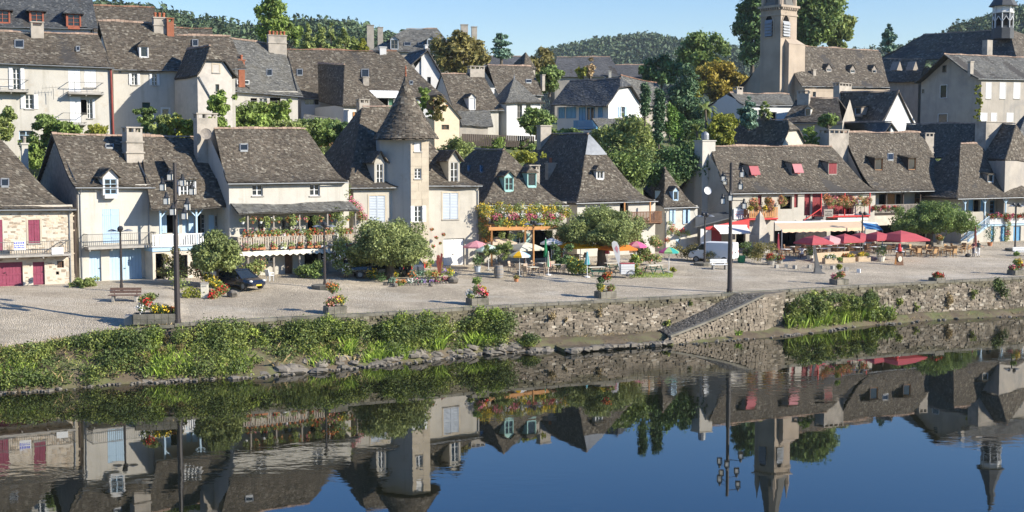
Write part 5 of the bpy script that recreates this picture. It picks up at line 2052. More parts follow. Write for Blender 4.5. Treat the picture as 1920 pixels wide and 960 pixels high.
long_house('brown_roof_house', 'brown slate roof rising behind the white dormer house', 180, 296, 22, 138, 9, (176, 60), (298, 60), (172, 11), (290, 15), 5, mat=M_PLAST, ridge_mat=M_RRED)
h = long_house('right_wing_house', 'long brown slate roof right of the brick stack', 327, 446, 22, 128, 9, (322, 128), (462, 128), (327, 67), (433, 69), 5, mat=M_PLAST)
h.skylight(h.roof, (361, 76, 371, 88))
h.chimney((447, 112, 458, 136), 1.5, depth=.6, mat=M_BRICK, sink=1.5, pots=1)
long_house('far_ridge_house', 'low far brown ridge left of the bright green tree', 320, 400, 15, 140, 10, (318, 80), (402, 80), (320, 53), (398, 54), 4, mat=M_PLAST, ridge_mat=M_RRED)
# ---- grey cross gable
def fn(h):
 h.window((399, 121, 411, 136), cols=2, rows=2, surround=M_ASHLAR)
 h.window((404, 158, 411, 172), frame=M_BROWN, cols=1, rows=1)
h = gable_front('grey_gable_house', 'grey plaster gable wing with clipped dark roof', 373, 440, 33, 119, 8, (370, 141), (447, 143), (401, 88), 5.5, mat=M_PLASTG, clip=.45, fn=None) if False else gable_front('grey_gable_house', 'grey plaster gable wing with clipped dark roof', 373, 440, 33, 119, 8, (370, 141), (447, 143), (401, 84), 6.5, mat=pm('warm_grey_plaster', (.47, .43, .38), var=.08, stain=((.3, .28, .26), .5, .5, .8)), clip=.45, wallfn=fn)
mb = MB()
a, b = h.uv(373, 143), h.uv(400, 193)
mb.tube([h.pt(.1, a[1], .12), h.pt(b[0], b[1], .1)], .06, 6)
mb.build('slanting_pipe', M_ZINC, h.root)
# ---- grey slated house with flower balcony
def fn(h):
 h.hole((470, 184, 482, 197), deep=.5); h.window((486, 184, 501, 198), cols=2, rows=2); h.hole((506, 183, 526, 199), deep=.5)
 h.window((537, 184, 543, 196), cols=1, rows=2, frame=M_GREYW)
 h.window((445, 150, 468, 158), cols=2, rows=1, sill=False)
 h.balcony(h.uv(460, 205)[0], h.uv(527, 205)[0], h.uv(490, 206)[1], 1.0, rail=M_IRON, step=.25)
h = long_house('grey_slate_house', 'pale house with blue grey slates, flower balcony and clay potted stack', 440, 562, 22, 117, 8, (436, 170), (568, 180), (424, 72), (530, 86), 6, mat=M_PLAST, rmat=M_SLATE2, fn=fn)
GSH = h
h.chimney((502, 66, 536, 100), 5.4, depth=1.0, sink=1.5, band=[.55], pots=5)
h.skylight(h.roof, (500, 131, 510, 143))
# ---- broad brown roof
def fn(h):
 h.window((571, 185, 599, 197), cols=3, rows=1, sill=False)
 h.hole((710, 184, 728, 200), deep=.5)
 h.door((729, 184, 738, 202), pm('green_shutter_paint', (.10, .22, .14)), name='green_shutter', handle=False)
h = long_house('broad_brown_house', 'broad brown slate roof with white awning and roof window behind the turret', 566, 822, 18, 124, 8, (556, 184), (835, 181), (536, 93), (744, 97), 6.5, mat=M_PLASTW, hipR=True, fn=fn, ridge_mat=M_RRED)
BB = h
h.skylight(h.roof, (678, 131, 691, 146)); h.skylight(h.roof, (557, 131, 567, 142)); h.skylight(h.roof, (768, 153, 774, 159))
h.chimney((680, 144, 691, 168), 1.8, depth=.7, mat=M_CHIM, sink=1)
h.chimney((711, 88, 723, 105), 6.4, depth=.9, mat=M_PLASTW, sink=.6)
mb = MB()
a, b, v = h.uv(692, 170)[0], h.uv(746, 170)[0], h.uv(720, 170)[1]
n = 22
mb.poly([h.pt(a, v, .2), h.pt(b, v, .2), h.pt(b, v - .75, 1.2), h.pt(a, v - .75, 1.2)], Vector((0, 0, -.03)))
for i in range(n):
 x0, x1 = a + (b - a) * i / n, a + (b - a) * (i + 1) / n
 mb.add([h.pt(x0, v - .75, 1.2), h.pt(x1, v - .75, 1.2), h.pt(x1, v - .92, 1.2), h.pt((x0 + x1) / 2, v - .98, 1.2), h.pt(x0, v - .92, 1.2)], [(0, 4, 3, 2, 1)])
mb.build('white_awning', M_WHITE, h.root)
h = front_house('hipped_wing_house', 'white wing with dark hipped roof and brown shutter', 645, 724, 30, D=117, zf=8)
eL, eR, ap, rb = h.hit(643, 198, -.35), h.hit(729, 201, -.35), h.hit(646, 121, 4.2), h.hit(596, 121, 9)
h.end_roof(eL, eR, ap, rb, flare=.3, left_foot=h.hit(598, 190, 9))
h.window((665, 210, 671, 227), frame=M_BROWN, cols=1, rows=1, sh='LR', shm=M_OAK)
h.walls(eL.z - h.z0 + .1, 9, mat=M_PLASTW)
h.chimney((671, 186, 690, 215), -2.2, depth=.9, mat=M_CHIM, sink=3, arches=True)
# lean-to with boarded wall left of the wing
h = front_house('boarded_lean_to', 'low boarded lean-to with zinc roof below the brown roof', 570, 640, 20, D=112, zf=8)
e0, e1 = h.hit(568, 226, -.3), h.hit(642, 234, -.3)
h.front = Patch(e0, e1, h.hit(640, 222, 3), h.hit(570, 214, 3), 0)
roof_obj(h.root, [h.front], M_SLATE2, sw=.5, sr=.4)
h.window((580, 234, 600, 242), cols=2, rows=1)
h.walls(e0.z - h.z0, 3, mat=M_BROWN)
h = front_house('terrace_gable_house', 'cream gable end with terrace plants right of the turret', 815, 862, 25, D=117, zf=8)
e0, e1 = h.hit(812, 172, 0), h.hit(864, 220, 0)
h.window((828, 234, 842, 243), frame=M_BROWN, cols=2, rows=2, sill=False)
h.walls(h.uv(862, 219)[1], 8, mat=pm('peach_plaster', (.62, .50, .36), var=.06))
mb = MB()
v1 = h.uv(862, 219)[1]
mb.poly([h.pt(0, v1, 0), h.pt(h.w, v1, 0), h.pt(h.uv(832, 183)[0], h.uv(832, 183)[1], 0), h.pt(0, h.uv(818, 183)[1], 0)], -h.N * .3)
mb.build('gable_wall', MATS['peach_plaster'], h.root)
mb = MB()
a, b = h.hit(828, 176, -.2), h.hit(866, 221, -.2)
mb.poly([a, b, b - h.N * 8, a - h.N * 8], Vector((0, 0, -.15)))
mb.build('roof', M_SLATE, h.root)
# ---- white gable house
def fn(h):
 h.window((777, 133, 789, 148), frame=M_GREYW, cols=2, rows=1)
 h.window((801, 134, 808, 158), frame=M_GREYW, cols=1, rows=1)
h = gable_front('white_gable_house', 'tall white gable with dark blue slate roof behind the brown roofs', 768, 832, 22, 140, 8, (764, 126), (834, 146), (802, 92), 9, mat=M_PLASTW, rmat=M_SLATE3, wallfn=fn, over=.5, sw=.4, sr=.3)
h.chimney((796, 84, 801, 98), 2, depth=.6, mat=M_PLASTW, sink=1)
mb = MB()
u = h.uv(792, 130)[0]
h.fbox(mb, u - .22, u + .22, 0, h.uv(792, 102)[1], -.01, .2)
mb.build('wall_pier', M_PLASTW, h.root)
# ---- distant mansion with four tall stacks
h = long_house('distant_mansion', 'distant grey hipped mansion with four tall stacks', 696, 850, 8, 190, 12, (690, 96), (858, 96), (762, 54), (820, 54), 7, mat=M_PLASTG, rmat=M_SLATE2, hipL=True, hipR=True, sw=.6, sr=.4)
for r in ((688, 47, 701, 86), (708, 51, 718, 77), (864, 46, 877, 70), (884, 50, 894, 86)):
 h.chimney(r, 5 if r[0] in (688, 884) else 9, depth=1.0, mat=M_CHIM, sink=6)
for r in ((732, 74, 747, 92), (801, 74, 816, 92)):
 h.dormer(h.roof, r, rise=.7, frame=M_GREYW, wallm=M_GBLUE, rmat=M_SLATE2, over=.25)
h.skylight(h.roof, (758, 80, 770, 86)); h.skylight(h.roof, (784, 80, 792, 85))
# ---- brown roofs in the middle
h = long_house('middle_brown_house', 'brown slate roof with small gabled white dormer in the middle', 855, 935, 25, 134, 8, (852, 208), (945, 206), (827, 139), (905, 139), 5, mat=M_PLAST)
h.dormer(h.roof, (879, 183, 892, 206), rise=.6, frame=M_WHITE, wallm=M_PLASTW, cols=1, rows=1, over=.15, glass=M_WHITE)
h.chimney((879, 124, 906, 140), 5, depth=1, mat=M_CHIM, sink=1, arches=True)
h = long_house('steep_brown_house', 'steep brown slate roof with grey gable left', 934, 1014, 30, 148, 8, (933, 175), (1019, 178), (914, 122), (996, 125), 5, mat=M_PLASTG)
h.skylight(h.roof, (986, 150, 996, 156))
h.chimney((1015, 140, 1020, 158), 2, depth=.6, sink=1)
h = front_house('low_slate_shed', 'low slate roofed shed in shade below the middle brown house', 862, 915, 25, D=130, zf=8)
e0, e1 = h.hit(866, 236, -.2), h.hit(925, 236, -.2)
h.front = Patch(e0, e1, h.hit(918, 206, 5), h.hit(856, 206, 5), 0)
roof_obj(h.root, [h.front], M_SLATE2, sw=.4, sr=.3)
h.walls(e0.z - h.z0, 4, mat=M_PLASTG)
# ---- white house with pyramid roof
h = front_house('pyramid_roof_house', 'white square house with grey pyramid slate roof', 950, 1013, 38, D=136, zf=8)
eL, eR, ap = h.hit(948, 192, -.5), h.hit(1022, 192, -.5), h.hit(964, 148, 3.4)
roof = h.end_roof(eL, eR, ap, ap - h.N * .15, mat=M_SLATE2, flare=.25, ridge=False, depth=6.6, hipback=True, left_foot=h.hit(917, 192, 5.6))
h.window((970, 195, 979, 221), frame=M_GREYW, cols=2, rows=2); h.window((986, 195, 995, 221), frame=M_GREYW, cols=2, rows=2)
h.walls(eL.z - h.z0 + .1, 5.4, mat=M_PLASTW)
h.chimney((912, 165, 924, 192), 5.2, depth=.7, mat=M_PLASTW, sink=5, cap=True)
mb = MB()
mb.lathe([(.12, 0), (.03, .6), (.01, 1.0)], h.hit(964, 150, 3.4), 6)
mb.build('finial', M_ZINC, roof)
# ---- white house with blue balcony
h = gable_front('blue_balcony_house', 'white house with blue shutters, blue balcony and dark half hipped roof', 1140, 1202, 48, 137, 8, (1137, 198), (1206, 192), (1174, 147), 9, mat=M_PLASTW, rmat=M_SLATE3, clip=.32, over=.5, lf=(1033, 196),
    wallfn=lambda h: h.window((1163, 200, 1171, 220), sh='LR', shm=M_LBLUE, cols=2, rows=2))
s2 = side_frame(h, 9)
for r in ((1048, 201, 1059, 222), (1062, 201, 1080, 222), (1086, 201, 1098, 226), (1101, 201, 1115, 226), (1122, 201, 1130, 220)):
 s2.window(r, frame=M_BLUE, cols=2, rows=1, rec=-.06, sill=False, glass=M_BLUE if r[0] != 1101 else M_GLASS)
v = s2.uv(1100, 240)[1]
s2.balcony(s2.uv(1083, 230)[0], s2.uv(1126, 230)[0], v, 1.0, mat=M_BLUE, rail=M_BLUE, h=1.0, step=.2, kind='slats')
h.chimney((1102, 248, 1108, 252), -1, depth=.3) if False else None
h = front_house('white_garage', 'low white annex with grey lean-to roof below the blue balcony', 1110, 1180, 30, D=131, zf=8)
e0, e1 = h.hit(1128, 244, -.2), h.hit(1190, 246, -.2)
h.front = Patch(e0, e1, h.hit(1180, 222, 3.5), h.hit(1110, 222, 3.5), 0)
roof_obj(h.root, [h.front], M_SLATE2, sw=.4, sr=.3)
h.walls(e0.z - h.z0, 4, mat=M_PLASTW)
long_house('grey_slate_annex', 'grey slate roof right of the half hipped roof', 1170, 1250, 35, 147, 8, (1170, 192), (1258, 200), (1164, 142), (1232, 157), 4.5, mat=M_PLASTG, rmat=M_SLATE2, ridge_mat=M_RRED)
# ---- long far roofs
h = long_house('long_far_hall', 'long far hall with plain grey slate roof on the skyline', 1040, 1160, 3, 205, 12, (1036, 143), (1168, 143), (1044, 107), (1144, 107), 6, mat=M_PLASTG, rmat=M_SLATE_FAR, hipR=True, sw=.8, sr=.6)
h.chimney((1141, 133, 1146, 147), -.5, depth=.5, mat=M_PLAST)
long_house('low_far_hall', 'lower grey slate hall right of the long far hall', 1164, 1230, 3, 208, 12, (1160, 146), (1240, 146), (1150, 122), (1235, 122), 6, mat=M_PLASTG, rmat=M_SLATE_FAR, sw=.8, sr=.6)
long_house('left_far_hall', 'far grey slate hall left of the pointed brown roof', 912, 1000, 3, 207, 12, (905, 135), (1010, 135), (908, 106), (1000, 106), 6, mat=M_PLASTG, rmat=M_SLATE_FAR, sw=.8, sr=.6)
h = front_house('pointed_roof_house', 'pointed brown slate roof peeping over the steep brown roof', 984, 1003, 38, D=158, zf=8)
eL, eR, ap = h.hit(982, 128, -.2), h.hit(1006, 128, -.2), h.hit(986, 99, 2)
h.end_roof(eL, eR, ap, ap - h.N * .1, flare=.1, ridge=False, depth=4, hipback=True)
h.walls(eL.z - h.z0, 3.6, mat=M_PLASTG)

# ---- church: nave, then the tower as a thing of its own
def fn(h):
 h.window((1524, 172, 1530, 182), cols=1, rows=1, sill=False)
h = long_house('church_nave', 'church nave with long brown slate roof and three tiny triangular dormers', 1507, 1662, 32, 205, 12, (1503, 161), (1668, 163), (1462, 84), (1650, 96), 7.5, mat=M_CHURCH, fn=fn, sw=.5, sr=.35, flare=.3)
for r in ((1549, 128, 1560, 134), (1594, 130, 1604, 137), (1635, 130, 1644, 137)):
 h.dormer(h.roof, r, rise=.8, frame=M_WHITE, wallm=M_GREYW, over=.1, back=1.8, jamb=.15, cols=1, rows=1)
h.chimney((1523, 130, 1528, 150), 2.2, depth=.5, sink=1)
t = front_house('church_tower', 'square stone church tower with louvred pointed bell openings', 1460, 1487, 40, D=206, zf=14, cat='tower')
S = t.w
vt = t.uv(1460, 12)[1]
def pointed(F, parent, r):
 """a pointed bell opening: dark recess, stone surround, slanting louvres"""
 u0, u1, v0, v1 = F.rect(r)
 uc, w = (u0 + u1) / 2, (u1 - u0)
 spring = v1 - w * .95
 def arch(k, grow):
  pts = [F.pt(u0 - grow, v0 - grow * .6, k), F.pt(u1 + grow, v0 - grow * .6, k), F.pt(u1 + grow, spring, k)]
  for i in range(1, 5):
   a = i / 5
   pts.append(F.pt(uc + (w / 2 + grow) * (1 - a ** 1.6), spring + (v1 + grow - spring) * a ** .8, k))
  pts.append(F.pt(uc, v1 + grow, k))
  for i in range(4, 0, -1):
   a = i / 5
   pts.append(F.pt(uc - (w / 2 + grow) * (1 - a ** 1.6), spring + (v1 + grow - spring) * a ** .8, k))
  pts.append(F.pt(u0 - grow, spring, k))
  return pts
 mb = MB()
 A_, B_ = arch(.03, 0), arch(.1, .28)
 n = len(A_)
 A2 = [p - F.N * .05 for p in A_]
 for i in range(n):
  j = (i + 1) % n
  mb.add([B_[i], B_[j], A_[j], A_[i]], [(0, 1, 2, 3)])
  mb.add([B_[i] - F.N * .12, B_[j] - F.N * .12, B_[j], B_[i]], [(0, 1, 2, 3)])
 s_ = mb.build('bell_opening', M_CHURCH, parent)
 mb = MB()
 mb.add([p - F.N * .012 for p in A_], [tuple(range(n))])
 mb.build('dark_recess', M_DARK, s_)
 k = 5
 for i in range(k):
  v = v0 + (spring - v0 + .3) * (i + .25) / k
  mb = MB()
  P = [F.pt(u0 + .03, v, .3), F.pt(u1 - .03, v, .3), F.pt(u1 - .03, v + .55, .04), F.pt(u0 + .03, v + .55, .04)]
  mb.poly(P, Vector((0, 0, -.06)))
  mb.build('louvre', M_ZINC, s_)
 return s_
t.walls(vt, S, mat=M_CHURCH, v0=-2)
side = side_frame(t, S)
pointed(t, t.root, (1467, 26, 1480, 69))
pointed(side, t.root, (1435, 26, 1449, 69))
mb = MB()
for a, b, c, d in ((vt - 1.3, vt - 1.0, -.12, 0), (vt, vt + .35, -.35, 0)):
 mb.hexa([t.pt(u, v, o) for v in (a, b) for u, o in ((c, -c), (S - c, -c), (S - c, -S + c), (c, -S + c))])
n = 9
for F in (t, side):
 for i in range(n):
  u = S * (i + .5) / n
  F.fbox(mb, u - .1, u + .1, vt - .34, vt - .002, 0, .3)
mb.build('cornice', M_CHURCH, t.root)
mb = MB()
cen = t.pt(S / 2, vt + .35, -S / 2)
mb.lathe([(S * .6, 0), (S * .55, .5), (S * .05, 11.5), (.02, 12)], cen, 8, rot=math.atan2(t.U.y, t.U.x) + math.pi / 8)
mb.build('spire', M_SLATE2, t.root)
for u, o in ((.35, -.35), (S - .35, -.35), (.35, -S + .35), (S - .35, -S + .35)):
 mb = MB()
 mb.lathe([(.42, 0), (.42, 1.2), (.5, 1.3), (.32, 1.9), (.02, 4.0)], t.pt(u, vt + .35, o), 6)
 mb.build('pinnacle', M_CHURCH, t.root)
mb = MB()                                              # stepped buttress on the right
v1, v2, v3 = t.uv(1487, 74)[1], t.uv(1487, 84)[1], t.uv(1487, 110)[1]
mb.hexa([t.pt(S * .25, -2, .9), t.pt(S + 1.1, -2, .9), t.pt(S + 1.1, -2, -1.5), t.pt(S * .25, -2, -1.5), t.pt(S * .25, v2, .9), t.pt(S + 1.1, v2, .9), t.pt(S + 1.1, v2, -1.5), t.pt(S * .25, v2, -1.5)])
mb.hexa([t.pt(S * .25, v2 - .005, .95), t.pt(S + 1.15, v2 - .005, .95), t.pt(S + 1.15, v2 - .005, -1.5), t.pt(S * .25, v2 - .005, -1.5), t.pt(S * .3, v1, .02), t.pt(S + .1, v1, .02), t.pt(S + .1, v1, -1.4), t.pt(S * .3, v1, -1.4)])
mb.build('buttress', M_CHURCH, t.root)

# ---- great dark hall with the lantern turret
h = front_house('great_dark_hall', 'great dark slate hall on the skyline beneath the lantern turret', 1900, 2010, 40, D=212, zf=12)
bl, fl, fr = at(1642, 112, 246), at(1906, 108, 211), at(2030, 100, 232)
ap, rbk = at(1893, 55, 221), at(1731, 66, 244)
br = fr + (bl - fl)
pats = [Patch(bl, fl, ap, rbk, .5), Patch(fl, fr, ap, ap, .3), Patch(br, bl, rbk, rbk, .2), Patch(fr, br, rbk, ap, .2)]
roof = roof_obj(h.root, pats, M_SLATE, sw=.6, sr=.4, ridge=[(rbk, ap)])
mb = MB()
zt = fl.z - .1
mb.add([Vector((p.x, p.y, z)) for z in (8, zt) for p in (bl, fl, fr, br)], [(0, 1, 5, 4), (1, 2, 6, 5), (2, 3, 7, 6), (3, 0, 4, 7)])
mb.build('wall', M_PLASTG, h.root)
lo = Patch(at(1640, 153, 236), at(1722, 153, 226), at(1738, 110, 231), at(1645, 110, 243), .1)
h.front = lo
ar = roof_obj(h.root, [lo], M_SLATE, 'aisle_roof', .6, .4)
mb = MB()
a, b = at(1642, 153, 237), at(1722, 153, 227)
mb.add([a, b, Vector((b.x, b.y, 8)), Vector((a.x, a.y, 8))], [(0, 3, 2, 1)])
mb.build('aisle_wall', M_PLASTG, h.root)
for x in (1687, 1717):
 d = MB()
 c = at(x, 132, 228)
 d.poly([c + h.U * -.9, c + h.U * .9, c + Vector((0, 0, 1.6))], -h.N * 1.5)
 d.build('gabled_vent', M_GREYW, ar)
h.chimney((1844, 80, 1859, 104), -3, depth=1.2, sink=3) if False else None
mb = MB()
c = at(1851, 104, 206)
mb.box((c.x, c.y, c.z + .6), (1.2, 1.0, 3.6), .5)
mb.build('chimney', M_CHIM, h.root)
# lantern turret
c = at(1880, 60, 219)
lt = world_thing('lantern_turret', 'slim slate lantern turret with white trim and openings', 'turret', c)
r0 = 1.6
mb = MB()
zz = lambda py: at(1880, py, 219).z - c.z
rot = R_(20)
mb.lathe([(r0 * 1.12, -1.2), (r0 * 1.12, zz(54)), (r0, zz(53)), (r0, zz(26))], c, 8, rot=rot)
mb.build('lantern_base', M_SLATE3, lt)
for k in range(8):
 a = rot + (k + .5) * math.pi / 4
 n_ = Vector((math.cos(a), math.sin(a), 0))
 tn = Vector((-n_.y, n_.x, 0))
 q = c + n_ * (r0 * .925)
 m_ = MB()
 lo_, hi_ = zz(49), zz(33)
 m_.poly([q - tn * .33 + Vector((0, 0, lo_)), q + tn * .33 + Vector((0, 0, lo_)), q + tn * .33 + Vector((0, 0, hi_ - .5)), q + Vector((0, 0, hi_)), q - tn * .33 + Vector((0, 0, hi_ - .5))], n_ * .03)
 m_.build('opening', M_DARK, lt)
 m_ = MB()
 g = q + n_ * .12
 m_.bar(g - tn * .5 + Vector((0, 0, hi_ - .6)), g + Vector((0, 0, hi_ + .15)), .09)
 m_.bar(g + tn * .5 + Vector((0, 0, hi_ - .6)), g + Vector((0, 0, hi_ + .15)), .09)
 a2 = rot + k * math.pi / 4
 e = c + Vector((math.cos(a2), math.sin(a2), 0)) * (r0 + .03)
 m_.bar(e + Vector((0, 0, zz(53))), e + Vector((0, 0, zz(12))), .14)
 m_.build('trim', M_WHITE, lt)
mb = MB()
mb.lathe([(r0 * 1.1, zz(25)), (r0 * 1.12, zz(23)), (r0 * .95, zz(22.5)), (r0 * .95, zz(12))], c, 8, rot=rot)
mb.build('upper_stage', M_WHITE, lt)
mb = MB()
mb.lathe([(r0 * 1.5, zz(12)), (r0 * 1.05, zz(0)), (r0 * .55, zz(-25)), (.05, zz(-90))], c, 8, rot=rot)
mb.build('spire', M_SLATE3, lt)
# ---- grey gabled house
def fn(h):
 for r in ((1849, 156, 1858, 185), (1875, 156, 1885, 185), (1901, 156, 1912, 185), (1839, 213, 1850, 232), (1859, 213, 1868, 232), (1888, 213, 1899, 240)):
  h.window(r, sh='C', cols=1, rows=1, surround=M_PLASTW, rec=.1)
h = long_house('grey_gabled_house', 'big grey plaster house with gable end and pale framed shut windows', 1836, 1990, 30, 186, 10, (1834, 147), (1995, 150), (1770, 102), (1935, 109), 5.6, mat=M_PLASTG, rmat=M_SLATE2, fn=fn, depth=11.2, sw=.5, sr=.35)
s2 = side_frame(h, 11.2)
s2.window((1763, 159, 1776, 184), rec=-.05, sh='C', cols=1, rows=1)
s2.window((1759, 213, 1777, 232), rec=-.05, sh='C', cols=1, rows=1)
s2.window((1767, 122, 1775, 136), rec=-.05, cols=1, rows=1, frame=M_GREYW)
s2.window((1729, 167, 1733, 175), rec=-.05, cols=1, rows=1, frame=M_GREYW)
h.chimney((1817, 115, 1823, 131), 1.2, depth=.5, mat=M_CHIM, sink=1)
# ---- white gable with dark roof
h = gable_front('dark_roofed_white_house', 'white gable end with a dark slate roof below the church', 1657, 1711, 45, 160, 9, (1655, 227), (1714, 231), (1686, 170), 10, mat=M_PLASTW, rmat=M_SLATE, lf=(1570, 230),
    wallfn=lambda h: h.window((1677, 200, 1683, 207), cols=2, rows=2, frame=M_GREYW, sill=False))
h.chimney((1568, 156, 1591, 194), 9.4, depth=1.0, mat=M_CHIM, sink=2, arches=True)
s2 = side_frame(h, 10)
s2.dormer(h.roof, (1602, 201, 1615, 215), rise=.5, style='slope', frame=M_BLUE, wallm=M_GREYW, t=.4, cols=1, rows=1, over=.15)
h = long_house('dark_low_house', 'low dark slate roof with a single dormer left of the white gable', 1470, 1575, -25, 158, 9, (1464, 230), (1580, 230), (1495, 184), (1572, 184), 5, mat=M_PLASTG, hipL=True)
h.dormer(h.roof, (1509, 203, 1520, 217), rise=.4, frame=M_OAK, wallm=M_PLAST, cols=1, rows=1, over=.15)
h.chimney((1496, 170, 1518, 190), 4, depth=1, mat=M_CHIM, sink=1, arches=True)
# ---- white low house
h = long_house('low_white_house', 'low white house with bluish gable between the conifer and the church', 1396, 1486, 33, 168, 10, (1394, 196), (1490, 197), (1368, 175), (1480, 177), 4, mat=M_PLASTW, rmat=M_SLATE2, fn=lambda h: (h.window((1422, 206, 1434, 225), sh='', cols=2, rows=2, frame=M_GREYW), h.hole((1446, 210, 1456, 228), deep=.4)))
h.chimney((1378, 163, 1389, 180), 4, depth=.9, mat=M_CHIM, sink=1, arches=True)
h = gable_front('stone_gable_house', 'dark slate roof with a small stone gable above the red restaurant', 1467, 1511, 42, 148, 6, (1464, 273), (1515, 273), (1489, 224), 10, mat=M_STONEW, clip=.35, lf=(1360, 275),
    wallfn=lambda h: h.hole((1487, 257, 1493, 266), deep=.4))
# ---- long dark roofs on the right
h = front_house('long_dark_house', 'long dark slate roof behind the timber gallery house', 1880, 1960, 42, D=146, zf=6)
bl, fl, ap, rbk = at(1690, 292, 165), at(1885, 300, 146), at(1905, 232, 150), at(1700, 233, 170)
roof_obj(h.root, [Patch(bl, fl, ap, rbk, .2), Patch(fl, fl + h.U * 9, ap, ap, .2)], M_SLATE, sw=.4, sr=.28, ridge=[(rbk, ap)])
mb = MB()
mb.add([Vector((p.x, p.y, z)) for z in (3, fl.z - .1) for p in (bl, fl, fl + h.U * 9)], [(0, 1, 4, 3), (1, 2, 5, 4)])
mb.build('wall', M_PLASTG, h.root)
h = gable_front('blue_slate_house', 'small blue grey slate roof with white gable peak right of the broad stack', 1668, 1684, 45, 152, 6, (1655, 252), (1690, 252), (1672, 229), 10, mat=M_PLASTW, rmat=M_SLATE3, lf=(1575, 250))
# ================================================================= hills, woods, trees
M_L = {
'fresh': leafmat('fresh_leaves', (.062, .09, .02), c2=(.09, .118, .028), isl=.45),
'mid': leafmat('mid_leaves', (.05, .074, .022), c2=(.08, .105, .03), isl=.45),
'dark': leafmat('dark_leaves', (.028, .05, .018), c2=(.04, .065, .02), isl=.4, transl=.15),
'olive': leafmat('olive_leaves', (.075, .095, .03), c2=(.11, .125, .04), isl=.45),
'lime_green': leafmat('clipped_tree_leaves', (.066, .084, .03), c2=(.10, .112, .04), isl=.5),
'brownish': leafmat('brownish_leaves', (.07, .06, .02), c2=(.09, .078, .024), isl=.45),
'gold': leafmat('golden_leaves', (.105, .085, .013), c2=(.135, .105, .018), isl=.4),
'yellow': leafmat('yellow_green_leaves', (.085, .095, .014), c2=(.115, .115, .018), isl=.4),
'straw': leafmat('straw_twigs', (.15, .11, .06), isl=.3, transl=.1),
'blue': leafmat('blue_green_needles', (.045, .075, .05), c2=(.06, .095, .065), isl=.35, transl=.1),
'fir': leafmat('conifer_needles', (.022, .042, .02), c2=(.035, .06, .025), isl=.35, transl=.1),
'thuja': leafmat('thuja_needles', (.05, .085, .015), c2=(.06, .10, .02), isl=.35, transl=.15),
}
M_BARK = pm('bark', (.11, .09, .07), var=.25, vscale=3, bump=.6, bscale=10)
def tree(name, label, base, top_z, rx, crown_z0, leaf, n=3000, size=.22, clumps=34, ry=None, trunk_r=.2, shape='round', group=None, lean=0.0, cat='tree', crownrise=.5, gap=.42, seed=None, limbs=6):
 """tapered trunk, limbs reaching into leaf clumps, crown of many leaves; base a point, heights in metres above sea level"""
 rg = np.random.default_rng(seed if seed is not None else abs(hash(label)) % 99999) if False else np.random.default_rng(seed if seed is not None else sum(map(ord, label)))
 base = Vector(base)
 ry = ry or rx
 H = top_z - crown_z0
 cz = crown_z0 + H * crownrise
 C, Rr = [], []
 for i in range(clumps):
  for _ in range(60):
   d = rg.normal(size=3)
   d /= np.linalg.norm(d)
   q = rg.random() ** .4
   p = d * q
   zz = p[2]
   w = 1.0
   if shape == 'umbrella' and zz < -.72:
    continue
   if shape == 'cone':
    t = (zz + 1) / 2
    w = (1 - t) ** .8 * 1.15 + .05
   if shape == 'egg':
    t = (zz + 1) / 2
    w = 1.25 * math.sqrt(max(t, 0.01)) * (1 - t) ** .45 + .1
   up = H * (1 - crownrise) if zz > 0 else H * crownrise
   x, y, z = p[0] * rx * w, p[1] * ry * w, cz + zz * up
   break
  C.append((base.x + x + lean * (z - base.z), base.y + y, z))
  Rr.append(min(rx, ry, H * .5) * rg.uniform(.26, .46) * (1.0 if shape != 'cone' else max(.35, w)) * (2.0 if H > 5 * rx else 1))
 root = world_thing(name, label, cat, base, group)
 mb = MB()
 zc = crown_z0 + H * .35
 pts = [base + Vector((0, 0, -.3))] + [base.lerp(Vector((base.x + lean * (zc - base.z), base.y, zc)), t) + Vector((rg.uniform(-.06, .06), rg.uniform(-.06, .06), 0)) for t in (.15, .4, .7, 1)]
 mb.tube(pts, [trunk_r * 1.25, trunk_r, trunk_r * .85, trunk_r * .7, trunk_r * .4], 8)
 order = rg.permutation(len(C))[:limbs]
 for i in order:
  a = pts[3].lerp(pts[2], rg.random() * .6)
  b = Vector(C[i])
  m = a.lerp(b, .5) + Vector((0, 0, -.1 * H * rg.random()))
  mb.tube([a, m, b], [trunk_r * .45, trunk_r * .3, trunk_r * .1], 5)
 mb.build('trunk', M_BARK, root)
 cb = MB()
 cb.quads(clump_leaves(C, Rr, n, size, (1, 1, .8) if shape != 'cone' else (1, 1, .6), .55, rg, gap))
 cb.build('crown', M_L[leaf], root)
 return root
def back_tree(name, label, px, py_base, py_top, D, halfw_px, leaf, py_crown=None, **kw):
 """a tree of the upper town told by picture rows and its distance"""
 if D < 200 and px > 440:
  D *= 1.3 if px < 1400 else 1.11
 b = at(px, py_base, D)
 k = D / FPX
 tz = at(px, py_top, D).z
 c0 = at(px, py_crown if py_crown else py_base, D).z
 return tree(name, label, b, tz, halfw_px * k, c0, leaf, **kw)
kw = dict
back_tree('poplar_tree', 'tall bright green tree behind the clay potted stack', 508, 130, -12, 150, 38, 'fresh', 100, n=4500, size=.34, clumps=40, shape='egg', trunk_r=.3, gap=.3)
back_tree('leafy_tree', 'bright green rounded tree right of the tall one', 540, 120, 34, 152, 24, 'fresh', 95, n=2000, size=.34, clumps=20, gap=.3)
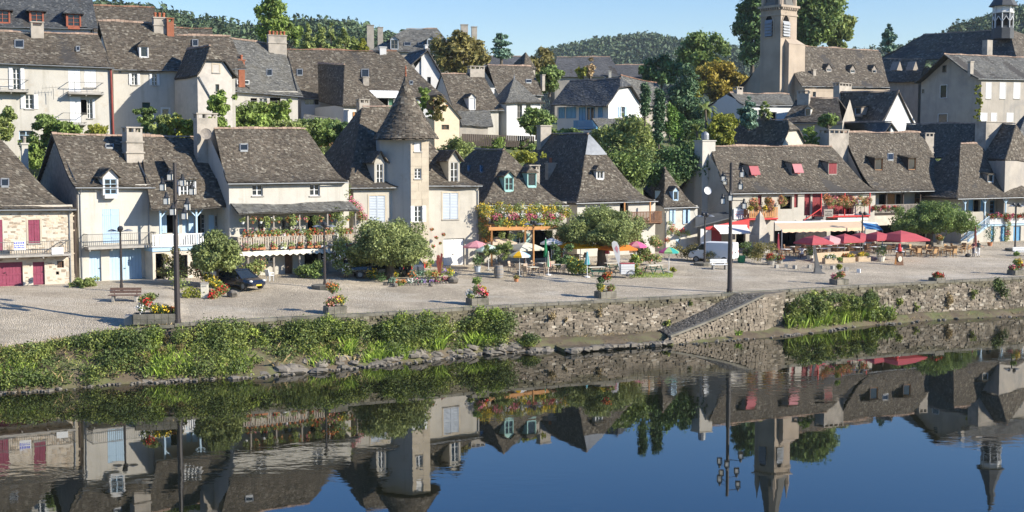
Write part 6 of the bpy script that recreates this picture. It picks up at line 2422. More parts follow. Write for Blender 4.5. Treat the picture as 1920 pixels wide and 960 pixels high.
for i, (x, y0, w) in enumerate(((577, 40, 17), (600, 33, 16), (622, 38, 17), (645, 52, 18), (662, 66, 16), (590, 60, 16), (680, 68, 12))):
 lab = ['dark olive conifer nearest the bright tree', 'tallest of the olive conifers behind the brown ridge', 'olive conifer right of the tallest one', 'olive conifer third from the mansion stacks', 'low olive conifer second from the mansion stacks', 'low olive conifer in front of the tallest two', 'lowest yellowish conifer beside the mansion stacks'][i]
 back_tree('olive_conifer', lab, x, 115, y0, 165 + (i % 3) * 4, w, 'olive' if i != 6 else 'yellow', 108, n=1700, size=.36, clumps=22, shape='cone', group='olive conifers behind the brown ridge')
back_tree('chestnut_tree', 'round brownish tree beside the mansion stacks', 862, 150, 62, 160, 48, 'brownish', 140, n=4800, size=.38, clumps=40, trunk_r=.3)
# cedar with tiered branches
def cedar(label, px, py_base, py_top, D, w):
 b = at(px, py_base, D)
 tz = at(px, py_top, D).z
 root = world_thing('cedar_tree', label, 'tree', b)
 mb = MB()
 top = Vector((b.x, b.y, tz))
 mb.tube([b, b.lerp(top, .5), top], [.3, .2, .04], 7)
 mb.build('trunk', M_BARK, root)
 cb = MB()
 k = w * D / FPX
 for i in range(9):
  t = .3 + .7 * i / 9
  for s_ in range(5):
   a = random.uniform(0, 6.28)
   L = k * (1.15 - t * .75) * random.uniform(.6, 1.1)
   c = b.lerp(top, t) + Vector((math.cos(a) * L * .6, math.sin(a) * L * .6, random.uniform(-.2, .35)))
   cb.quads(clump_leaves([c[:]], [L * .55], 60, .28, (1, 1, .16), .5))
 cb.build('crown', M_L['blue'], root)
cedar('blue grey cedar with open tiers on the skyline', 940, 125, 62, 228, 28)
back_tree('leafy_tree', 'brownish green tree right of the pointed roof', 1012, 165, 95, 165, 28, 'brownish', 160, n=2600, size=.34, clumps=30)
back_tree('leafy_tree', 'green tree below the brownish one by the steep brown roof', 1030, 178, 122, 158, 24, 'mid', 170, n=2200, size=.32, clumps=26)
back_tree('straw_tree', 'slim straw coloured poplar before the long far hall', 1107, 152, 110, 170, 11, 'straw', 148, n=700, size=.3, clumps=14, shape='egg', gap=.2)
back_tree('golden_bush', 'small golden shrub at the foot of the straw poplar', 1093, 152, 126, 168, 12, 'yellow', 150, n=600, size=.3, clumps=10, cat='shrub')
back_tree('dark_tree', 'dark broad tree left of the big green one', 1240, 175, 106, 165, 38, 'dark', 165, n=3800, size=.34, clumps=36, gap=.35)
back_tree('great_tree', 'big round green tree above the yellow one', 1320, 150, 64, 198, 52, 'mid', 140, n=6000, size=.4, clumps=46, gap=.35)
back_tree('golden_tree', 'broad golden autumn tree left of the church', 1345, 195, 118, 175, 52, 'gold', 192, n=5000, size=.36, clumps=40, gap=.35)
back_tree('golden_tree', 'yellow green part of the autumn trees at its lower left', 1302, 200, 150, 172, 24, 'yellow', 195, n=1600, size=.34, clumps=16)
back_tree('dark_conifer', 'tall loose dark conifer in front of the golden tree', 1283, 262, 122, 150, 40, 'fir', 255, n=5200, size=.3, clumps=44, shape='egg', trunk_r=.25, gap=.3)
back_tree('cypress', 'slim dark cypress beside the half hipped gable', 1209, 232, 152, 120, 8, 'fir', 230, n=5000, size=.16, clumps=70, shape='egg', trunk_r=.1)
back_tree('cypress', 'taller slim cypress right of the first one', 1235, 275, 160, 118, 10, 'fir', 272, n=7000, size=.16, clumps=90, shape='egg', trunk_r=.1)
for i, (x, y0) in enumerate(((1255, 190), (1263, 198), (1273, 200))):
 back_tree('thuja', ['left one of three slim green thujas', 'middle one of three slim green thujas', 'right one of three slim green thujas'][i], x, 262, y0, 122 + i, 8, 'thuja', 260, n=1500, size=.16, clumps=30, shape='egg', trunk_r=.08, group='thujas by the cypresses')
back_tree('broad_bush', 'broad olive tree like bush behind the great hipped house', 1188, 330, 220, 122, 56, 'olive', 325, n=8000, size=.24, clumps=60, trunk_r=.2)
back_tree('round_tree', 'round green tree by the pyramid roofed house', 1006, 258, 206, 123, 38, 'mid', 250, n=3600, size=.24, clumps=36, trunk_r=.15)
back_tree('church_tree', 'dark tall tree left of the church tower', 1410, 160, -25, 270, 30, 'dark', 120, n=11000, size=.46, clumps=80, shape='round', trunk_r=.5, gap=.5)
back_tree('church_tree', 'huge green tree right behind the church tower', 1520, 130, -30, 272, 52, 'mid', 88, n=16000, size=.46, clumps=100, trunk_r=.6, gap=.5)
back_tree('church_tree', 'right spreading part tree with pale leaves above the nave', 1570, 130, 14, 274, 26, 'olive', 92, n=5000, size=.46, clumps=40, trunk_r=.4, gap=.5)
back_tree('spruce', 'blue green spruce on the skyline between nave and dark hall', 1666, 110, 44, 260, 17, 'blue', 100, n=2200, size=.4, clumps=30, shape='cone', gap=.3)
back_tree('yellow_bush', 'yellow green bamboo like bush left of the stone gable house', 1352, 276, 212, 123, 28, 'yellow', 274, n=3200, size=.26, clumps=34, cat='shrub')
back_tree('blue_conifer', 'small blue green conifer before the low white house', 1403, 240, 180, 150, 24, 'blue', 238, n=2600, size=.24, clumps=34, shape='cone')
back_tree('small_tree', 'feathery small tree right of the blue green conifer', 1432, 232, 186, 152, 11, 'olive', 228, n=500, size=.24, clumps=12, gap=.2)
back_tree('small_tree', 'green shrub before the dark low house', 1552, 250, 204, 146, 17, 'mid', 248, n=1300, size=.24, clumps=18)
back_tree('small_tree', 'rounded dark shrub below the thujas', 1265, 320, 258, 122, 26, 'dark', 318, n=2600, size=.24, clumps=24)
back_tree('small_tree', 'green bush under the yellow bamboo like bush', 1310, 330, 250, 123, 34, 'mid', 325, n=3600, size=.24, clumps=30)
# palms
def palm(label, px, py_base, py_top, D, r):
 b = at(px, py_base, D)
 t = Vector((b.x, b.y, at(px, py_top, D).z))
 root = world_thing('palm_tree', label, 'palm', b, 'palms on the slope')
 mb = MB()
 mb.tube([b, b.lerp(t, .6) + Vector((.1, 0, 0)), t], [.2, .16, .14], 7)
 mb.build('trunk', M_BARK, root)
 q = []
 for k in range(26):
  a, el = random.uniform(0, 6.28), random.uniform(-.5, 1.2)
  d = Vector((math.cos(a) * math.cos(el), math.sin(a) * math.cos(el), math.sin(el)))
  sd = d.cross(Vector((0, 0, 1))).normalized() * .28
  m = t + d * r * .6
  e = t + d * r + Vector((0, 0, -.35 * r))
  q.append([t - sd * .2, t + sd * .2, m + sd, m - sd])
  q.append([m - sd, m + sd, e + sd * .15, e - sd * .15])
 cb = MB()
 cb.quads(np.array([[v[:] for v in f] for f in q]))
 cb.build('fronds', M_L['olive'], root)
palm('palm with drooping fronds left of the yellow bush', 1322, 262, 205, 160, 1.8)
palm('smaller palm on the slope below the first', 1306, 285, 246, 157, 1.5)
# ---- gardens on the slope behind the front row
def garden(name, label, px, py, D, rpx, hpx, leaf, n=600, size=.17, cat='shrub', flowers=None, group=None):
 if 440 <= px < 1500 and py < 290:
  D *= 1.22
 b = at(px, py, D)
 k = D / FPX
 C, Rr = [], []
 for i in range(40):
  C.append((b.x + random.gauss(0, rpx * k * .5), b.y + random.gauss(0, .6), b.z + random.uniform(.0, .9) * hpx * k))
  Rr.append(random.uniform(.24, .48) * min(rpx, hpx) * k)
 mb = MB()
 mb.quads(clump_leaves(C, Rr, int(n * 2.2), size))
 o = mb.build(name, M_L[leaf], None, org=b)
 tag(o, label, cat, group)
 if flowers:
  fb = MB()
  fb.quads(clump_leaves(C, [r * 1.05 for r in Rr], max(30, n // 8), size * .8))
  f = fb.build('blossoms', flowers, o)
 return o
M_FR = pm('red_petals', (.50, .03, .025), rough=.6, isl=.3)
M_FP = pm('pink_petals', (.62, .16, .24), rough=.6, isl=.3)
M_FO = pm('orange_petals', (.62, .20, .05), rough=.6, isl=.3)
M_FY = pm('yellow_petals', (.66, .46, .03), rough=.6, isl=.3)
M_FW = pm('white_petals', (.7, .68, .64), rough=.6, isl=.15)
M_FV = pm('violet_petals', (.26, .15, .40), rough=.6, isl=.3)
M_FS = pm('salmon_petals', (.66, .30, .16), rough=.6, isl=.35, isl_c2=(.6, .2, .25))
garden('garden_bush', 'bushy greenery between the stone house roof and the apartment house', 72, 300, 112, 26, 90, 'mid', 2200)
garden('garden_bush', 'dry reddish shrub at the left picture edge above the stone roof', 8, 262, 111, 18, 62, 'olive', 900)
garden('garden_bush', 'bright green bush between chimney pot and plaster house gable', 64, 315, 110, 16, 50, 'fresh', 900)
garden('garden_bush', 'low green bush under the apartment balcony', 118, 252, 112, 22, 22, 'fresh', 600)
garden('garden_bush', 'yellow green low bush above the plaster house ridge', 180, 255, 111, 16, 20, 'yellow', 400)
garden('garden_bush', 'dark climbing shrub beside the green door', 276, 250, 112, 13, 50, 'mid', 900)
garden('garden_bush', 'green bush left of the yellow hedge', 305, 256, 111, 18, 40, 'olive', 800)
garden('garden_bush', 'yellow flowering hedge behind the gallery house ridge', 345, 258, 110, 24, 36, 'yellow', 1300, flowers=M_FY)
garden('tall_shrub', 'tall bright green pyramidal shrub before the grey gable', 410, 240, 108, 18, 84, 'fresh', 1500)
garden('garden_bush', 'green bushes under the grey slate house balcony', 450, 245, 109, 26, 50, 'mid', 1500)
garden('garden_vine', 'pale green vine under the flower balcony of the grey slate house', 495, 238, 110, 30, 45, 'fresh', 1500)
garden('garden_vine', 'vine climbing at the right end of the grey slate house balcony', 535, 232, 110, 10, 48, 'fresh', 600)
garden('garden_bush', 'low garden plants right of the vine', 545, 250, 108, 28, 22, 'olive', 700)
garden('garden_bush', 'green shrubs between flower balcony house and turret house roofs', 612, 268, 112, 28, 44, 'mid', 1800)
garden('terrace_plant', 'oleander on the terrace right of the turret cone', 792, 222, 113, 12, 62, 'fresh', 800)
garden('terrace_plant', 'orange green shrub on the terrace beside the oleander', 822, 226, 113, 12, 46, 'brownish', 500, flowers=M_FO)
garden('garden_bush', 'round green bush in the garden above the slate barn', 925, 284, 128, 22, 26, 'fresh', 700)
garden('garden_bush', 'grassy plants behind the turret house right slope', 855, 288, 118, 26, 26, 'olive', 800)
garden('garden_bush', 'low green hedge before the pyramid roofed house', 970, 280, 131, 40, 16, 'mid', 900)
garden('garden_bush', 'dry grass plants left of the great hipped roof', 985, 302, 126, 24, 18, 'yellow', 500)
garden('garden_bush', 'dark undergrowth behind the little white house', 1235, 345, 134, 36, 36, 'dark', 1200)
for i, (x, y, D, rp, hp, lf, lab) in enumerate(((470, 246, 108, 40, 30, 'fresh', 'bright weeds behind the flower balcony house ridge'), (585, 256, 110, 34, 30, 'mid', 'green shrubs below the boarded lean-to'), (640, 262, 111, 20, 30, 'dark', 'dark shrub beside the turret house left slope'), (1165, 345, 132, 50, 60, 'mid', 'green hedge at the foot of the olive bush'), (1275, 330, 136, 40, 50, 'dark', 'dark hedge between cypresses and restaurant stack'), (1310, 300, 140, 36, 36, 'mid', 'green hedge below the palms'), (1290, 262, 146, 30, 34, 'dark', 'dark shrubs under the loose conifer'), (1145, 268, 136, 24, 30, 'olive', 'olive shrub left of the broad bush'), (1060, 262, 131, 30, 18, 'mid', 'low shrubs before the blue balcony house'))):
 garden('garden_bush', lab, x, y, D, rp, hp, lf, 1300, .19)
garden('garden_bush', 'green plant right of the stone gable', 1520, 275, 146, 12, 40, 'fresh', 400)
garden('wall_creeper', 'yellow green creeper on the corner of the grey gabled house', 1834, 232, 181, 5, 80, 'yellow', 500)
mb = MB()                                              # rough growth over the open slope
pts = []
for _ in range(9000):
 s_, t = random.uniform(-20, 130), random.uniform(13, 34)
 p = RA + RD * s_ + RN * t
 pts.append((p.x, p.y, hill_z(p.x, p.y)))
mb.quads(blades(pts, .3, .9, .06, .5))
mb.build('slope_grass', M_L['olive'], None, kind='stuff')
# dark board fence of the garden
f = world_thing('board_fence', 'long dark brown board fence in the garden right of the turret', 'fence', at(905, 258, 128))
for i in range(34):
 q = MB()
 p = at(868 + i * 4.0, 262 + i * .12, 152 + i * .25)
 q.box(p, (.24, .03, 1.4), R_(25))
 q.build('board', M_DKWOOD, f)
# ---- wooded hills far away
def hillmass(name, D0, prof, depth, mat, trees, tsize, leaf, woodname, conif=.3, jag=1.0):
 """prof: skyline in picture columns and rows seen at distance D0 (tree tops)"""
 xs = [p[0] for p in prof]
 rows = []
 for px in np.linspace(xs[0], xs[-1], 60):
  py = float(np.interp(px, xs, [p[1] for p in prof]))
  top = at(px, py, D0)
  top.z -= tsize * 1.35
  r = []
  for t in np.linspace(0, 1, 9):
   z = -5 + (top.z + 5) * math.sin(t * math.pi / 2)
   r.append(Vector((top.x * (D0 - depth * (1 - t)) / D0, D0 - depth * (1 - t), z)))
  r.append(Vector((top.x * 1.3, D0 * 1.3, top.z * .6)))
  rows.append(r)
 loft(name, rows, mat, kind='structure')
 C, Rr, kinds = [], [], []
 arr = []
 for i in range(trees):
  a = random.uniform(0, len(rows) - 1.01)
  k = int(a)
  t = random.random() ** .45 * 8
  j = min(int(t), 7)
  p = rows[k][j].lerp(rows[k][j + 1], t - j).lerp(rows[k + 1][j].lerp(rows[k + 1][j + 1], t - j), a - k)
  s_ = tsize * random.uniform(.55, 1.0)
  if random.random() < conif:
   for q in range(5):
    C.append((p.x, p.y, p.z + s_ * (.1 + .34 * q)))
    Rr.append(s_ * (.5 - .09 * q))
  else:
   for q in range(3):
    C.append((p.x + random.gauss(0, s_ * .35), p.y + random.gauss(0, s_ * .35), p.z + s_ * random.uniform(.1, .6)))
    Rr.append(s_ * random.uniform(.4, .62))
 mb = MB()
 mb.quads(clump_leaves(C, Rr, len(C) * 14, tsize * .24, (1, 1, .9), .45))
 mb.build(woodname, leaf, None, kind='stuff')
M_WOOD1 = leafmat('near_wood_leaves', (.017, .029, .013), c2=(.028, .042, .017), isl=.45, transl=.1, vscale=.02)
M_WOOD2 = leafmat('far_wood_leaves', (.02, .032, .018), c2=(.032, .046, .022), isl=.4, transl=.1, vscale=.015)
M_HG = pm('wooded_ground', (.03, .045, .02), var=.3, vscale=.05)
hillmass('left_hill', 620, [(60, 5), (190, 0), (250, 5), (300, 12), (350, 28), (400, 34), (450, 46), (500, 40), (560, 34), (600, 34), (640, 36), (690, 48), (740, 60), (800, 74), (900, 100)], 230, M_HG, 3600, 5, M_WOOD1, 'hill_wood', .12)
hillmass('round_hill', 1300, [(980, 118), (1030, 92), (1090, 82), (1120, 72), (1160, 72), (1200, 66), (1225, 63), (1240, 70), (1290, 78), (1340, 80), (1400, 95), (1500, 120)], 420, M_HG, 3600, 7.5, M_WOOD2, 'hill_wood', .55)
hillmass('right_hill', 820, [(1720, 70), (1775, 58), (1800, 42), (1850, 26), (1900, 12), (1940, 6), (2100, 0)], 300, M_HG, 900, 6, M_WOOD1, 'hill_wood', .1)
hillmass('low_ridge', 1000, [(1280, 112), (1380, 96), (1580, 92), (1640, 84), (1700, 76), (1720, 66), (1760, 66), (1850, 80)], 260, M_HG, 900, 6, M_WOOD2, 'hill_wood', .2)
# ---- the clipped trees of the quay
def quay_tree(label, px, py, py_top, py_c0, half, leaf='lime_green', n=9000, shape='umbrella', trunk=.28, clumps=60, size=.105, cz=.32):
 b = gpt(px, py)
 D = b.y
 return tree('clipped_tree', label, b, at(px, py_top, D).z, half * D / FPX, at(px, py_c0, D).z, leaf, n=n, size=size, clumps=clumps, trunk_r=trunk, shape=shape, crownrise=cz, limbs=9, gap=.6)
quay_tree('broad clipped mulberry with dense crown before the turret house', 733, 524, 412, 495, 74, n=34000, trunk=.36, clumps=170)
quay_tree('small round clipped tree beside the dark parked car', 407, 540, 440, 506, 42, n=13000, trunk=.11, clumps=90, size=.12)
quay_tree('wide flat topped tree above the yellow and orange parasols', 1128, 500, 388, 458, 82, n=36000, trunk=.42, clumps=180)
quay_tree('low wide dark green tree beside the restaurant terrace', 1743, 466, 378, 436, 80, 'mid', n=34000, trunk=.42, clumps=170)

# ---- the air: far hills fade to blue
mb = MB()
mb.box((0, 2900, 80), (11800, 8000, 184))
hz_ = mb.build('haze', bpy.data.materials.new('haze'), None, kind='stuff')
m = hz_.data.materials[0]
m.use_nodes = True
m.node_tree.nodes.clear()
v_ = m.node_tree.nodes.new('ShaderNodeVolumePrincipled')
v_.inputs['Color'].default_value = (.80, .90, 1.0, 1)
v_.inputs['Density'].default_value = .00007
mo = m.node_tree.nodes.new('ShaderNodeOutputMaterial')
m.node_tree.links.new(v_.outputs[0], mo.inputs['Volume'])
# ================================================================= things on the quay
def ppm(p):                                            # picture pixels per metre at a point
 return FPX / p.y
# ---- lamps
def lantern(parent, c, s=.4):
 mb = MB()
 h_ = s * 1.25
 mb.box(c, (s, s, h_))
 g = mb.build('lantern', M_LAMPG, parent)
 mb = MB()
 for x in (-1, 1):
  for y in (-1, 1):
   mb.box(c + Vector((x * s / 2, y * s / 2, 0)), (.04, .04, h_ + .04))
 for z in (-1, 1):
  mb.box(c + Vector((0, 0, z * (h_ / 2 + .012))), (s + .06, s + .06, .04))
 mb.lathe([(s * .55, h_ / 2 + .03), (s * .28, h_ / 2 + .2), (s * .24, h_ / 2 + .36)], c, 8)
 mb.build('lantern_cap', M_BLACK, g)
def tall_lamp(label, px, py, spots, s):
 b = gpt(px, py)
 t = world_thing('tall_lamp', label, 'street lamp', b, 'tall many armed lamps on the quay')
 D = b.y
 mb = MB()
 top = at(px + 1, 305, D).z
 mb.tube([b, b + Vector((0, 0, 4.6)), b + Vector((0, 0, 4.65)), Vector((b.x, b.y, top))], [.2, .17, .14, .12], 10)
 mb.lathe([(.24, 0), (.24, .25), (.2, .3)], b, 10)
 mb.build('pole', M_POLE, t)
 for i, (x, y, dy) in enumerate(spots):
  c = at(x, y, D + dy)
  a = Vector((b.x, b.y, c.z + s * 1.25))
  e = c + Vector((0, 0, s * 1.25))
  q = MB()
  q.tube([a, e, c + Vector((0, 0, s * .95))], .03, 5)
  q.build('arm', M_POLE, t)
  lantern(t, c, s)
tall_lamp('tall dark lamp with clustered lanterns before the blue gallery', 333, 607, [(319, 332, .5), (305, 351, -.3), (312, 377, -.8), (324, 397, -1), (342, 343, .4), (360, 359, .8), (351, 388, -.6), (346, 405, -1)], .32)
tall_lamp('tall dark lamp with lanterns at the top of the ramp', 1368, 548, [(1356, 335, .6), (1359, 341, 1.4), (1391, 327, .3), (1388, 350, .6), (1355, 377, -.4), (1369, 371, -.5), (1395, 386, -.3)], .33)
def small_lamp(label, px, py, ytop, base=True, mat=None, heads=4):
 b = gpt(px, py)
 top = at(px, ytop, b.y).z
 t = world_thing('street_lamp', label, 'street lamp', b, 'low street lamps with dish heads')
 mb = MB()
 mb.tube([b, Vector((b.x, b.y, top))], [.1, .07], 8)
 mb.tube([b, b + Vector((0, 0, .5))], [.13, .12], 8)
 mb.build('pole', mat or M_POLE, t)
 if base:
  mb = MB()
  mb.lathe([(1.0, -.1), (1.0, .22), (.95, .26)], b, 14)
  mb.build('stone_base', M_COPE, t)
 for k in range(heads):
  a = k * math.pi / 2 + .2
  d = Vector((math.cos(a), math.sin(a) * .8, 0))
  c = Vector((b.x, b.y, top)) + d * .55
  q = MB()
  q.tube([Vector((b.x, b.y, top - .1)), c + Vector((0, 0, .02))], .03, 5)
  if k % 2 == 0:
   q.lathe([(.06, .1), (.3, .0), (.36, -.05), (.3, -.06)], c, 10)
  else:
   q.lathe([(.05, -.1), (.17, .0), (.2, .15), (.12, .28), (.03, .3)], c, 8)
  q.build('lamp_head', M_ZINC if k % 2 == 0 else M_BLACK, t)
small_lamp('slim brown lamp behind the slatted bench', 228, 546, 432, False)
small_lamp('slim brown lamp on a round stone base before the flower balcony', 609, 540, 424)
small_lamp('street lamp on an orange painted pole by the pergola', 1000, 505, 420, False, M_OAK)
small_lamp('slim lamp on a round base beside the white van', 1321, 497, 405)
small_lamp('dark slim lamp between the red parasols', 1616, 474, 402, False)
small_lamp('slim lamp before the blue porch house', 1903, 470, 386)
b = gpt(1534, 512)
mb = MB()
for z0, z1, r0, r1 in ((0, .06, .55, .5), (.06, .5, .34, .22), (.5, 1.3, .22, .13), (1.3, 2.5, .13, .07)):
 P = [b + Vector((x * r0, y * r0, z0)) - Vector((.15 * z0, 0, 0)) for x, y in ((-1, -1), (1, -1), (1, 1), (-1, 1))] + [b + Vector((x * r1, y * r1, z1)) - Vector((.15 * z1, 0, 0)) for x, y in ((-1, -1), (1, -1), (1, 1), (-1, 1))]
 mb.hexa(P)
tag(mb.build('iron_post', M_IRON, None, org=b), 'leaning dark iron post with flared square foot', 'post')
# ---- flowers and planters
FM = {'r': M_FR, 'p': M_FP, 'o': M_FO, 'y': M_FY, 'w': M_FW, 'v': M_FV, 's': M_FS}
def bloom(parent, c, r, cols, n=90, leaf='mid', sq=(1, 1, .8), size=.09, fn=.6):
 """a clump of foliage with petals of the given colours"""
 mb = MB()
 mb.quads(clump_leaves([c[:]], [r], n, size, sq))
 f = mb.build('foliage', M_L[leaf], parent)
 k = max(1, len(cols))
 for i, ch in enumerate(cols):
  q = MB()
  cc = c + Vector((random.uniform(-.4, .4) * r, random.uniform(-.3, .1) * r, random.uniform(-.1, .35) * r))
  q.quads(clump_leaves([cc[:]], [r * (1.06 if k == 1 else .75)], int(n * fn), size * .85, sq))
  q.build('blossoms', FM[ch], f)
 return f
def planter(label, px, py, w, hgt, items, d=.8, ang=28, mat=None, stones=True, name='stone_planter', cat='planter', group='stone flower troughs along the quay edge'):
 """trough w wide; items: (x share, height, radius, colours, leaf)"""
 b = gpt(px, py)
 if stones and w < 2:
  w, hgt = w * .85, hgt * .9
 t = world_thing(name, label, cat, b, group)
 R = Matrix.Rotation(R_(ang), 4, 'Z')
 mb = MB()
 th = .12
 if stones:
  for row in range(2):
   for side, (L, ax) in enumerate(((w, 'x'), (w, 'x'), (d, 'y'), (d, 'y'))):
    n = max(2, int(L / .38))
    for i in range(n):
     x = -L / 2 + L * (i + .5) / n
     c = Vector((x, -d / 2, 0)) if side == 0 else Vector((x, d / 2, 0)) if side == 1 else Vector((-w / 2, x, 0)) if side == 2 else Vector((w / 2, x, 0))
     c.z = hgt * (row + .5) / 2
     sz = (L / n * .96, th + random.uniform(0, .05), hgt / 2 * .97) if ax == 'x' else (th + random.uniform(0, .05), L / n * .96, hgt / 2 * .97)
     q = MB()
     q.box(b + R @ c, sz, R_(ang) + random.uniform(-.03, .03))
     q.build('stone', mat or M_COPE, t)
 else:
  for c, sz in (((0, -d / 2, hgt / 2), (w, .05, hgt)), ((0, d / 2, hgt / 2), (w, .05, hgt)), ((-w / 2, 0, hgt / 2), (.05, d - .06, hgt)), ((w / 2, 0, hgt / 2), (.05, d - .06, hgt))):
   q = MB()
   q.box(b + R @ Vector(c), sz, R_(ang))
   q.build('board', mat or M_GREYW, t)
 mb.box(b + Vector((0, 0, hgt - .08)), (w * .9, d * .9, .06), R_(ang))
 mb.build('soil', M_EARTH, t)
 for x, z, r, cols, leaf in items:
  bloom(t, b + R @ Vector((x * w / 2, random.uniform(-.1, .1), z)), r, cols, int(110 + 260 * r), leaf)
 return t
planter('large stepped stone trough full of yellow and orange flowers by the left tall lamp', 292, 606, 2.6, .65, [(-.6, 1.0, .35, 'w', 'olive'), (-.5, 1.5, .4, 'r', 'olive'), (-.2, 1.7, .35, '', 'olive'), (0, .95, .4, 'y', 'mid'), (.35, .85, .35, 'y', 'mid'), (.75, .8, .3, 'os', 'mid')], 1.1, 8)
b = gpt(248, 609)
mb = MB()
mb.box(b + Vector((0, .2, .3)), (1.0, .9, .6), R_(8))
tag(mb.build('stone_block', M_CONC, None, org=b), 'plain grey stone block left of the large stepped trough', 'stone block')
PL = 'stone flower troughs along the quay edge'
planter('stone trough with an orange ball of flowers on a stem', 628, 587, 1.5, .55, [(-.6, .7, .3, 's', 'olive'), (-.1, 1.7, .42, 'o', 'mid'), (0, .9, .35, 'p', 'olive'), (.65, .9, .38, 'y', 'olive')])
planter('stone trough with a tall pale plant and white edging flowers', 895, 571, 1.6, .55, [(-.7, .75, .32, 'w', 'olive'), (-.1, 1.75, .35, '', 'fresh'), (0, 1.1, .42, 'p', 'olive'), (.5, 1.1, .3, 'y', 'mid'), (.75, .75, .28, 'r', 'dark')])
planter('stone trough with red brown blooms left of the ramp', 1135, 558, 1.6, .55, [(-.7, .9, .3, '', 'olive'), (-.6, 1.4, .3, '', 'dark'), (-.5, .75, .28, 'y', 'yellow'), (.2, 1.6, .42, 'ro', 'mid'), (.7, .7, .3, 's', 'olive')])
planter('stone trough with a feathery stem and salmon flowers before the right wall', 1573, 533, 1.5, .5, [(-.5, .65, .3, 'p', 'mid'), (0, 1.5, .26, '', 'yellow'), (.1, 2.1, .2, '', 'fresh'), (.3, .8, .36, 'os', 'mid')])
planter('low stone trough with a cushion of red flowers', 1757, 527, 1.3, .35, [(-.3, .45, .3, 'r', 'mid'), (.2, .5, .34, 'r', 'mid'), (.6, .4, .25, 'r', 'mid')])
planter('stone trough with crimson and yellow flowers at the right picture edge', 1905, 515, 1.5, .5, [(-.6, .6, .4, 'pr', 'mid'), (.2, 1.1, .4, 'y', 'mid'), (.1, 1.9, .26, '', 'fresh'), (.7, .8, .35, 'r', 'mid')])
# ---- benches
def bench(label, px, py, L, ang, mat, slats=True, leg=None):
 b = gpt(px, py)
 t = thing('bench', label, 'bench', b, R_(ang))
 q = MB()
 for x in (-L * .36, L * .36):
  q = MB()
  q.box((x, .02, .2), (.16, .5, .4))
  q.build('leg', leg or M_CONC, t)
 n = 3
 for i in range(n):
  q = MB()
  q.box((0, -.2 + i * .2, .43), (L, .17, .05))
  q.build('seat_slat', mat, t)
 for i in range(2):
  q = MB()
  q.box((0, .32 + .03 * i, .62 + i * .2), (L, .05, .17))
  q.build('back_slat', mat, t)
 for x in (-L * .36, L * .36):
  q = MB()
  q.bar((x, .27, .38), (x, .4, .9), .06)
  q.build('back_support', mat, t)
 return t
bench('weathered brown plank bench under the slim brown lamp', 234, 565, 2.1, 4, pm('bench_wood', (.15, .095, .075), var=.25, vscale=8))
bench('white bench on the cobbles beside the van', 1349, 505, 1.6, 8, M_WHITE)
bench('white bench at the right edge under the lamp', 1917, 480, 1.8, 8, M_WHITE)
# ---- flower bed round the clipped trees
bed = world_thing('flower_bed', 'colourful flower bed with pale stones around the broad mulberry', 'flower bed', gpt(800, 532))
mb = MB()
for i in range(26):
 x = 722 + i * 5.2
 p = gpt(x, 537 - (i - 13) ** 2 * .012 - (x - 722) * .04)
 q = MB()
 q.blob(p + Vector((0, 0, .05)), (.16, .14, .13), i, .3, 6, 4)
 q.build('edging_stone', M_ROCK, bed)
for x, y, r, cols, leaf, z in ((750, 519, .4, 'y', 'mid', .6), (742, 524, .3, 'y', 'mid', .4), (735, 531, .3, '', 'blue', .25), (755, 535, .25, 'o', 'mid', .2), (748, 536, .22, 'o', 'mid', .2), (768, 533, .28, 'w', 'blue', .2), (780, 533, .26, 'p', 'blue', .2), (793, 533, .26, 'v', 'blue', .2), (806, 532, .26, 'v', 'mid', .2), (820, 531, .26, 'p', 'mid', .2), (832, 530, .28, 'p', 'mid', .25), (843, 530, .28, 'pr', 'brownish', .25), (775, 524, .4, 'o', 'blue', .45), (790, 523, .4, '', 'blue', .45), (803, 523, .38, '', 'olive', .45), (815, 523, .38, 'o', 'olive', .45), (828, 522, .38, 'v', 'olive', .5), (842, 522, .38, 'y', 'fresh', .5), (770, 514, .42, 's', 'mid', .8), (785, 512, .42, 'r', 'mid', .8), (800, 512, .42, 'o', 'mid', .7), (760, 512, .4, 'r', 'mid', 1.0), (715, 529, .5, '', 'dark', .4), (700, 525, .5, 'y', 'dark', .4), (808, 510, .3, '', 'fresh', .9)):
 bloom(bed, gpt(x, y) + Vector((0, 0, z)), r, cols, 120, leaf)
q = MB()
for k in range(14):                                    # red leaved canna
 a, b = gpt(824, 524), gpt(824 + random.uniform(-8, 8), 524)
 c = b + Vector((0, 0, random.uniform(1.2, 2.1)))
 q.quads([[(a + Vector((-.06, 0, .3)))[:], (a + Vector((.06, 0, .3)))[:], (c + Vector((.1, 0, 0)))[:], (c + Vector((-.06, 0, .1)))[:]]])
q.build('canna_leaves', pm('red_leaf', (.25, .06, .05), isl=.4, isl_c2=(.2, .22, .04)), bed)
for x, y, r, lab in ((851, 531, .45, 'large grey stone at the right end of the flower bed'), (808, 537, .2, 'pale round stone on the flower bed edge'), (741, 538, .25, 'pointed pale stone on the left flower bed edge'), (437, 557, .4, 'whitish boulder right of the red flowers by the bin')):
 p = gpt(x, y)
 mb = MB()
 mb.blob(p + Vector((0, 0, r * .5)), (r, r * .8, r * .8), int(x), .25, 8, 5)
 tag(mb.build('boulder', M_ROCK, None, org=p), lab, 'boulder')
bed2 = world_thing('flower_bed', 'planted bed with red salvia and yellow flowers around the small clipped tree', 'flower bed', gpt(390, 555))
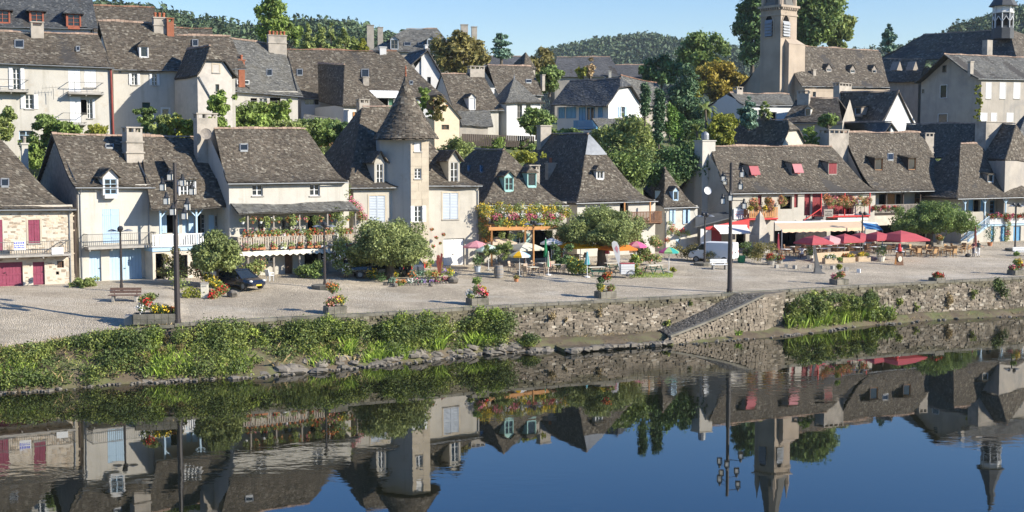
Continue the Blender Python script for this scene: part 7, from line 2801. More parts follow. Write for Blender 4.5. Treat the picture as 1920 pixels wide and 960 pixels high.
for x, y, r, cols, leaf, z in ((330, 540, .7, '', 'olive', .9), (326, 535, .8, '', 'mid', 1.4), (340, 548, .6, '', 'olive', .6), (352, 540, .5, '', 'brownish', 1.3), (360, 553, .45, '', 'yellow', .3), (372, 558, .45, '', 'yellow', .25), (352, 558, .45, '', 'yellow', .25), (375, 538, .5, 'r', 'mid', 1.0), (390, 540, .45, 'y', 'mid', .8), (400, 545, .45, 'y', 'mid', .6), (412, 548, .4, 'y', 'mid', .5), (405, 558, .35, 'r', 'mid', .3), (415, 556, .35, 'r', 'mid', .35), (422, 552, .3, 'r', 'mid', .4), (398, 560, .3, 'r', 'brownish', .2), (368, 530, .45, 'r', 'mid', 1.3)):
 bloom(bed2, gpt(x, y) + Vector((0, 0, z)), r, cols, 150, leaf)
p = gpt(384, 558)
t = world_thing('litter_bin', 'white litter bin among the flowers', 'litter bin', p)
mb = MB()
mb.box(p + Vector((0, 0, .5)), (.5, .4, 1.0), R_(8))
mb.build('body', M_CREAMP, t)
mb = MB()
mb.box(p + Vector((0, 0, 1.02)), (.56, .46, .07), R_(8))
mb.box(p + Vector((.03, -.2, .84)), (.3, .04, .1), R_(8), 0)
mb.build('lid', M_CONC, t)
garden('ground_plant', 'low pale bush at the foot of the brown drain post', 160, 536, gpt(160, 537).y, 20, 14, 'olive', 500, .12)
# ---- cars
def car(label, px, py, ang, paint, kind='hatch', plate=None, L=4.0, W=1.7, H=1.45, cat='car', name='parked_car'):
 """front towards +x; ang turns it"""
 t = thing(name, label, cat, gpt(px, py), R_(ang))
 if kind == 'van':
  body = [(-.5, .30, .42, .47), (-.495, .28, .98, .49), (-.3, .24, 1, .5), (.12, .24, 1, .5), (.2, .24, .97, .5), (.33, .24, .62, .5), (.46, .26, .52, .46), (.5, .3, .42, .40)]
  cab = None
 elif kind == 'old':
  body = [(-.5, .34, .5, .36), (-.42, .25, .6, .46), (-.2, .24, .64, .5), (.1, .24, .64, .5), (.3, .26, .62, .36), (.46, .3, .58, .30), (.5, .34, .5, .26)]
  cab = [(-.4, .62), (-.28, .98), (.02, 1.0), (.12, .64)]
 else:
  body = [(-.5, .30, .5, .42), (-.47, .22, .62, .48), (-.25, .2, .64, .5), (.1, .2, .63, .5), (.3, .2, .58, .49), (.44, .22, .5, .46), (.49, .28, .42, .40), (.5, .3, .38, .38)]
  cab = [(-.46, .62), (-.36, .97), (.02, 1.0), (.26, .6)]
 mb = MB()
 rings = []
 for x, z0, z1, hw in body:
  z0, z1, hw = z0 * (H if kind != 'van' else H * .9) * .9, z1 * H, hw * W
  zm = z0 + (z1 - z0) * .55
  tp = .88 if kind == 'van' else .93
  rings.append([Vector((x * L, y, z)) for y, z in ((-hw * .9, z0), (-hw, z0 + .1), (-hw, zm), (-hw * tp, z1 - .05), (-hw * tp * .85, z1), (hw * tp * .85, z1), (hw * tp, z1 - .05), (hw, zm), (hw, z0 + .1), (hw * .9, z0))])
 m = 10
 mb.add([p for r in rings for p in r], [(i * m + j, i * m + (j + 1) % m, (i + 1) * m + (j + 1) % m, (i + 1) * m + j) for i in range(len(rings) - 1) for j in range(m)] + [tuple(range(m))[::-1], tuple((len(rings) - 1) * m + j for j in range(m))])
 mb.build('body', paint, t, smooth=False)
 if cab:
  g = MB()
  (x0, a), (x1, b), (x2, c), (x3, d) = [(p[0] * L, p[1] * H) for p in cab]
  hw0, hw1 = W * .46, W * .36
  P = [(x0, -hw0, a - .05), (x3, -hw0, d - .05), (x3, hw0, d - .05), (x0, hw0, a - .05), (x1, -hw1, b - .04), (x2, -hw1, c - .04), (x2, hw1, c - .04), (x1, hw1, b - .04)]
  g.hexa(P)
  g.build('windows', M_GLASS, t)
  r_ = MB()
  r_.hexa([(x1 - .08, -hw1 - .02, b - .06), (x2 + .08, -hw1 - .02, c - .06), (x2 + .08, hw1 + .02, c - .06), (x1 - .08, hw1 + .02, b - .06), (x1, -hw1 * .9, b + .01), (x2, -hw1 * .9, c + .01), (x2, hw1 * .9, c + .01), (x1, hw1 * .9, b + .01)])
  for s_ in (-1, 1):
   for (xa, za, ya), (xb, zb, yb) in (((x0, a, hw0), (x1, b, hw1)), ((x3, d, hw0), (x2, c, hw1)), (((x0 + x3) / 2 - .1, a, hw0), ((x1 + x2) / 2 - .05, b, hw1))):
    r_.bar((xa, s_ * (ya + .0), za - .06), (xb, s_ * (yb + .01), zb - .02), .07)
  r_.build('roof', paint, t)
 else:
  g = MB()
  hx = L * .205
  for s_ in (-1, 1):
   g.poly([(L * .14, s_ * W * .495, H * .62), (L * .32, s_ * W * .495, H * .62), (L * .2, s_ * W * .455, H * .9), (L * .14, s_ * W * .455, H * .9)], (0, s_ * .015, 0))
  g.poly([(L * .34, -W * .42, H * .62), (L * .34, W * .42, H * .62), (L * .212, W * .36, H * .93), (L * .212, -W * .36, H * .93)], (.012, 0, .01))
  g.build('windows', M_GLASS, t)
  q = MB()
  q.box((-L * .5 - .005, 0, H * .55), (.03, .03, H * .8))
  q.box((-L * .5 - .02, .2, H * .52), (.05, .34, .07))
  q.build('rear_door_gap', M_BLACK, t)
 for x in (-.31, .31):
  for s_ in (-1, 1):
   w = MB()
   r0 = .31
   pts = []
   R = Matrix.Rotation(math.pi / 2, 4, 'X')
   vs_, fs = [], []
   for (rr, yy) in ((r0 * .6, -.1), (r0, -.09), (r0, .09), (r0 * .6, .1)):
    for k in range(14):
     a = 2 * math.pi * k / 14
     vs_.append((x * L + rr * math.cos(a), s_ * (W / 2 - .08) + yy, r0 + rr * math.sin(a)))
   for i in range(3):
    fs += [(i * 14 + k, i * 14 + (k + 1) % 14, (i + 1) * 14 + (k + 1) % 14, (i + 1) * 14 + k) for k in range(14)]
   w.add(vs_, fs)
   wh = w.build('wheel', M_BLACK, t)
   q = MB()
   q.tube([(x * L, s_ * (W / 2 - .02) - .05, r0), (x * L, s_ * (W / 2 + .015), r0)], r0 * .58, 12)
   q.build('rim', M_ZINC, wh)
 fl, rl = (M_LAMPG, M_BRED)
 for s_ in (-1, 1):
  q = MB()
  q.blob((L * .455, s_ * W * .36, H * (.46 if kind != 'van' else .42)), (.16, .14, .09), 1, .05, 8, 5)
  q.build('headlight', fl, t)
  q = MB()
  q.box((-L * .492, s_ * W * .43, H * .52), (.06, .12, .3))
  q.build('tail_light', rl, t)
  q = MB()
  q.box((L * (.17 if cab else .26), s_ * (W * .5 + .08), H * .63), (.1, .16, .11))
  q.build('mirror', paint, t)
 q = MB()
 q.box((L * .5 + .005, 0, H * .26), (.02, .5, .11))
 q.build('number_plate', plate or M_WHITE, t)
 q = MB()
 q.box((L * .495, 0, H * .3), (.03, W * .6, .09))
 q.build('grille', M_BLACK, t)
 return t
M_CARB = pm('dark_blue_car_paint', (.012, .016, .03), rough=.15, var=.05, spec=.7)
M_CARK = pm('black_car_paint', (.012, .012, .012), rough=.15, var=.05, spec=.7)
M_CARG = pm('grey_car_paint', (.06, .065, .075), rough=.2, var=.05, spec=.7)
M_YPL = pm('yellow_plate', (.65, .45, .04))
car('dark blue hatchback parked under the flower balcony with a yellow plate', 452, 541, -38, M_CARB, 'hatch', M_YPL)
car('old black saloon with rounded wings behind the mulberry', 704, 520, 195, M_CARK, 'old', L=4.4, W=1.65, H=1.55)
car('dark grey car seen from behind to the right of the mulberry trunk', 752, 515, 140, M_CARG, 'hatch', L=4.0)
car('white delivery van with shut rear doors among dry bushes', 1337, 492, 152, M_WHITE, 'van', L=4.4, W=1.8, H=1.95, cat='van', name='delivery_van')
# ---- parasols
def parasol(label, px, py, ytop, half, cols, yrim=None, square=False, group='open parasols of the cafe terraces', pole=None, drop=None, foot=True):
 """px, py its foot; half its half width in picture pixels; cols materials taken in turn round the canopy"""
 b = gpt(px, py)
 D = b.y
 ztop = at(px, ytop, D).z
 R = half * D / FPX
 zr = ztop - (drop or R * .42)
 t = world_thing('parasol', label, 'parasol', b, group)
 mb = MB()
 mb.tube([b, Vector((b.x, b.y, ztop))], .03, 6)
 mb.build('pole', pole or M_WHITE, t)
 if foot:
  mb = MB()
  mb.lathe([(.25, 0), (.25, .08), (.1, .12)], b, 10)
  mb.build('foot', M_CONC, t)
 n = 4 if square else 8
 off = R_(28 + 45) if square else .2
 Rr = R * (1.2 if square else 1.0)
 mats = list(dict.fromkeys(cols))
 mb = MB()
 for k in range(n):
  a0, a1 = off + 2 * math.pi * k / n, off + 2 * math.pi * (k + 1) / n
  prev = None
  for s0, s1, z0, z1 in ((0.01, .5, 0, .36), (.5, 1.0, .36, 1.0)):
   P = [(b.x + Rr * s0 * math.cos(a0), b.y + Rr * s0 * math.sin(a0), ztop - (ztop - zr) * z0), (b.x + Rr * s1 * math.cos(a0), b.y + Rr * s1 * math.sin(a0), ztop - (ztop - zr) * z1),
    (b.x + Rr * s1 * math.cos(a1), b.y + Rr * s1 * math.sin(a1), ztop - (ztop - zr) * z1), (b.x + Rr * s0 * math.cos(a1), b.y + Rr * s0 * math.sin(a1), ztop - (ztop - zr) * z0)]
   mi = mats.index(cols[k % len(cols)])
   mb.add(P, [(0, 1, 2, 3)], mi)
  v = .14
  mb.add([P[1], (P[1][0], P[1][1], P[1][2] - v), (P[2][0], P[2][1], P[2][2] - v), P[2]], [(0, 1, 2, 3)], mats.index(cols[k % len(cols)]))
 c = mb.build('canopy', mats, t)
 mb = MB()
 for k in range(n):
  a = off + 2 * math.pi * k / n
  mb.bar((b.x, b.y, ztop - .05), (b.x + Rr * math.cos(a), b.y + Rr * math.sin(a), zr - .02), .02)
 mb.build('ribs', M_GREYW, t)
 return t
def closed_parasol(label, px, py, ytop, cols, ylow=None, r=.17):
 b = gpt(px, py)
 zt = at(px, ytop, b.y).z
 zl = at(px, ylow, b.y).z if ylow else b.z + .9
 t = world_thing('closed_parasol', label, 'parasol', b, 'folded parasols')
 mb = MB()
 mb.tube([b, Vector((b.x, b.y, zt + .1))], .03, 6)
 mb.lathe([(.25, 0), (.25, .08), (.06, .12)], b, 8)
 mb.build('pole', M_WHITE, t)
 mats = list(dict.fromkeys(cols))
 mb = MB()
 n = 10
 for k in range(n):
  a0, a1 = 2 * math.pi * k / n, 2 * math.pi * (k + 1) / n
  for s0, s1 in ((0, .3), (.3, 1)):
   f = lambda a, s_: (b.x + (r * (.25 + .75 * s_) * (1 + .25 * (k % 2))) * math.cos(a), b.y + (r * (.25 + .75 * s_) * (1 + .25 * (k % 2))) * math.sin(a), zt + (zl - zt) * s_)
   mb.add([f(a0, s0), f(a1, s0), f(a1, s1), f(a0, s1)], [(0, 3, 2, 1)], mats.index(cols[k % len(cols)]))
 mb.build('folded_cloth', mats, t)
cl = lambda n, c: pm(n, c, rough=.8, var=.06, transl=.25, spec=.2)
C_PINK, C_MINT, C_PEACH, C_CREAM, C_WHITE = cl('pink_cloth', (.66, .30, .34)), cl('mint_cloth', (.55, .68, .60)), cl('peach_cloth', (.70, .55, .42)), cl('cream_cloth', (.72, .68, .54)), cl('white_cloth', (.75, .74, .72))
C_YEL, C_ORA, C_HPINK, C_RED, C_PALE = cl('yellow_cloth', (.72, .42, .02)), cl('orange_cloth', (.68, .22, .04)), cl('hot_pink_cloth', (.70, .14, .33)), cl('red_cloth', (.46, .095, .11)), cl('pale_rose_cloth', (.66, .36, .36))
C_BLU, C_GRN, C_LGR, C_TEA, C_LBL = cl('blue_cloth', (.08, .24, .50)), cl('green_cloth', (.04, .28, .12)), cl('light_green_cloth', (.35, .58, .25)), cl('teal_cloth', (.05, .38, .34)), cl('sky_blue_cloth', (.35, .58, .70))
parasol('pink round parasol left of the barrel', 893, 503, 451, 25, [C_PINK])
parasol('mint green round parasol beside the pink one', 916, 507, 458, 25, [C_MINT])
parasol('rainbow striped parasol by the barrel tree', 974, 519, 470, 21, [C_LBL, C_BLU, C_TEA, C_RED, C_CREAM, C_YEL, C_WHITE, C_LBL])
parasol('white parasol behind the green folded one', 1034, 500, 446, 22, [C_WHITE])
parasol('peach coloured wide parasol under the pergola', 931, 494, 444, 34, [C_PEACH], square=True, drop=.5)
parasol('cream parasol next to the orange lamp pole', 986, 500, 454, 32, [C_CREAM], square=True, drop=.55)
parasol('yellow parasol under the wide flat tree', 1088, 500, 450, 36, [C_YEL], square=True, drop=.55)
parasol('orange red parasol right of the wide tree trunk', 1158, 505, 453, 32, [C_ORA], square=True, drop=.6)
parasol('bright pink parasol beside the orange one', 1193, 505, 452, 21, [C_HPINK, C_PINK])
parasol('rainbow parasol standing alone by the little white house', 1254, 511, 463, 20, [C_LBL, C_CREAM, C_ORA, C_BLU, C_HPINK, C_LGR, C_TEA, C_LGR])
G_ = 'red terrace parasols'
for px, py, yt, hf, c, lab in ((1525, 491, 441, 31, C_RED, 'leftmost red terrace parasol in front of the striped awning'), (1556, 487, 441, 26, C_PALE, 'pale rose terrace parasol between two red ones'), (1583, 486, 438, 30, C_RED, 'red terrace parasol right of the pale rose one'), (1613, 484, 436, 29, C_RED, 'red terrace parasol at the dark slim lamp'), (1644, 486, 434, 31, C_RED, 'red terrace parasol touching the biggest one')):
 parasol(lab, px, py, yt, hf, [c], square=True, group=G_, drop=.7)
parasol('biggest red parasol reaching over to the dark green tree', 1688, 488, 432, 44, [C_RED], square=True, group=G_, drop=.85)
closed_parasol('tall folded dark green parasol by the cafe chairs', 1023, 505, 448, [C_GRN], 482, .16)
closed_parasol('folded green and white striped parasol before the dark green one', 1028, 516, 473, [C_GRN, C_WHITE, C_GRN, C_WHITE, C_RED], 500, .17)
closed_parasol('folded teal parasol beside the green picnic table', 1101, 520, 472, [C_TEA, C_LBL], 496, .2)
closed_parasol('folded crimson parasol behind the feather flag', 1138, 500, 453, [C_HPINK, C_RED], 476, .22)
closed_parasol('folded red parasol at the awning post', 1459, 480, 438, [C_RED], 468, .14)
closed_parasol('folded reddish brown parasol beside the two standing people', 1828, 474, 424, [pm('brown_red_cloth', (.20, .06, .05))], 462, .2)
# ================================================================= cafe furniture, fronts, people
def make_chair(name, label, mat, white=False):
 t = thing(name, label, 'chair')
 q = MB(); q.box((0, 0, .44), (.46, .46, .05)); q.build('seat', mat, t)
 q = MB()
 q.hexa([(-.23, .19, .46), (.23, .19, .46), (.23, .24, .46), (-.23, .24, .46), (-.25, .28, .9), (.25, .28, .9), (.25, .33, .9), (-.25, .33, .9)])
 q.build('backrest', mat, t)
 for x in (-.21, .21):
  for y in (-.2, .2):
   q = MB(); q.bar((x, y, 0), (x * .95, y * .95, .42), .04); q.build('leg', mat, t)
  q = MB(); q.bar((x * 1.1, -.2, .42), (x * 1.1, -.2, .64), .035); q.bar((x * 1.1, -.22, .65), (x * 1.1, .26, .67), .045); q.build('arm', mat, t)
 return t
def make_table(name, label, mat, leg, w=.75, round_=False):
 t = thing(name, label, 'table')
 q = MB()
 if round_:
  q.lathe([(w / 2, .71), (w / 2, .74)], n=14)
 else:
  q.box((0, 0, .73), (w, w, .035))
 q.build('tabletop', mat, t)
 q = MB(); q.tube([(0, 0, 0), (0, 0, .71)], .035, 6); q.build('leg', leg, t)
 q = MB(); q.lathe([(.25, 0), (.24, .03), (.05, .06)], n=8); q.build('foot', leg, t)
 return t
M_WICK = pm('pale_wicker', (.40, .31, .23), var=.2, vscale=20)
M_CANE = pm('cane_chair', (.38, .23, .11), var=.2, vscale=20)
M_WOODT = pm('brown_terrace_wood', (.20, .11, .06), var=.2, vscale=8)
wick = make_chair('wicker_chair', '', M_WICK)
cane = make_chair('cane_chair', '', M_CANE)
wood = make_chair('terrace_chair', '', M_WOODT)
tw_, tc_, tt_ = make_table('cafe_table', '', M_CREAMP, M_IRON, .8), make_table('cane_table', '', M_CANE, M_IRON, .8), make_table('terrace_table', '', M_WHITE, M_IRON, .8)
def seat_group(x, y, tproto, cproto, angs, tlab, clab, group):
 c = gpt(x, y)
 place(tproto, c, R_(28), tlab, group + ' (tables)')
 for a in angs:
  p = c + Vector((math.cos(R_(a)) * .8, math.sin(R_(a)) * .8, 0))
  p.z = zground(p.x, p.y)
  place(cproto, p, R_(a - 90) + random.uniform(-.15, .15), clab.replace(' at the table', ' on the ' + ('right side' if a <= 50 else 'far side' if a < 130 else 'left side' if a < 225 else 'near side') + ' of the table'), group)
for x, y, angs, w in ((975, 511, (20, 150, 260), 'under the striped rainbow parasol'), (998, 517, (10, 120, 235), 'below the orange lamp pole'), (1019, 509, (40, 160, 290), 'beside the tall folded green parasol'), (1044, 512, (0, 110, 200, 300), 'left of the yellow flowering bush'), (1080, 492, (30, 150, 270), 'under the yellow parasol'), (1060, 498, (60, 200), 'behind the dark round bush')):
 seat_group(x, y, tw_, wick, angs, 'pale square cafe table ' + w, 'pale wicker chair at the table ' + w, 'wicker chairs of the pergola cafe')
for i, (x, y) in enumerate(((1474, 481), (1490, 476), (1506, 481), (1528, 476), (1545, 480), (1560, 474), (1577, 478), (1592, 472), (1606, 477), (1622, 471), (1640, 476), (1660, 474))):
 w = ['by the folded red parasol', 'under the left awning corner', 'where the white shirted guests sit', 'under the leftmost red parasol', 'right of the leftmost red parasol', 'under the pale rose parasol', 'right of the pale rose parasol', 'behind the second planter box', 'before the dark slim lamp', 'behind the last planter boxes', 'under the fifth red parasol', 'under the biggest red parasol'][i]
 seat_group(x, y, tt_, wood, (25, 155, 270) if i % 2 else (70, 200), 'white terrace table ' + w, 'brown terrace chair at the table ' + w, 'brown chairs of the red terrace')
for i, (x, y) in enumerate(((1708, 480), (1724, 476), (1738, 481), (1756, 477), (1775, 481), (1790, 476), (1803, 473))):
 w = ['right of the signboard', 'behind the dark trunk', 'before the dark trunk', 'right of the dark trunk', 'amid the open seats', 'fourth from the standing pair', 'nearest the standing people'][i]
 seat_group(x, y, tc_, cane, (10, 130, 250) if i % 2 else (60, 180, 300), 'cane topped table ' + w, 'light cane chair at the table ' + w, 'cane chairs in the open')
# green picnic tables
M_PIC = pm('dark_green_metal', (.02, .09, .06), rough=.5)
def picnic(label, x, y, a):
 t = thing('picnic_table', label, 'table', gpt(x, y), R_(a), 'green picnic tables')
 for k in range(3):
  q = MB(); q.box((0, -.25 + .25 * k, .74), (1.5, .22, .04)); q.build('table_board', M_CREAMP, t)
 for s_ in (-.75, .75):
  q = MB(); q.box((0, s_, .44), (1.5, .25, .04)); q.build('bench_board', M_PIC, t)
 for x_ in (-.55, .55):
  q = MB(); q.bar((x_, -.7, 0), (x_, -.2, .72), .06); q.bar((x_, .7, 0), (x_, .2, .72), .06); q.bar((x_, -.8, .4), (x_, .8, .4), .05); q.build('trestle', M_PIC, t)
picnic('green picnic table with white top beside the folded teal parasol', 1117, 517, 20)
picnic('green picnic table behind the ice cream cart', 1150, 509, 20)
picnic('green picnic table on the grass left of the lone rainbow parasol', 1226, 513, 28)
# white plastic chair
c = make_chair('plastic_chair', 'white plastic chair before the flower balcony', M_WHITE)
c.location, c.rotation_euler = gpt(506, 527), (0, 0, 2.4)
# ---- barrel with olive tree, pots, tubs, bushes
p = gpt(935, 521)
t = world_thing('wine_barrel', 'grey weathered wine barrel holding a small olive tree', 'barrel', p)
mb = MB(); mb.lathe([(.33, 0), (.39, .3), (.41, .52), (.39, .75), (.33, 1.05)], p, 14); mb.build('staves', M_GREYW, t)
for z, r in ((.1, .365), (.33, .41), (.72, .41), (.95, .365)):
 mb = MB(); mb.lathe([(r, 0), (r, .06)], p + Vector((0, 0, z - .03)), 14); mb.build('hoop', M_ZINC, t)
tree('olive_tree', 'small feathery olive tree growing from the wine barrel', p + Vector((0, 0, 1.0)), p.z + 3.2, 1.25, p.z + 1.5, 'olive', n=1700, size=.1, clumps=26, trunk_r=.05, gap=.25)
def pot_plant(label, x, y, r, hgt, leaf, potm, pr=.25, ph=.45, cols=''):
 p = gpt(x, y)
 t = world_thing('potted_plant', label, 'potted plant', p)
 mb = MB(); mb.lathe([(pr * .75, 0), (pr, ph), (pr * 1.08, ph), (pr * .9, ph - .03)], p, 10); mb.build('pot', potm, t)
 bloom(t, p + Vector((0, 0, ph + hgt * .5)), r, cols, 260, leaf, (1, 1, hgt / (2 * r)))
pot_plant('dark round shrub in a blue grey pot under the pink parasol', 895, 510, .5, 1.0, 'dark', M_GBLUE, .3, .5)
pot_plant('dark clipped shrub at the left end of the terrace planters', 1519, 488, .45, .9, 'mid', M_CREAMP, .35, .5)
pot_plant('green shrub in a pale box at the right end of the terrace', 1652, 490, .6, 1.1, 'mid', M_CREAMP, .4, .5)
pot_plant('big dark conifer in a pot under the blue porch', 1856, 461, .65, 2.0, 'fir', M_TERRA, .3, .4)
pot_plant('salmon flowers in a bowl behind the dark tree', 1762, 458, .45, .6, 'mid', M_CONC, .4, .4, 'os')
pot_plant('red flowering pot left of the terrace', 1445, 497, .5, .7, 'mid', M_CONC, .4, .4, 'rr')
pot_plant('small red flowering pot beside the awning post', 1462, 494, .35, .5, 'mid', M_CONC, .3, .3, 'r')
pot_plant('terracotta pot before the rainbow striped parasol', 968, 528, .2, .25, 'brownish', M_TERRA, .2, .25)
p = gpt(1390, 492)
mb = MB(); mb.lathe([(.33, 0), (.42, .62), (.45, .64), (.4, .6)], p, 12)
tag(mb.build('tub', pm('green_plastic', (.02, .20, .09), rough=.4), None, org=p), 'green plastic tub right of the white van', 'tub')
def bush(label, x, y, r, hgt, leaf, cols='', n=900, cat='bush', size=.11, w=1.0):
 p = gpt(x, y)
 cs = [(p.x + random.gauss(0, r * .45) * w, p.y + random.gauss(0, r * .3), p.z + hgt * random.uniform(.15, .85)) for _ in range(12)]
 mb = MB(); mb.quads(clump_leaves(cs, [r * random.uniform(.35, .55) for _ in cs], n, size))
 o = tag(mb.build('bush', M_L[leaf], None, org=p), label, cat)
 for ch in cols:
  q = MB(); q.quads(clump_leaves(cs, [r * .55 for _ in cs], n // 7, size * .8)); q.build('blossoms', FM[ch], o)
 return o
bush('yellow flowering bush between cafe chairs and folded teal parasol', 1084, 517, 1.0, 1.7, 'mid', 'y', 1500)
bush('dark round laurel behind the striped folded parasol', 1046, 506, .75, 2.4, 'dark', '', 1500)
bush('leafy tall shrub right of the pink parasol', 1216, 498, 1.1, 3.2, 'olive', 's', 1900)
bush('sunflower stems beside the ice cream cart', 1190, 514, .5, 1.9, 'fresh', 'y', 500)
bush('low green plants at the cart', 1196, 517, .5, .6, 'fresh', 'p', 350)
bush('yellow flowers at the foot of the lone rainbow parasol', 1262, 510, .25, .4, 'yellow', 'y', 200)
bush('big dry brown shrub left of the white van', 1300, 488, 1.3, 1.9, 'brownish', '', 1600, size=.09, w=1.3)
bush('dry brown grass bush in front of the van', 1335, 494, .8, 1.2, 'brownish', '', 700, size=.09)
bush('dry brown shrub in a trough right of the green tub', 1424, 494, 1.2, 2.0, 'brownish', '', 1500, size=.09)
bush('green shrub behind the green tub', 1405, 484, .8, 1.8, 'mid', '', 800)
bush('shrubs before the brown door of the flower balcony house', 580, 521, 1.0, 1.4, 'mid', '', 1100, w=1.2)
bush('flowering shrub left of the brown door', 478, 522, .8, 1.5, 'olive', 's', 800)
bush('climbing shrub at the right end of the flower balcony', 640, 519, 1.1, 3.2, 'olive', 'w', 1800)
bush('dark hedge behind the woman in black', 668, 517, 1.0, 2.6, 'mid', '', 1200)
bush('lime green bush above the old black saloon', 690, 507, .9, 2.0, 'yellow', '', 900)
bush('rough dry tall shrub before the gallery house', 322, 533, .9, 3.0, 'brownish', '', 1500, size=.1)
bush('low green hedge under the red terrace steps', 1600, 470, 1.0, .9, 'mid', 'o', 700, w=1.6)
mb = MB(); mb.quads(blades([gpt(random.uniform(1180, 1262), random.uniform(512, 521))[:] for _ in range(1200)], .05, .16, .02)); mb.build('lawn_patch', M_GRASS, None, kind='stuff')
mb = MB(); mb.quads(blades([(edge_pt(x) + edge_frame(x)[2] * -random.uniform(.25, .6))[:] for x in RNG.uniform(340, 1500, 1500)], .03, .14, .02)); mb.build('edge_grass', M_L['olive'], None, kind='stuff')
for i, (x, y) in enumerate(((1456, 503), (1474, 502), (1490, 504), (1518, 503), (1539, 504), (1561, 505), (1587, 508), (1610, 511))):
 p = gpt(x, y)
 mb = MB(); mb.box(p + Vector((0, 0, .16)), (.3, .3, .34), .4 + i)
 o = tag(mb.build('stone_stud', M_WHITE if i == 7 else M_CONC, None, org=p), ['leftmost low stone stud before the terrace', 'low stone stud second from the left', 'low stone stud third from the left', 'stone stud left of the iron post', 'stone stud right of the iron post', 'stone stud before the second planter box', 'stone stud by the feathery trough', 'white painted stone stud, the rightmost'][i], 'bollard', 'low stone studs in a row')
# ---- ice cream cart and flag
p = gpt(1170, 521)
t = thing('ice_cream_cart', 'white box tricycle cart with red lid', 'cart', p, R_(6))
q = MB(); q.box((.25, 0, .78), (1.15, .75, .85)); bx = q.build('box', M_WHITE, t)
for z in (.55, .75, .95):
 q = MB(); q.box((.25, -.382, z), (1.1, .012, .015)); q.build('groove', M_GREYW, bx)
q = MB(); q.box((.25, 0, 1.23), (1.2, .8, .05)); q.build('lid', C_RED, t)
for x, y in ((.55, -.42), (.55, .42), (-1.05, 0)):
 q = MB(); q.tube([(x + .33 * math.cos(a), y, .34 + .33 * math.sin(a)) for a in np.linspace(0, 6.283, 17)], .025, 5, cap=False); w_ = q.build('wheel', M_BLACK, t)
 q = MB()
 for k in range(6):
  a = k * math.pi / 6
  q.bar((x - .31 * math.cos(a), y, .34 - .31 * math.sin(a)), (x + .31 * math.cos(a), y, .34 + .31 * math.sin(a)), .01)
 q.build('spokes', M_ZINC, w_)
q = MB(); q.tube([(-1.05, 0, .34), (-.75, 0, .8), (-.3, 0, .5), (.2, 0, .4)], .03, 6); q.tube([(-.75, 0, .8), (-.72, 0, .92)], .025, 5); q.box((-.74, 0, .95), (.26, .14, .06)); q.build('frame', M_CARB, t)
p = gpt(1163, 516)
t = world_thing('feather_flag', 'white feather shaped advertising flag above the cart', 'flag', p)
mb = MB(); mb.tube([p, p + Vector((-.25, 0, 1.8)), p + Vector((-.75, 0, 2.75)), p + Vector((-.55, 0, 2.95))], .02, 5); mb.build('pole', M_ZINC, t)
mb = MB(); mb.poly([p + Vector(v) for v in ((-.08, -.02, .6), (-.02, -.02, 1.6), (-.12, -.02, 2.5), (-.3, -.02, 2.85), (-.55, -.02, 2.95), (-.74, -.02, 2.8), (-.72, -.02, 2.5), (-.4, -.02, 1.5))], (0, .02, 0)); fl = mb.build('cloth', C_WHITE, t)
mb = MB(); mb.poly([p + Vector(v) for v in ((-.25, -.03, 1.9), (-.2, -.03, 2.3), (-.35, -.03, 2.55), (-.5, -.03, 2.3))], (0, .005, 0)); mb.build('pink_print', C_PINK, fl)
# ---- signboard with figure
p = gpt(1686, 497)
t = world_thing('signboard', 'brown folding signboard with a white round dial and a red clad figurine on top', 'signboard', p)
for s_, nm in ((-1, 'front_board'), (1, 'back_board')):
 mb = MB(); mb.hexa([p + Vector(v) for v in ((-.35, s_ * .35, 0), (.35, s_ * .35 + .1, 0), (.35, s_ * .35 + .16, 0), (-.35, s_ * .35 + .06, 0), (-.28, s_ * .04, 1.25), (.28, s_ * .04 + .1, 1.25), (.28, s_ * .04 + .14, 1.25), (-.28, s_ * .04 + .06, 1.25))]); o = mb.build(nm, M_BROWN if s_ < 0 else M_OAK, t)
 if s_ < 0:
  q = MB(); c = p + Vector((0, -.26, .6)); q.add([c + Vector((.21 * math.cos(a), .05 * math.cos(a), .27 * math.sin(a))) for a in np.linspace(0, 6.283, 17)[:-1]] , [tuple(range(16))]); q.build('dial', M_CREAMP, o)
mb = MB(); mb.lathe([(.1, 0), (.24, .1), (.2, .4), (.1, .52), (.15, .62), (.13, .75), (.02, .82)], p + Vector((0, .05, 1.25)), 10); fg = mb.build('figurine', M_BRED, t)
for x in (-.24, .24):
 q = MB(); q.blob(p + Vector((x, 0, 1.55)), (.07, .08, .14), 3, .1, 6, 4); q.blob(p + Vector((x * 1.3, -.05, 1.28)), (.16, .1, .06), 4, .1, 6, 4); q.build('white_trim', M_WHITE, fg)
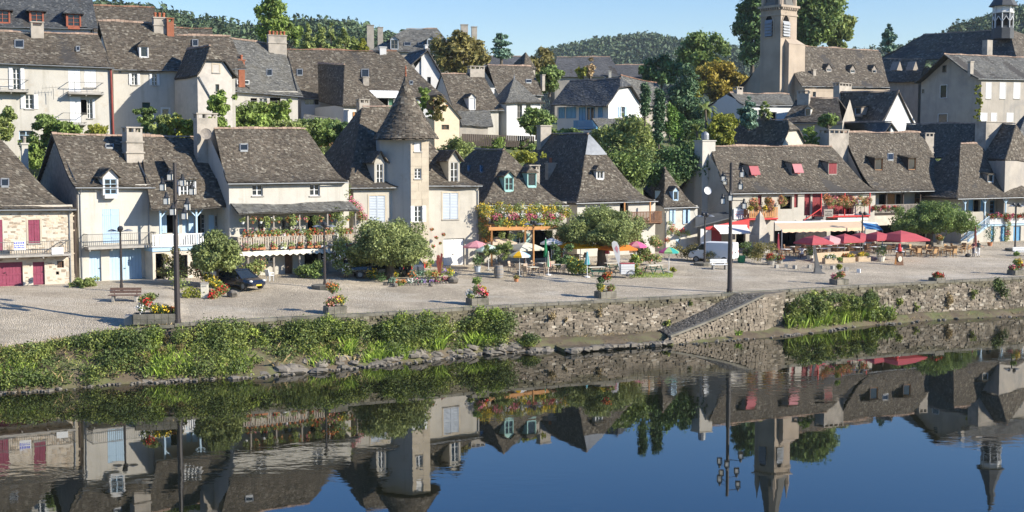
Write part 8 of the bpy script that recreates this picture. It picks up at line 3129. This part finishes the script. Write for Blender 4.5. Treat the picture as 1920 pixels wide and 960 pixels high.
# ---- terrace: planter boxes, fence, awnings
for i, (x, y, cols) in enumerate(((1556, 494, 'w'), (1589, 492, 'oy'), (1618, 490, 'yo'), (1652, 491, ''), (1521, 496, ''))):
 if i < 3:
  planter(['pale wooden flower box, the left one before the terrace fence', 'pale wooden flower box, the middle one before the terrace fence', 'pale wooden flower box with yellow flowers, the right one before the terrace fence'][i], x, y, 1.3, .5, [(-.5, .6, .28, cols[:1], 'olive'), (0, .65, .3, cols, 'fresh'), (.5, .6, .28, cols[-1:], 'olive')], .6, 14, pm('pale_planter_wood', (.52, .40, .27), var=.15, vscale=6), False, 'flower_box', group='wooden flower boxes of the terrace')
t = world_thing('terrace_fence', 'low pale board fence along the red terrace', 'fence', gpt(1575, 488))
a, b = gpt(1526, 491), gpt(1630, 485)
for i in range(44):
 q = MB(); c = a.lerp(b, (i + .5) / 44); q.box(c + Vector((0, 0, .42)), ((b - a).length / 44 * .92, .04, .84), math.atan2((b - a).y, (b - a).x)); q.build('board', MATS['pale_planter_wood'], t)
for z, u0, u1 in ((1.25, 0, .55), (1.7, .3, .7)):
 q = MB(); q.bar(a.lerp(b, u0) + Vector((0, .5, z)), a.lerp(b, u1) + Vector((0, .5, z)), .05); q.build('rail', M_WHITE, t)
h = H9
def awning(name, label, x0, x1, yb, y0, yf, out0, out1, mat, posts=True, scallop=.28, pole=None):
 """cloth from the wall side (row yb) to its front edge (row yf) between columns x0 and x1"""
 A_, B_, C_, D_ = h.hit(x0[0], yb, -out0), h.hit(x1[0], yb - y0, -out0), h.hit(x1[1], yf - y0, -out1), h.hit(x0[1], yf, -out1)
 t = world_thing(name, label, 'awning', (A_ + C_) / 2)
 mb = MB(); n = 12
 for i in range(n):
  u, v = i / n, (i + 1) / n
  p0, p1, p2, p3 = A_.lerp(B_, u), A_.lerp(B_, v), D_.lerp(C_, v), D_.lerp(C_, u)
  mb.add([p0, p1, p2, p3], [(0, 1, 2, 3)])
  d = Vector((0, 0, -scallop))
  mb.add([p3, p2, p2 + d, (p2 + p3) / 2 + d * 1.3, p3 + d], [(0, 4, 3, 2, 1)])
 mb.build('cloth', mat, t)
 if posts:
  for P in (A_, B_, D_, C_):
   q = MB(); q.tube([P + Vector((0, 0, -.02)), Vector((P.x, P.y, zground(P.x, P.y)))], .06, 6); q.build('post', pole or M_ZINC, t)
 q = MB(); q.tube([A_ + Vector((0, 0, .04)), B_ + Vector((0, 0, .04))], .09, 8); q.build('roller', M_WHITE, t)
awning('striped_awning', 'long pale peach awning over the red terrace', (1452, 1466), (1612, 1622), 418, 3.5, 430, 3.2, 6.5, cl('awning_cloth', (.78, .58, .40)))
awning('white_awning', 'short rolled white awning below the flower rail', (1571, 1571), (1628, 1628), 404, 0, 409, .4, 1.2, C_WHITE, False, .2)
awning('tarp', 'blue tarpaulin roof right of the peach awning', (1616, 1620), (1645, 1655), 417, -3, 428, 2.5, 5, C_BLU, True, .05)
# red stall left of the restaurant
s0 = world_thing('red_stall', 'bright red wooden stall with a dark lean-to roof', 'stall', h.hit(1375, 465, -.6))
q = MB(); P = [h.hit(x, y, -1.0) for x, y in ((1322, 426), (1404, 410), (1404, 436), (1395, 436), (1322, 430))]; q.poly(P, h.N * .08); q.build('red_front', M_BRED, s0)
q = MB(); P = [h.hit(1304, 425, -1.2), h.hit(1372, 407, -1.2), h.hit(1368, 396, 1.0), h.hit(1304, 405, 1.0)]; q.poly(P, Vector((0, 0, -.1))); q.build('roof', M_SLATE3, s0)
q = MB(); q.poly([h.hit(x, y, -.9) for x, y in ((1313, 429), (1333, 429), (1333, 462), (1313, 462))], h.N * .05); q.build('white_panel', M_PLASTW, s0)
q = MB(); q.poly([h.hit(x, y, -.95) for x, y in ((1334, 430), (1352, 430), (1352, 466), (1334, 466))], h.N * .06); q.build('red_door', M_RED, s0)
awning('white_canopy', 'curved white canopy over the stall', (1338, 1350), (1400, 1408), 424, 0, 436, 1.1, 3.0, C_WHITE, False, .12)
def sign(label, x0, y0, x1, y1, o, mat, rows, ink, H_=None):
 F = H_ or h
 t = world_thing('sign', label, 'sign', F.hit((x0 + x1) / 2, y1, -o))
 u0, u1, v0, v1 = F.rect((x0, y0, x1, y1), -o)
 q = MB(); F.fbox(q, u0, u1, v0, v1, o - .04, o); b = q.build('board', mat, t)
 for (a, c, k, hh) in rows:                          # lines of lettering, too small to read
  v = v1 - (v1 - v0) * c
  q = MB(); x = u0 + (u1 - u0) * a
  while x < u1 - (u1 - u0) * a - .04:
   w = random.uniform(.05, .11) * k
   F.fbox(q, x, x + w, v - hh / 2, v + hh / 2 * random.uniform(.6, 1), o + .001, o + .006); x += w + .035
  q.build('lettering', ink, b, kind='stuff')
sign('white signboard with faint pink lettering above the red stall', 1376, 391, 1402, 411, .12, M_WHITE, ((.15, .3, 1, .12), (.1, .55, 1, .16), (.12, .8, 1, .06)), C_PINK)
sign('grey signboard with three dark lines over the restaurant steps', 1545, 392, 1562, 407, 1.6, M_GREYW, ((.12, .3, 1, .13), (.3, .52, 1, .08), (.12, .74, 1, .13)), M_BLACK)
sign('blue and white sale sign hung on the stone house balcony rail', 26, 453, 48, 469, 1.06, M_WHITE, ((.02, .15, 1.2, .14), (.02, .47, 1.3, .1), (.02, .7, 1.2, .1)), pm('sign_blue', (.08, .10, .5)), H1)
sign('blank white board on the stone house balcony rail', 97, 464, 119, 477, 1.06, M_WHITE, (), M_BLACK, H1)
# red balconies, rails, steps
vb = h.uv(1430, 409, -.9)[1]
h.balcony(h.uv(1404, 400, -.9)[0], h.uv(1458, 400, -.9)[0], vb, 1.0, mat=M_BRED, rail=M_OAK, h=1.05, step=.22, kind='slats')
vb2 = h.uv(1590, 404, -1.2)[1]
b3 = h.balcony(h.uv(1541, 400, -1.2)[0], h.uv(1632, 400, -1.2)[0], vb2, 1.2, mat=M_BRED, rail=M_RED, h=1.05, step=.5)
for px in (1541, 1585, 1632):
 q = MB(); u = h.uv(px, 380, -1.2)[0]; h.fbox(q, u - .05, u + .05, vb2, h.uv(1590, 362, -1.2)[1], 1.05, 1.15); q.build('red_post', M_BRED, b3)
st_ = world_thing('restaurant_steps', 'stone steps with a slanting bright red handrail', 'steps', h.hit(1515, 440, -1))
for i in range(9):
 q = MB(); x = 1502 + i * 4.5; c = h.hit(x, 440 - i * 4.2, -1.2); zb = zground(c.x, c.y); q.box((c.x, c.y, (c.z + zb) / 2), (.36, 1.3, max(.1, c.z - zb)), math.atan2(h.U.y, h.U.x)); q.build('step', M_CONC, st_)
q = MB(); q.bar(h.hit(1507, 413, -1.9), h.hit(1539, 391, -1.9), .09); q.build('handrail', M_BRED, st_)
def flowers(label, H_, pts, cols, r=.4, n=140, leaf='olive', name='flower_basket', cat='flowers', group=None, o=.6, sq=(1, .8, 1)):
 c0 = H_.hit(pts[0][0], pts[0][1], -o)
 t = world_thing(name, label, cat, c0, group)
 for i, (x, y) in enumerate(pts):
  bloom(t, H_.hit(x, y, -o - random.uniform(-.1, .1)), r * random.uniform(.85, 1.15), cols[i % len(cols)], n, leaf, sq, .085, .9)
HB = 'hanging flower baskets of the red restaurant'
for x, y, l in ((1413, 378, 'left hanging basket of salmon flowers under the eaves'), (1441, 376, 'middle hanging basket of salmon flowers under the eaves'), (1467, 375, 'right hanging basket of salmon flowers under the eaves')):
 flowers(l, h, [(x, y), (x, y + 4)], ['os', 's'], .5, 260, group=HB, o=.9)
flowers('long mass of salmon and pink flowers on the left half of the red rail', h, [(1551, 375), (1558, 379), (1566, 376), (1574, 379), (1582, 376), (1588, 381)], ['so', 's', 'sp', 'os'], .5, 240, group='flower masses on the red rail', o=1.3)
flowers('long mass of pink and salmon flowers on the right half of the red rail', h, [(1597, 375), (1605, 379), (1613, 374), (1620, 379), (1628, 377)], ['sp', 'pw', 's', 'os'], .48, 240, group='flower masses on the red rail', o=1.3)
flowers('creeper with yellow leaves on the small balcony rail', h, [(1408, 391), (1420, 390), (1434, 391), (1448, 391)], ['y', 's'], .26, 120, 'yellow', 'rail_creeper', 'plant', o=1.1)
flowers('row of red geraniums along the timber gallery rail', H9b, [(1640 + i * 9, 390 + (i % 2)) for i in range(6)], ['r', 'p'], .26, 130, 'mid', 'geraniums', o=.25)
flowers('crimson geraniums along the blue porch rail', H10, [(1853 + i * 8, 404 + (i % 2)) for i in range(10)], ['pr', 'r', 'p'], .28, 130, 'mid', 'geraniums', o=.35)
flowers('flowering vine hanging down from the blue porch', H10, [(1888, 412), (1891, 420), (1889, 429), (1890, 438), (1888, 447)], ['p', '', 'w'], .3, 130, 'olive', 'hanging_vine', 'vine', o=.4)
# monument
p = gpt(1424, 474)
t = world_thing('stone_monument', 'grey stone pillar with a pyramid top left of the terrace', 'monument', p)
zt, zm = at(1424, 396, p.y).z, at(1424, 440, p.y).z
mb = MB(); mb.box((p.x, p.y, (p.z + zm) / 2), (1.45, 1.45, zm - p.z), R_(32)); mb.build('pedestal', M_CONC, t)
mb = MB(); mb.lathe([(.95, 0), (.36, zt - zm - .5), (.02, zt - zm)], (p.x, p.y, zm), 4, rot=R_(32 + 45)); mb.build('pyramid', M_CHIM, t)
# ---- pergola of the middle restaurant
F = H6
t = world_thing('pergola', 'orange timber pergola covered with yellow and pink flowers', 'pergola', F.hit(985, 480, -2.5))
zb = F.hit(985, 429, -3).z
for px in (922, 985, 1053):
 c = F.hit(px, 440, -3); q = MB(); q.box((c.x, c.y, (zb + zground(c.x, c.y)) / 2), (.16, .16, zb - zground(c.x, c.y))); q.build('post', M_OAK, t)
q = MB(); q.bar(F.hit(916, 429, -3), F.hit(1058, 427, -3), .2, .3); q.build('beam', M_OAK, t)
for i in range(9):
 c = F.hit(920 + i * 16, 427, -3); q = MB(); q.bar(c + Vector((0, 0, .15)), c - F.N * 3 + Vector((0, 0, .2)), .12); q.build('joist', M_OAK, t)
flowers('upper row of yellow flowering climber over the pergola', F, [(912 + i * 9.5, 394 + 5 * math.sin(i * 1.7)) for i in range(17)], ['y', 'y', '', 'yw'], .55, 190, 'olive', 'climber', 'climbing plant', o=2.2)
flowers('row of pink petunias along the pergola balcony', F, [(930 + i * 8, 407 + (i % 2) * 2) for i in range(16)], ['p', 'pr', 'w', 'p'], .34, 150, 'mid', 'petunias', o=2.6)
flowers('green climber with yellow flowers hanging under the petunias', F, [(935 + i * 12, 417 + (i % 3) * 2) for i in range(10)], ['', 'y', ''], .42, 130, 'mid', 'climber', 'climbing plant', o=2.8)
flowers('leafy vine climbing the drainpipe left of the pergola', F, [(905, 392), (902, 402), (907, 412), (903, 422), (908, 432), (912, 442), (916, 450)], ['y', '', 'o', ''], .5, 190, 'olive', 'wall_vine', 'vine', o=1.5)
flowers('vine hanging below the pergola beam', F, [(940, 440), (958, 443), (975, 440), (1030, 438), (1045, 442)], [''], .4, 120, 'olive', 'hanging_vine', 'vine', o=2.6)
# climbing rose between flower balcony house and turret house; rose on the little white house
flowers('pink climbing rose on the corner of the turret house', H5, [(650, 352), (648, 364), (655, 374), (662, 384), (668, 392), (674, 400), (680, 408), (660, 396)], ['', '', 'p', 'p', 'p', 'r', 'p', ''], .4, 130, 'olive', 'climbing_rose', 'climbing plant', o=.5)
flowers('thin climbing rose on the little white house front', H8, [(1256, 418), (1260, 428), (1266, 434), (1274, 438), (1282, 434), (1290, 437), (1254, 436), (1252, 450)], ['', 'r', 's', '', 'r', ''], .3, 60, 'olive', 'climbing_rose', 'climbing plant', o=.3)
flowers('red hollyhocks before the turret house', H5, [(810, 430), (832, 440), (818, 446), (826, 456), (812, 462)], ['r'], .16, 30, 'olive', 'hollyhocks', 'flowers', o=1.0)
# ---- pots of the flower balcony
F = H4
vb = F.uv(560, 463)[1]
cols_ = ['r', 'p', '', 's', 'r', 'w', '', 'o']
PG = 'flower pots of the long balcony'
nm = 0
for row, (v, o, n, ph) in enumerate(((vb + 1.02, 1.46, 26, .2), (vb + .02, 1.62, 13, .16), (vb + 2.05, 1.35, 13, .18), (vb + .6, 1.2, 12, .2))):
 for i in range(n):
  u = .4 + (F.w - .8) * (i + random.uniform(.2, .8)) / n
  c = F.pt(u, v, o)
  lab = ['flower pot standing on the balcony handrail', 'terracotta trough hung on the outside of the balcony floor', 'hanging flower pot under the porch roof', 'flower pot on the shelf behind the balusters'][row]
  t = world_thing('flower_pot', lab + ', ' + ('left third, ' if u < F.w * .33 else 'middle third, ' if u < F.w * .67 else 'right third, ') + {'r': 'red flowers', 'p': 'pink flowers', '': 'only leaves', 's': 'salmon flowers', 'w': 'white flowers', 'o': 'orange flowers'}[cols_[(i + row) % 8]], 'flower pot', c, PG)
  q = MB()
  if row == 1:
   q.box(c + Vector((0, 0, ph / 2)), (.5, .18, ph), R_(33))
  else:
   q.lathe([(.08, 0), (.13, ph), (.11, ph - .02)], c, 7)
  q.build('pot', random.choice([M_TERRA, M_TERRA, M_WHITE, M_POT]), t)
  bloom(t, c + Vector((0, 0, ph + .12)), random.uniform(.2, .34), cols_[(i + row) % 8], 70, random.choice(['mid', 'olive', 'fresh']), (1, .8, .9), .075, .35)
flowers('vine trained over the right end of the flower balcony', F, [(636, 405), (642, 415), (634, 425), (640, 436), (632, 445), (645, 450), (628, 398)], ['', 'w', ''], .42, 150, 'olive', 'balcony_vine', 'vine', o=1.5)
flowers('thin climbers round the balcony posts', F, [(500, 410), (501, 422), (548, 408), (549, 420), (590, 412), (592, 425), (575, 438), (580, 446)], [''], .26, 90, 'olive', 'post_climber', 'vine', o=1.5)
flowers('row of red geraniums on the grey slate house balcony', GSH, [(486 + i * 6, 199) for i in range(7)], ['r', 'o'], .3, 100, 'mid', 'geraniums', o=1.0)
# satellite dish on the big stack
p = H4.hit(386, 252, 4.0)
mb = MB(); mb.lathe([(.0, 0), (.25, .03), (.42, .1), (.46, .16), (.42, .12), (.2, .05)], n=14)
o = mb.build('satellite_dish', M_GREYW, None); o.location, o.rotation_euler = p, (R_(75), 0, R_(20)); tag(o, 'grey satellite dish on the stack left of the flower balcony roof', 'satellite dish')
# cable from the red house to the little house
a, b, c = H9.hit(1345, 383, -.5), H8.hit(1307, 388, -.3), None
mb = MB(); mb.tube([a.lerp(b, k / 8) + Vector((0, 0, -.5 * math.sin(math.pi * k / 8))) for k in range(9)] , .015, 4)
tag(mb.build('cable', M_IRON, None, org=a), 'thin cable sagging between little white house and restaurant gable', 'cable')

# ================================================================= people
M_SKIN = pm('skin', (.50, .30, .21), rough=.6, var=.05)
def person(label, px, py, hgt, face, cloth, hair=(.05, .035, .025), seated=False, arms=0.2):
 """cloth: (top, legs, sleeve bare?, skirt) materials by height; one skinned body"""
 b = gpt(px, py)
 k = hgt / 1.7
 J, E, Rr = [], [], []
 def j(x, y, z, r, par=None):
  J.append((x * k, y * k, z * k)); Rr.append(r * k)
  if par is not None:
   E.append((par, len(J) - 1))
  return len(J) - 1
 dz = -.42 if seated else 0
 P = j(0, 0, .93 + dz, .13)
 W = j(0, -.01, 1.08 + dz, .12, P); C = j(0, .0, 1.28 + dz, .14, W); N = j(0, .0, 1.43 + dz, .075, C); K = j(0, -.01, 1.50 + dz, .055, N); Hd = j(0, -.02, 1.59 + dz, .09, K); Tp = j(0, -.01, 1.67 + dz, .07, Hd)
 j(0, -.115, 1.575 + dz, .02, Hd)                     # nose
 for s in (-1, 1):
  j(s * .085, -.01, 1.585 + dz, .018, Hd)          # ears
  S = j(s * .17, 0, 1.39 + dz, .06, N); El = j(s * .24, -.02 - arms * .2, 1.13 + dz, .045, S); Wr = j(s * (.2 if arms > .3 else .25), -.08 - arms * .6, .92 + dz + arms * .35, .032, El)
  Pm = j(s * (.19 if arms > .3 else .25), -.11 - arms * .75, .85 + dz + arms * .35, .03, Wr)
  for f in range(4):
   F1 = j(s * (.22 - .02 * f), -.13 - arms * .8, .80 + dz + arms * .33 - .004 * f, .009, Pm); j(s * (.215 - .02 * f), -.15 - arms * .8, .765 + dz + arms * .33 + .006 * abs(f - 1), .008, F1)
  T1 = j(s * .17, -.14 - arms * .6, .86 + dz + arms * .33, .01, Wr)
  Hp = j(s * .09, 0, .88 + dz, .10, P)
  if seated:
   Kn = j(s * .11, -.42, .50, .065, Hp); An = j(s * .11, -.42, .09, .042, Kn)
  else:
   Kn = j(s * .10, -.02 - .03 * s, .48, .065, Hp); An = j(s * .10, .03 + .03 * s, .09, .042, Kn)
  j(s * .11, (-.55 if seated else -.12), .04, .04, An)
 me = bpy.data.meshes.new('body')
 me.from_pydata(J, E, [])
 o = bpy.data.objects.new('body', me)
 COL.objects.link(o)
 o.modifiers.new('skin', 'SKIN')
 sv = me.skin_vertices[0].data
 for i, r in enumerate(Rr):
  sv[i].radius = (r, r)
 sv[0].use_root = True
 o.modifiers.new('smooth', 'SUBSURF').levels = 1
 dg = bpy.context.evaluated_depsgraph_get()
 m2 = bpy.data.meshes.new_from_object(o.evaluated_get(dg))
 bpy.data.objects.remove(o)
 top, legs, skirt = cloth[0], cloth[1], cloth[2]
 m2.materials.clear()
 for m in (M_SKIN, top, legs, M_BLACK):
  m2.materials.append(m)
 for f in m2.polygons:
  c = f.center / k
  z = c.z - dz
  arm = abs(c.x) > .2 and z > .7 and not seated or (seated and abs(c.x) > .2)
  f.use_smooth = True
  f.material_index = 0 if z > 1.46 or (arm and z < 1.22) else 1 if z > .95 else 3 if c.z < .1 else (0 if skirt and c.z < .5 else 2)
 t = thing('person', label, 'person', b + Vector((0, 0, 0)), R_(face))
 bo = bpy.data.objects.new('body', m2)
 COL.objects.link(bo); bo.parent = t
 mb = MB(); mb.blob((0, .015 * k, (1.615 + dz) * k), (.098 * k, .10 * k, .085 * k), 2, .04, 10, 6); mb.build('hair', pm('hair_%d' % int(hair[0] * 1000), hair), t, True)
 if skirt:
  mb = MB(); mb.lathe([(.24, .48), (.2, .75), (.16, .98)], (0, 0, 0), 12, sx=k, sy=k * .8); mb.build('skirt', legs, t)
 return t
M_NAVY = pm('dark_clothes', (.015, .017, .025)); M_MAROON = pm('maroon_top', (.16, .05, .06)); M_GRYT = pm('grey_green_top', (.10, .12, .10)); M_PANT = pm('white_trousers', (.72, .70, .68)); M_SHIRT = pm('white_shirt', (.75, .74, .78)); M_JEAN = pm('grey_trousers', (.12, .12, .14))
person('woman in a dark dress standing before the flower balcony hedge', 648, 521, 1.66, 150, (M_NAVY, M_NAVY, True))
person('person in white trousers and dark top standing at the right', 1834, 482, 1.68, 120, (M_GRYT, M_PANT, False), (.30, .18, .08), arms=.5)
person('person in a maroon top beside the one in white trousers', 1825, 482, 1.6, -60, (M_MAROON, M_JEAN, False), (.05, .03, .02), arms=.5)
person('seated guest in a white shirt with back to the river', 1504, 486, 1.72, 200, (M_SHIRT, M_JEAN, False), (.18, .10, .06), True, arms=.5)
person('seated guest in white facing the one in the white shirt', 1521, 485, 1.66, 300, (M_SHIRT, M_JEAN, False), (.12, .07, .04), True, arms=.5)
p = gpt(1815, 482)
mb = MB(); mb.blob(p + Vector((0, 0, .18)), (.3, .22, .2), 3, .1, 9, 6)
tag(mb.build('bag', M_BLACK, None, org=p), 'dark bag on the cobbles beside the two standing people', 'bag')
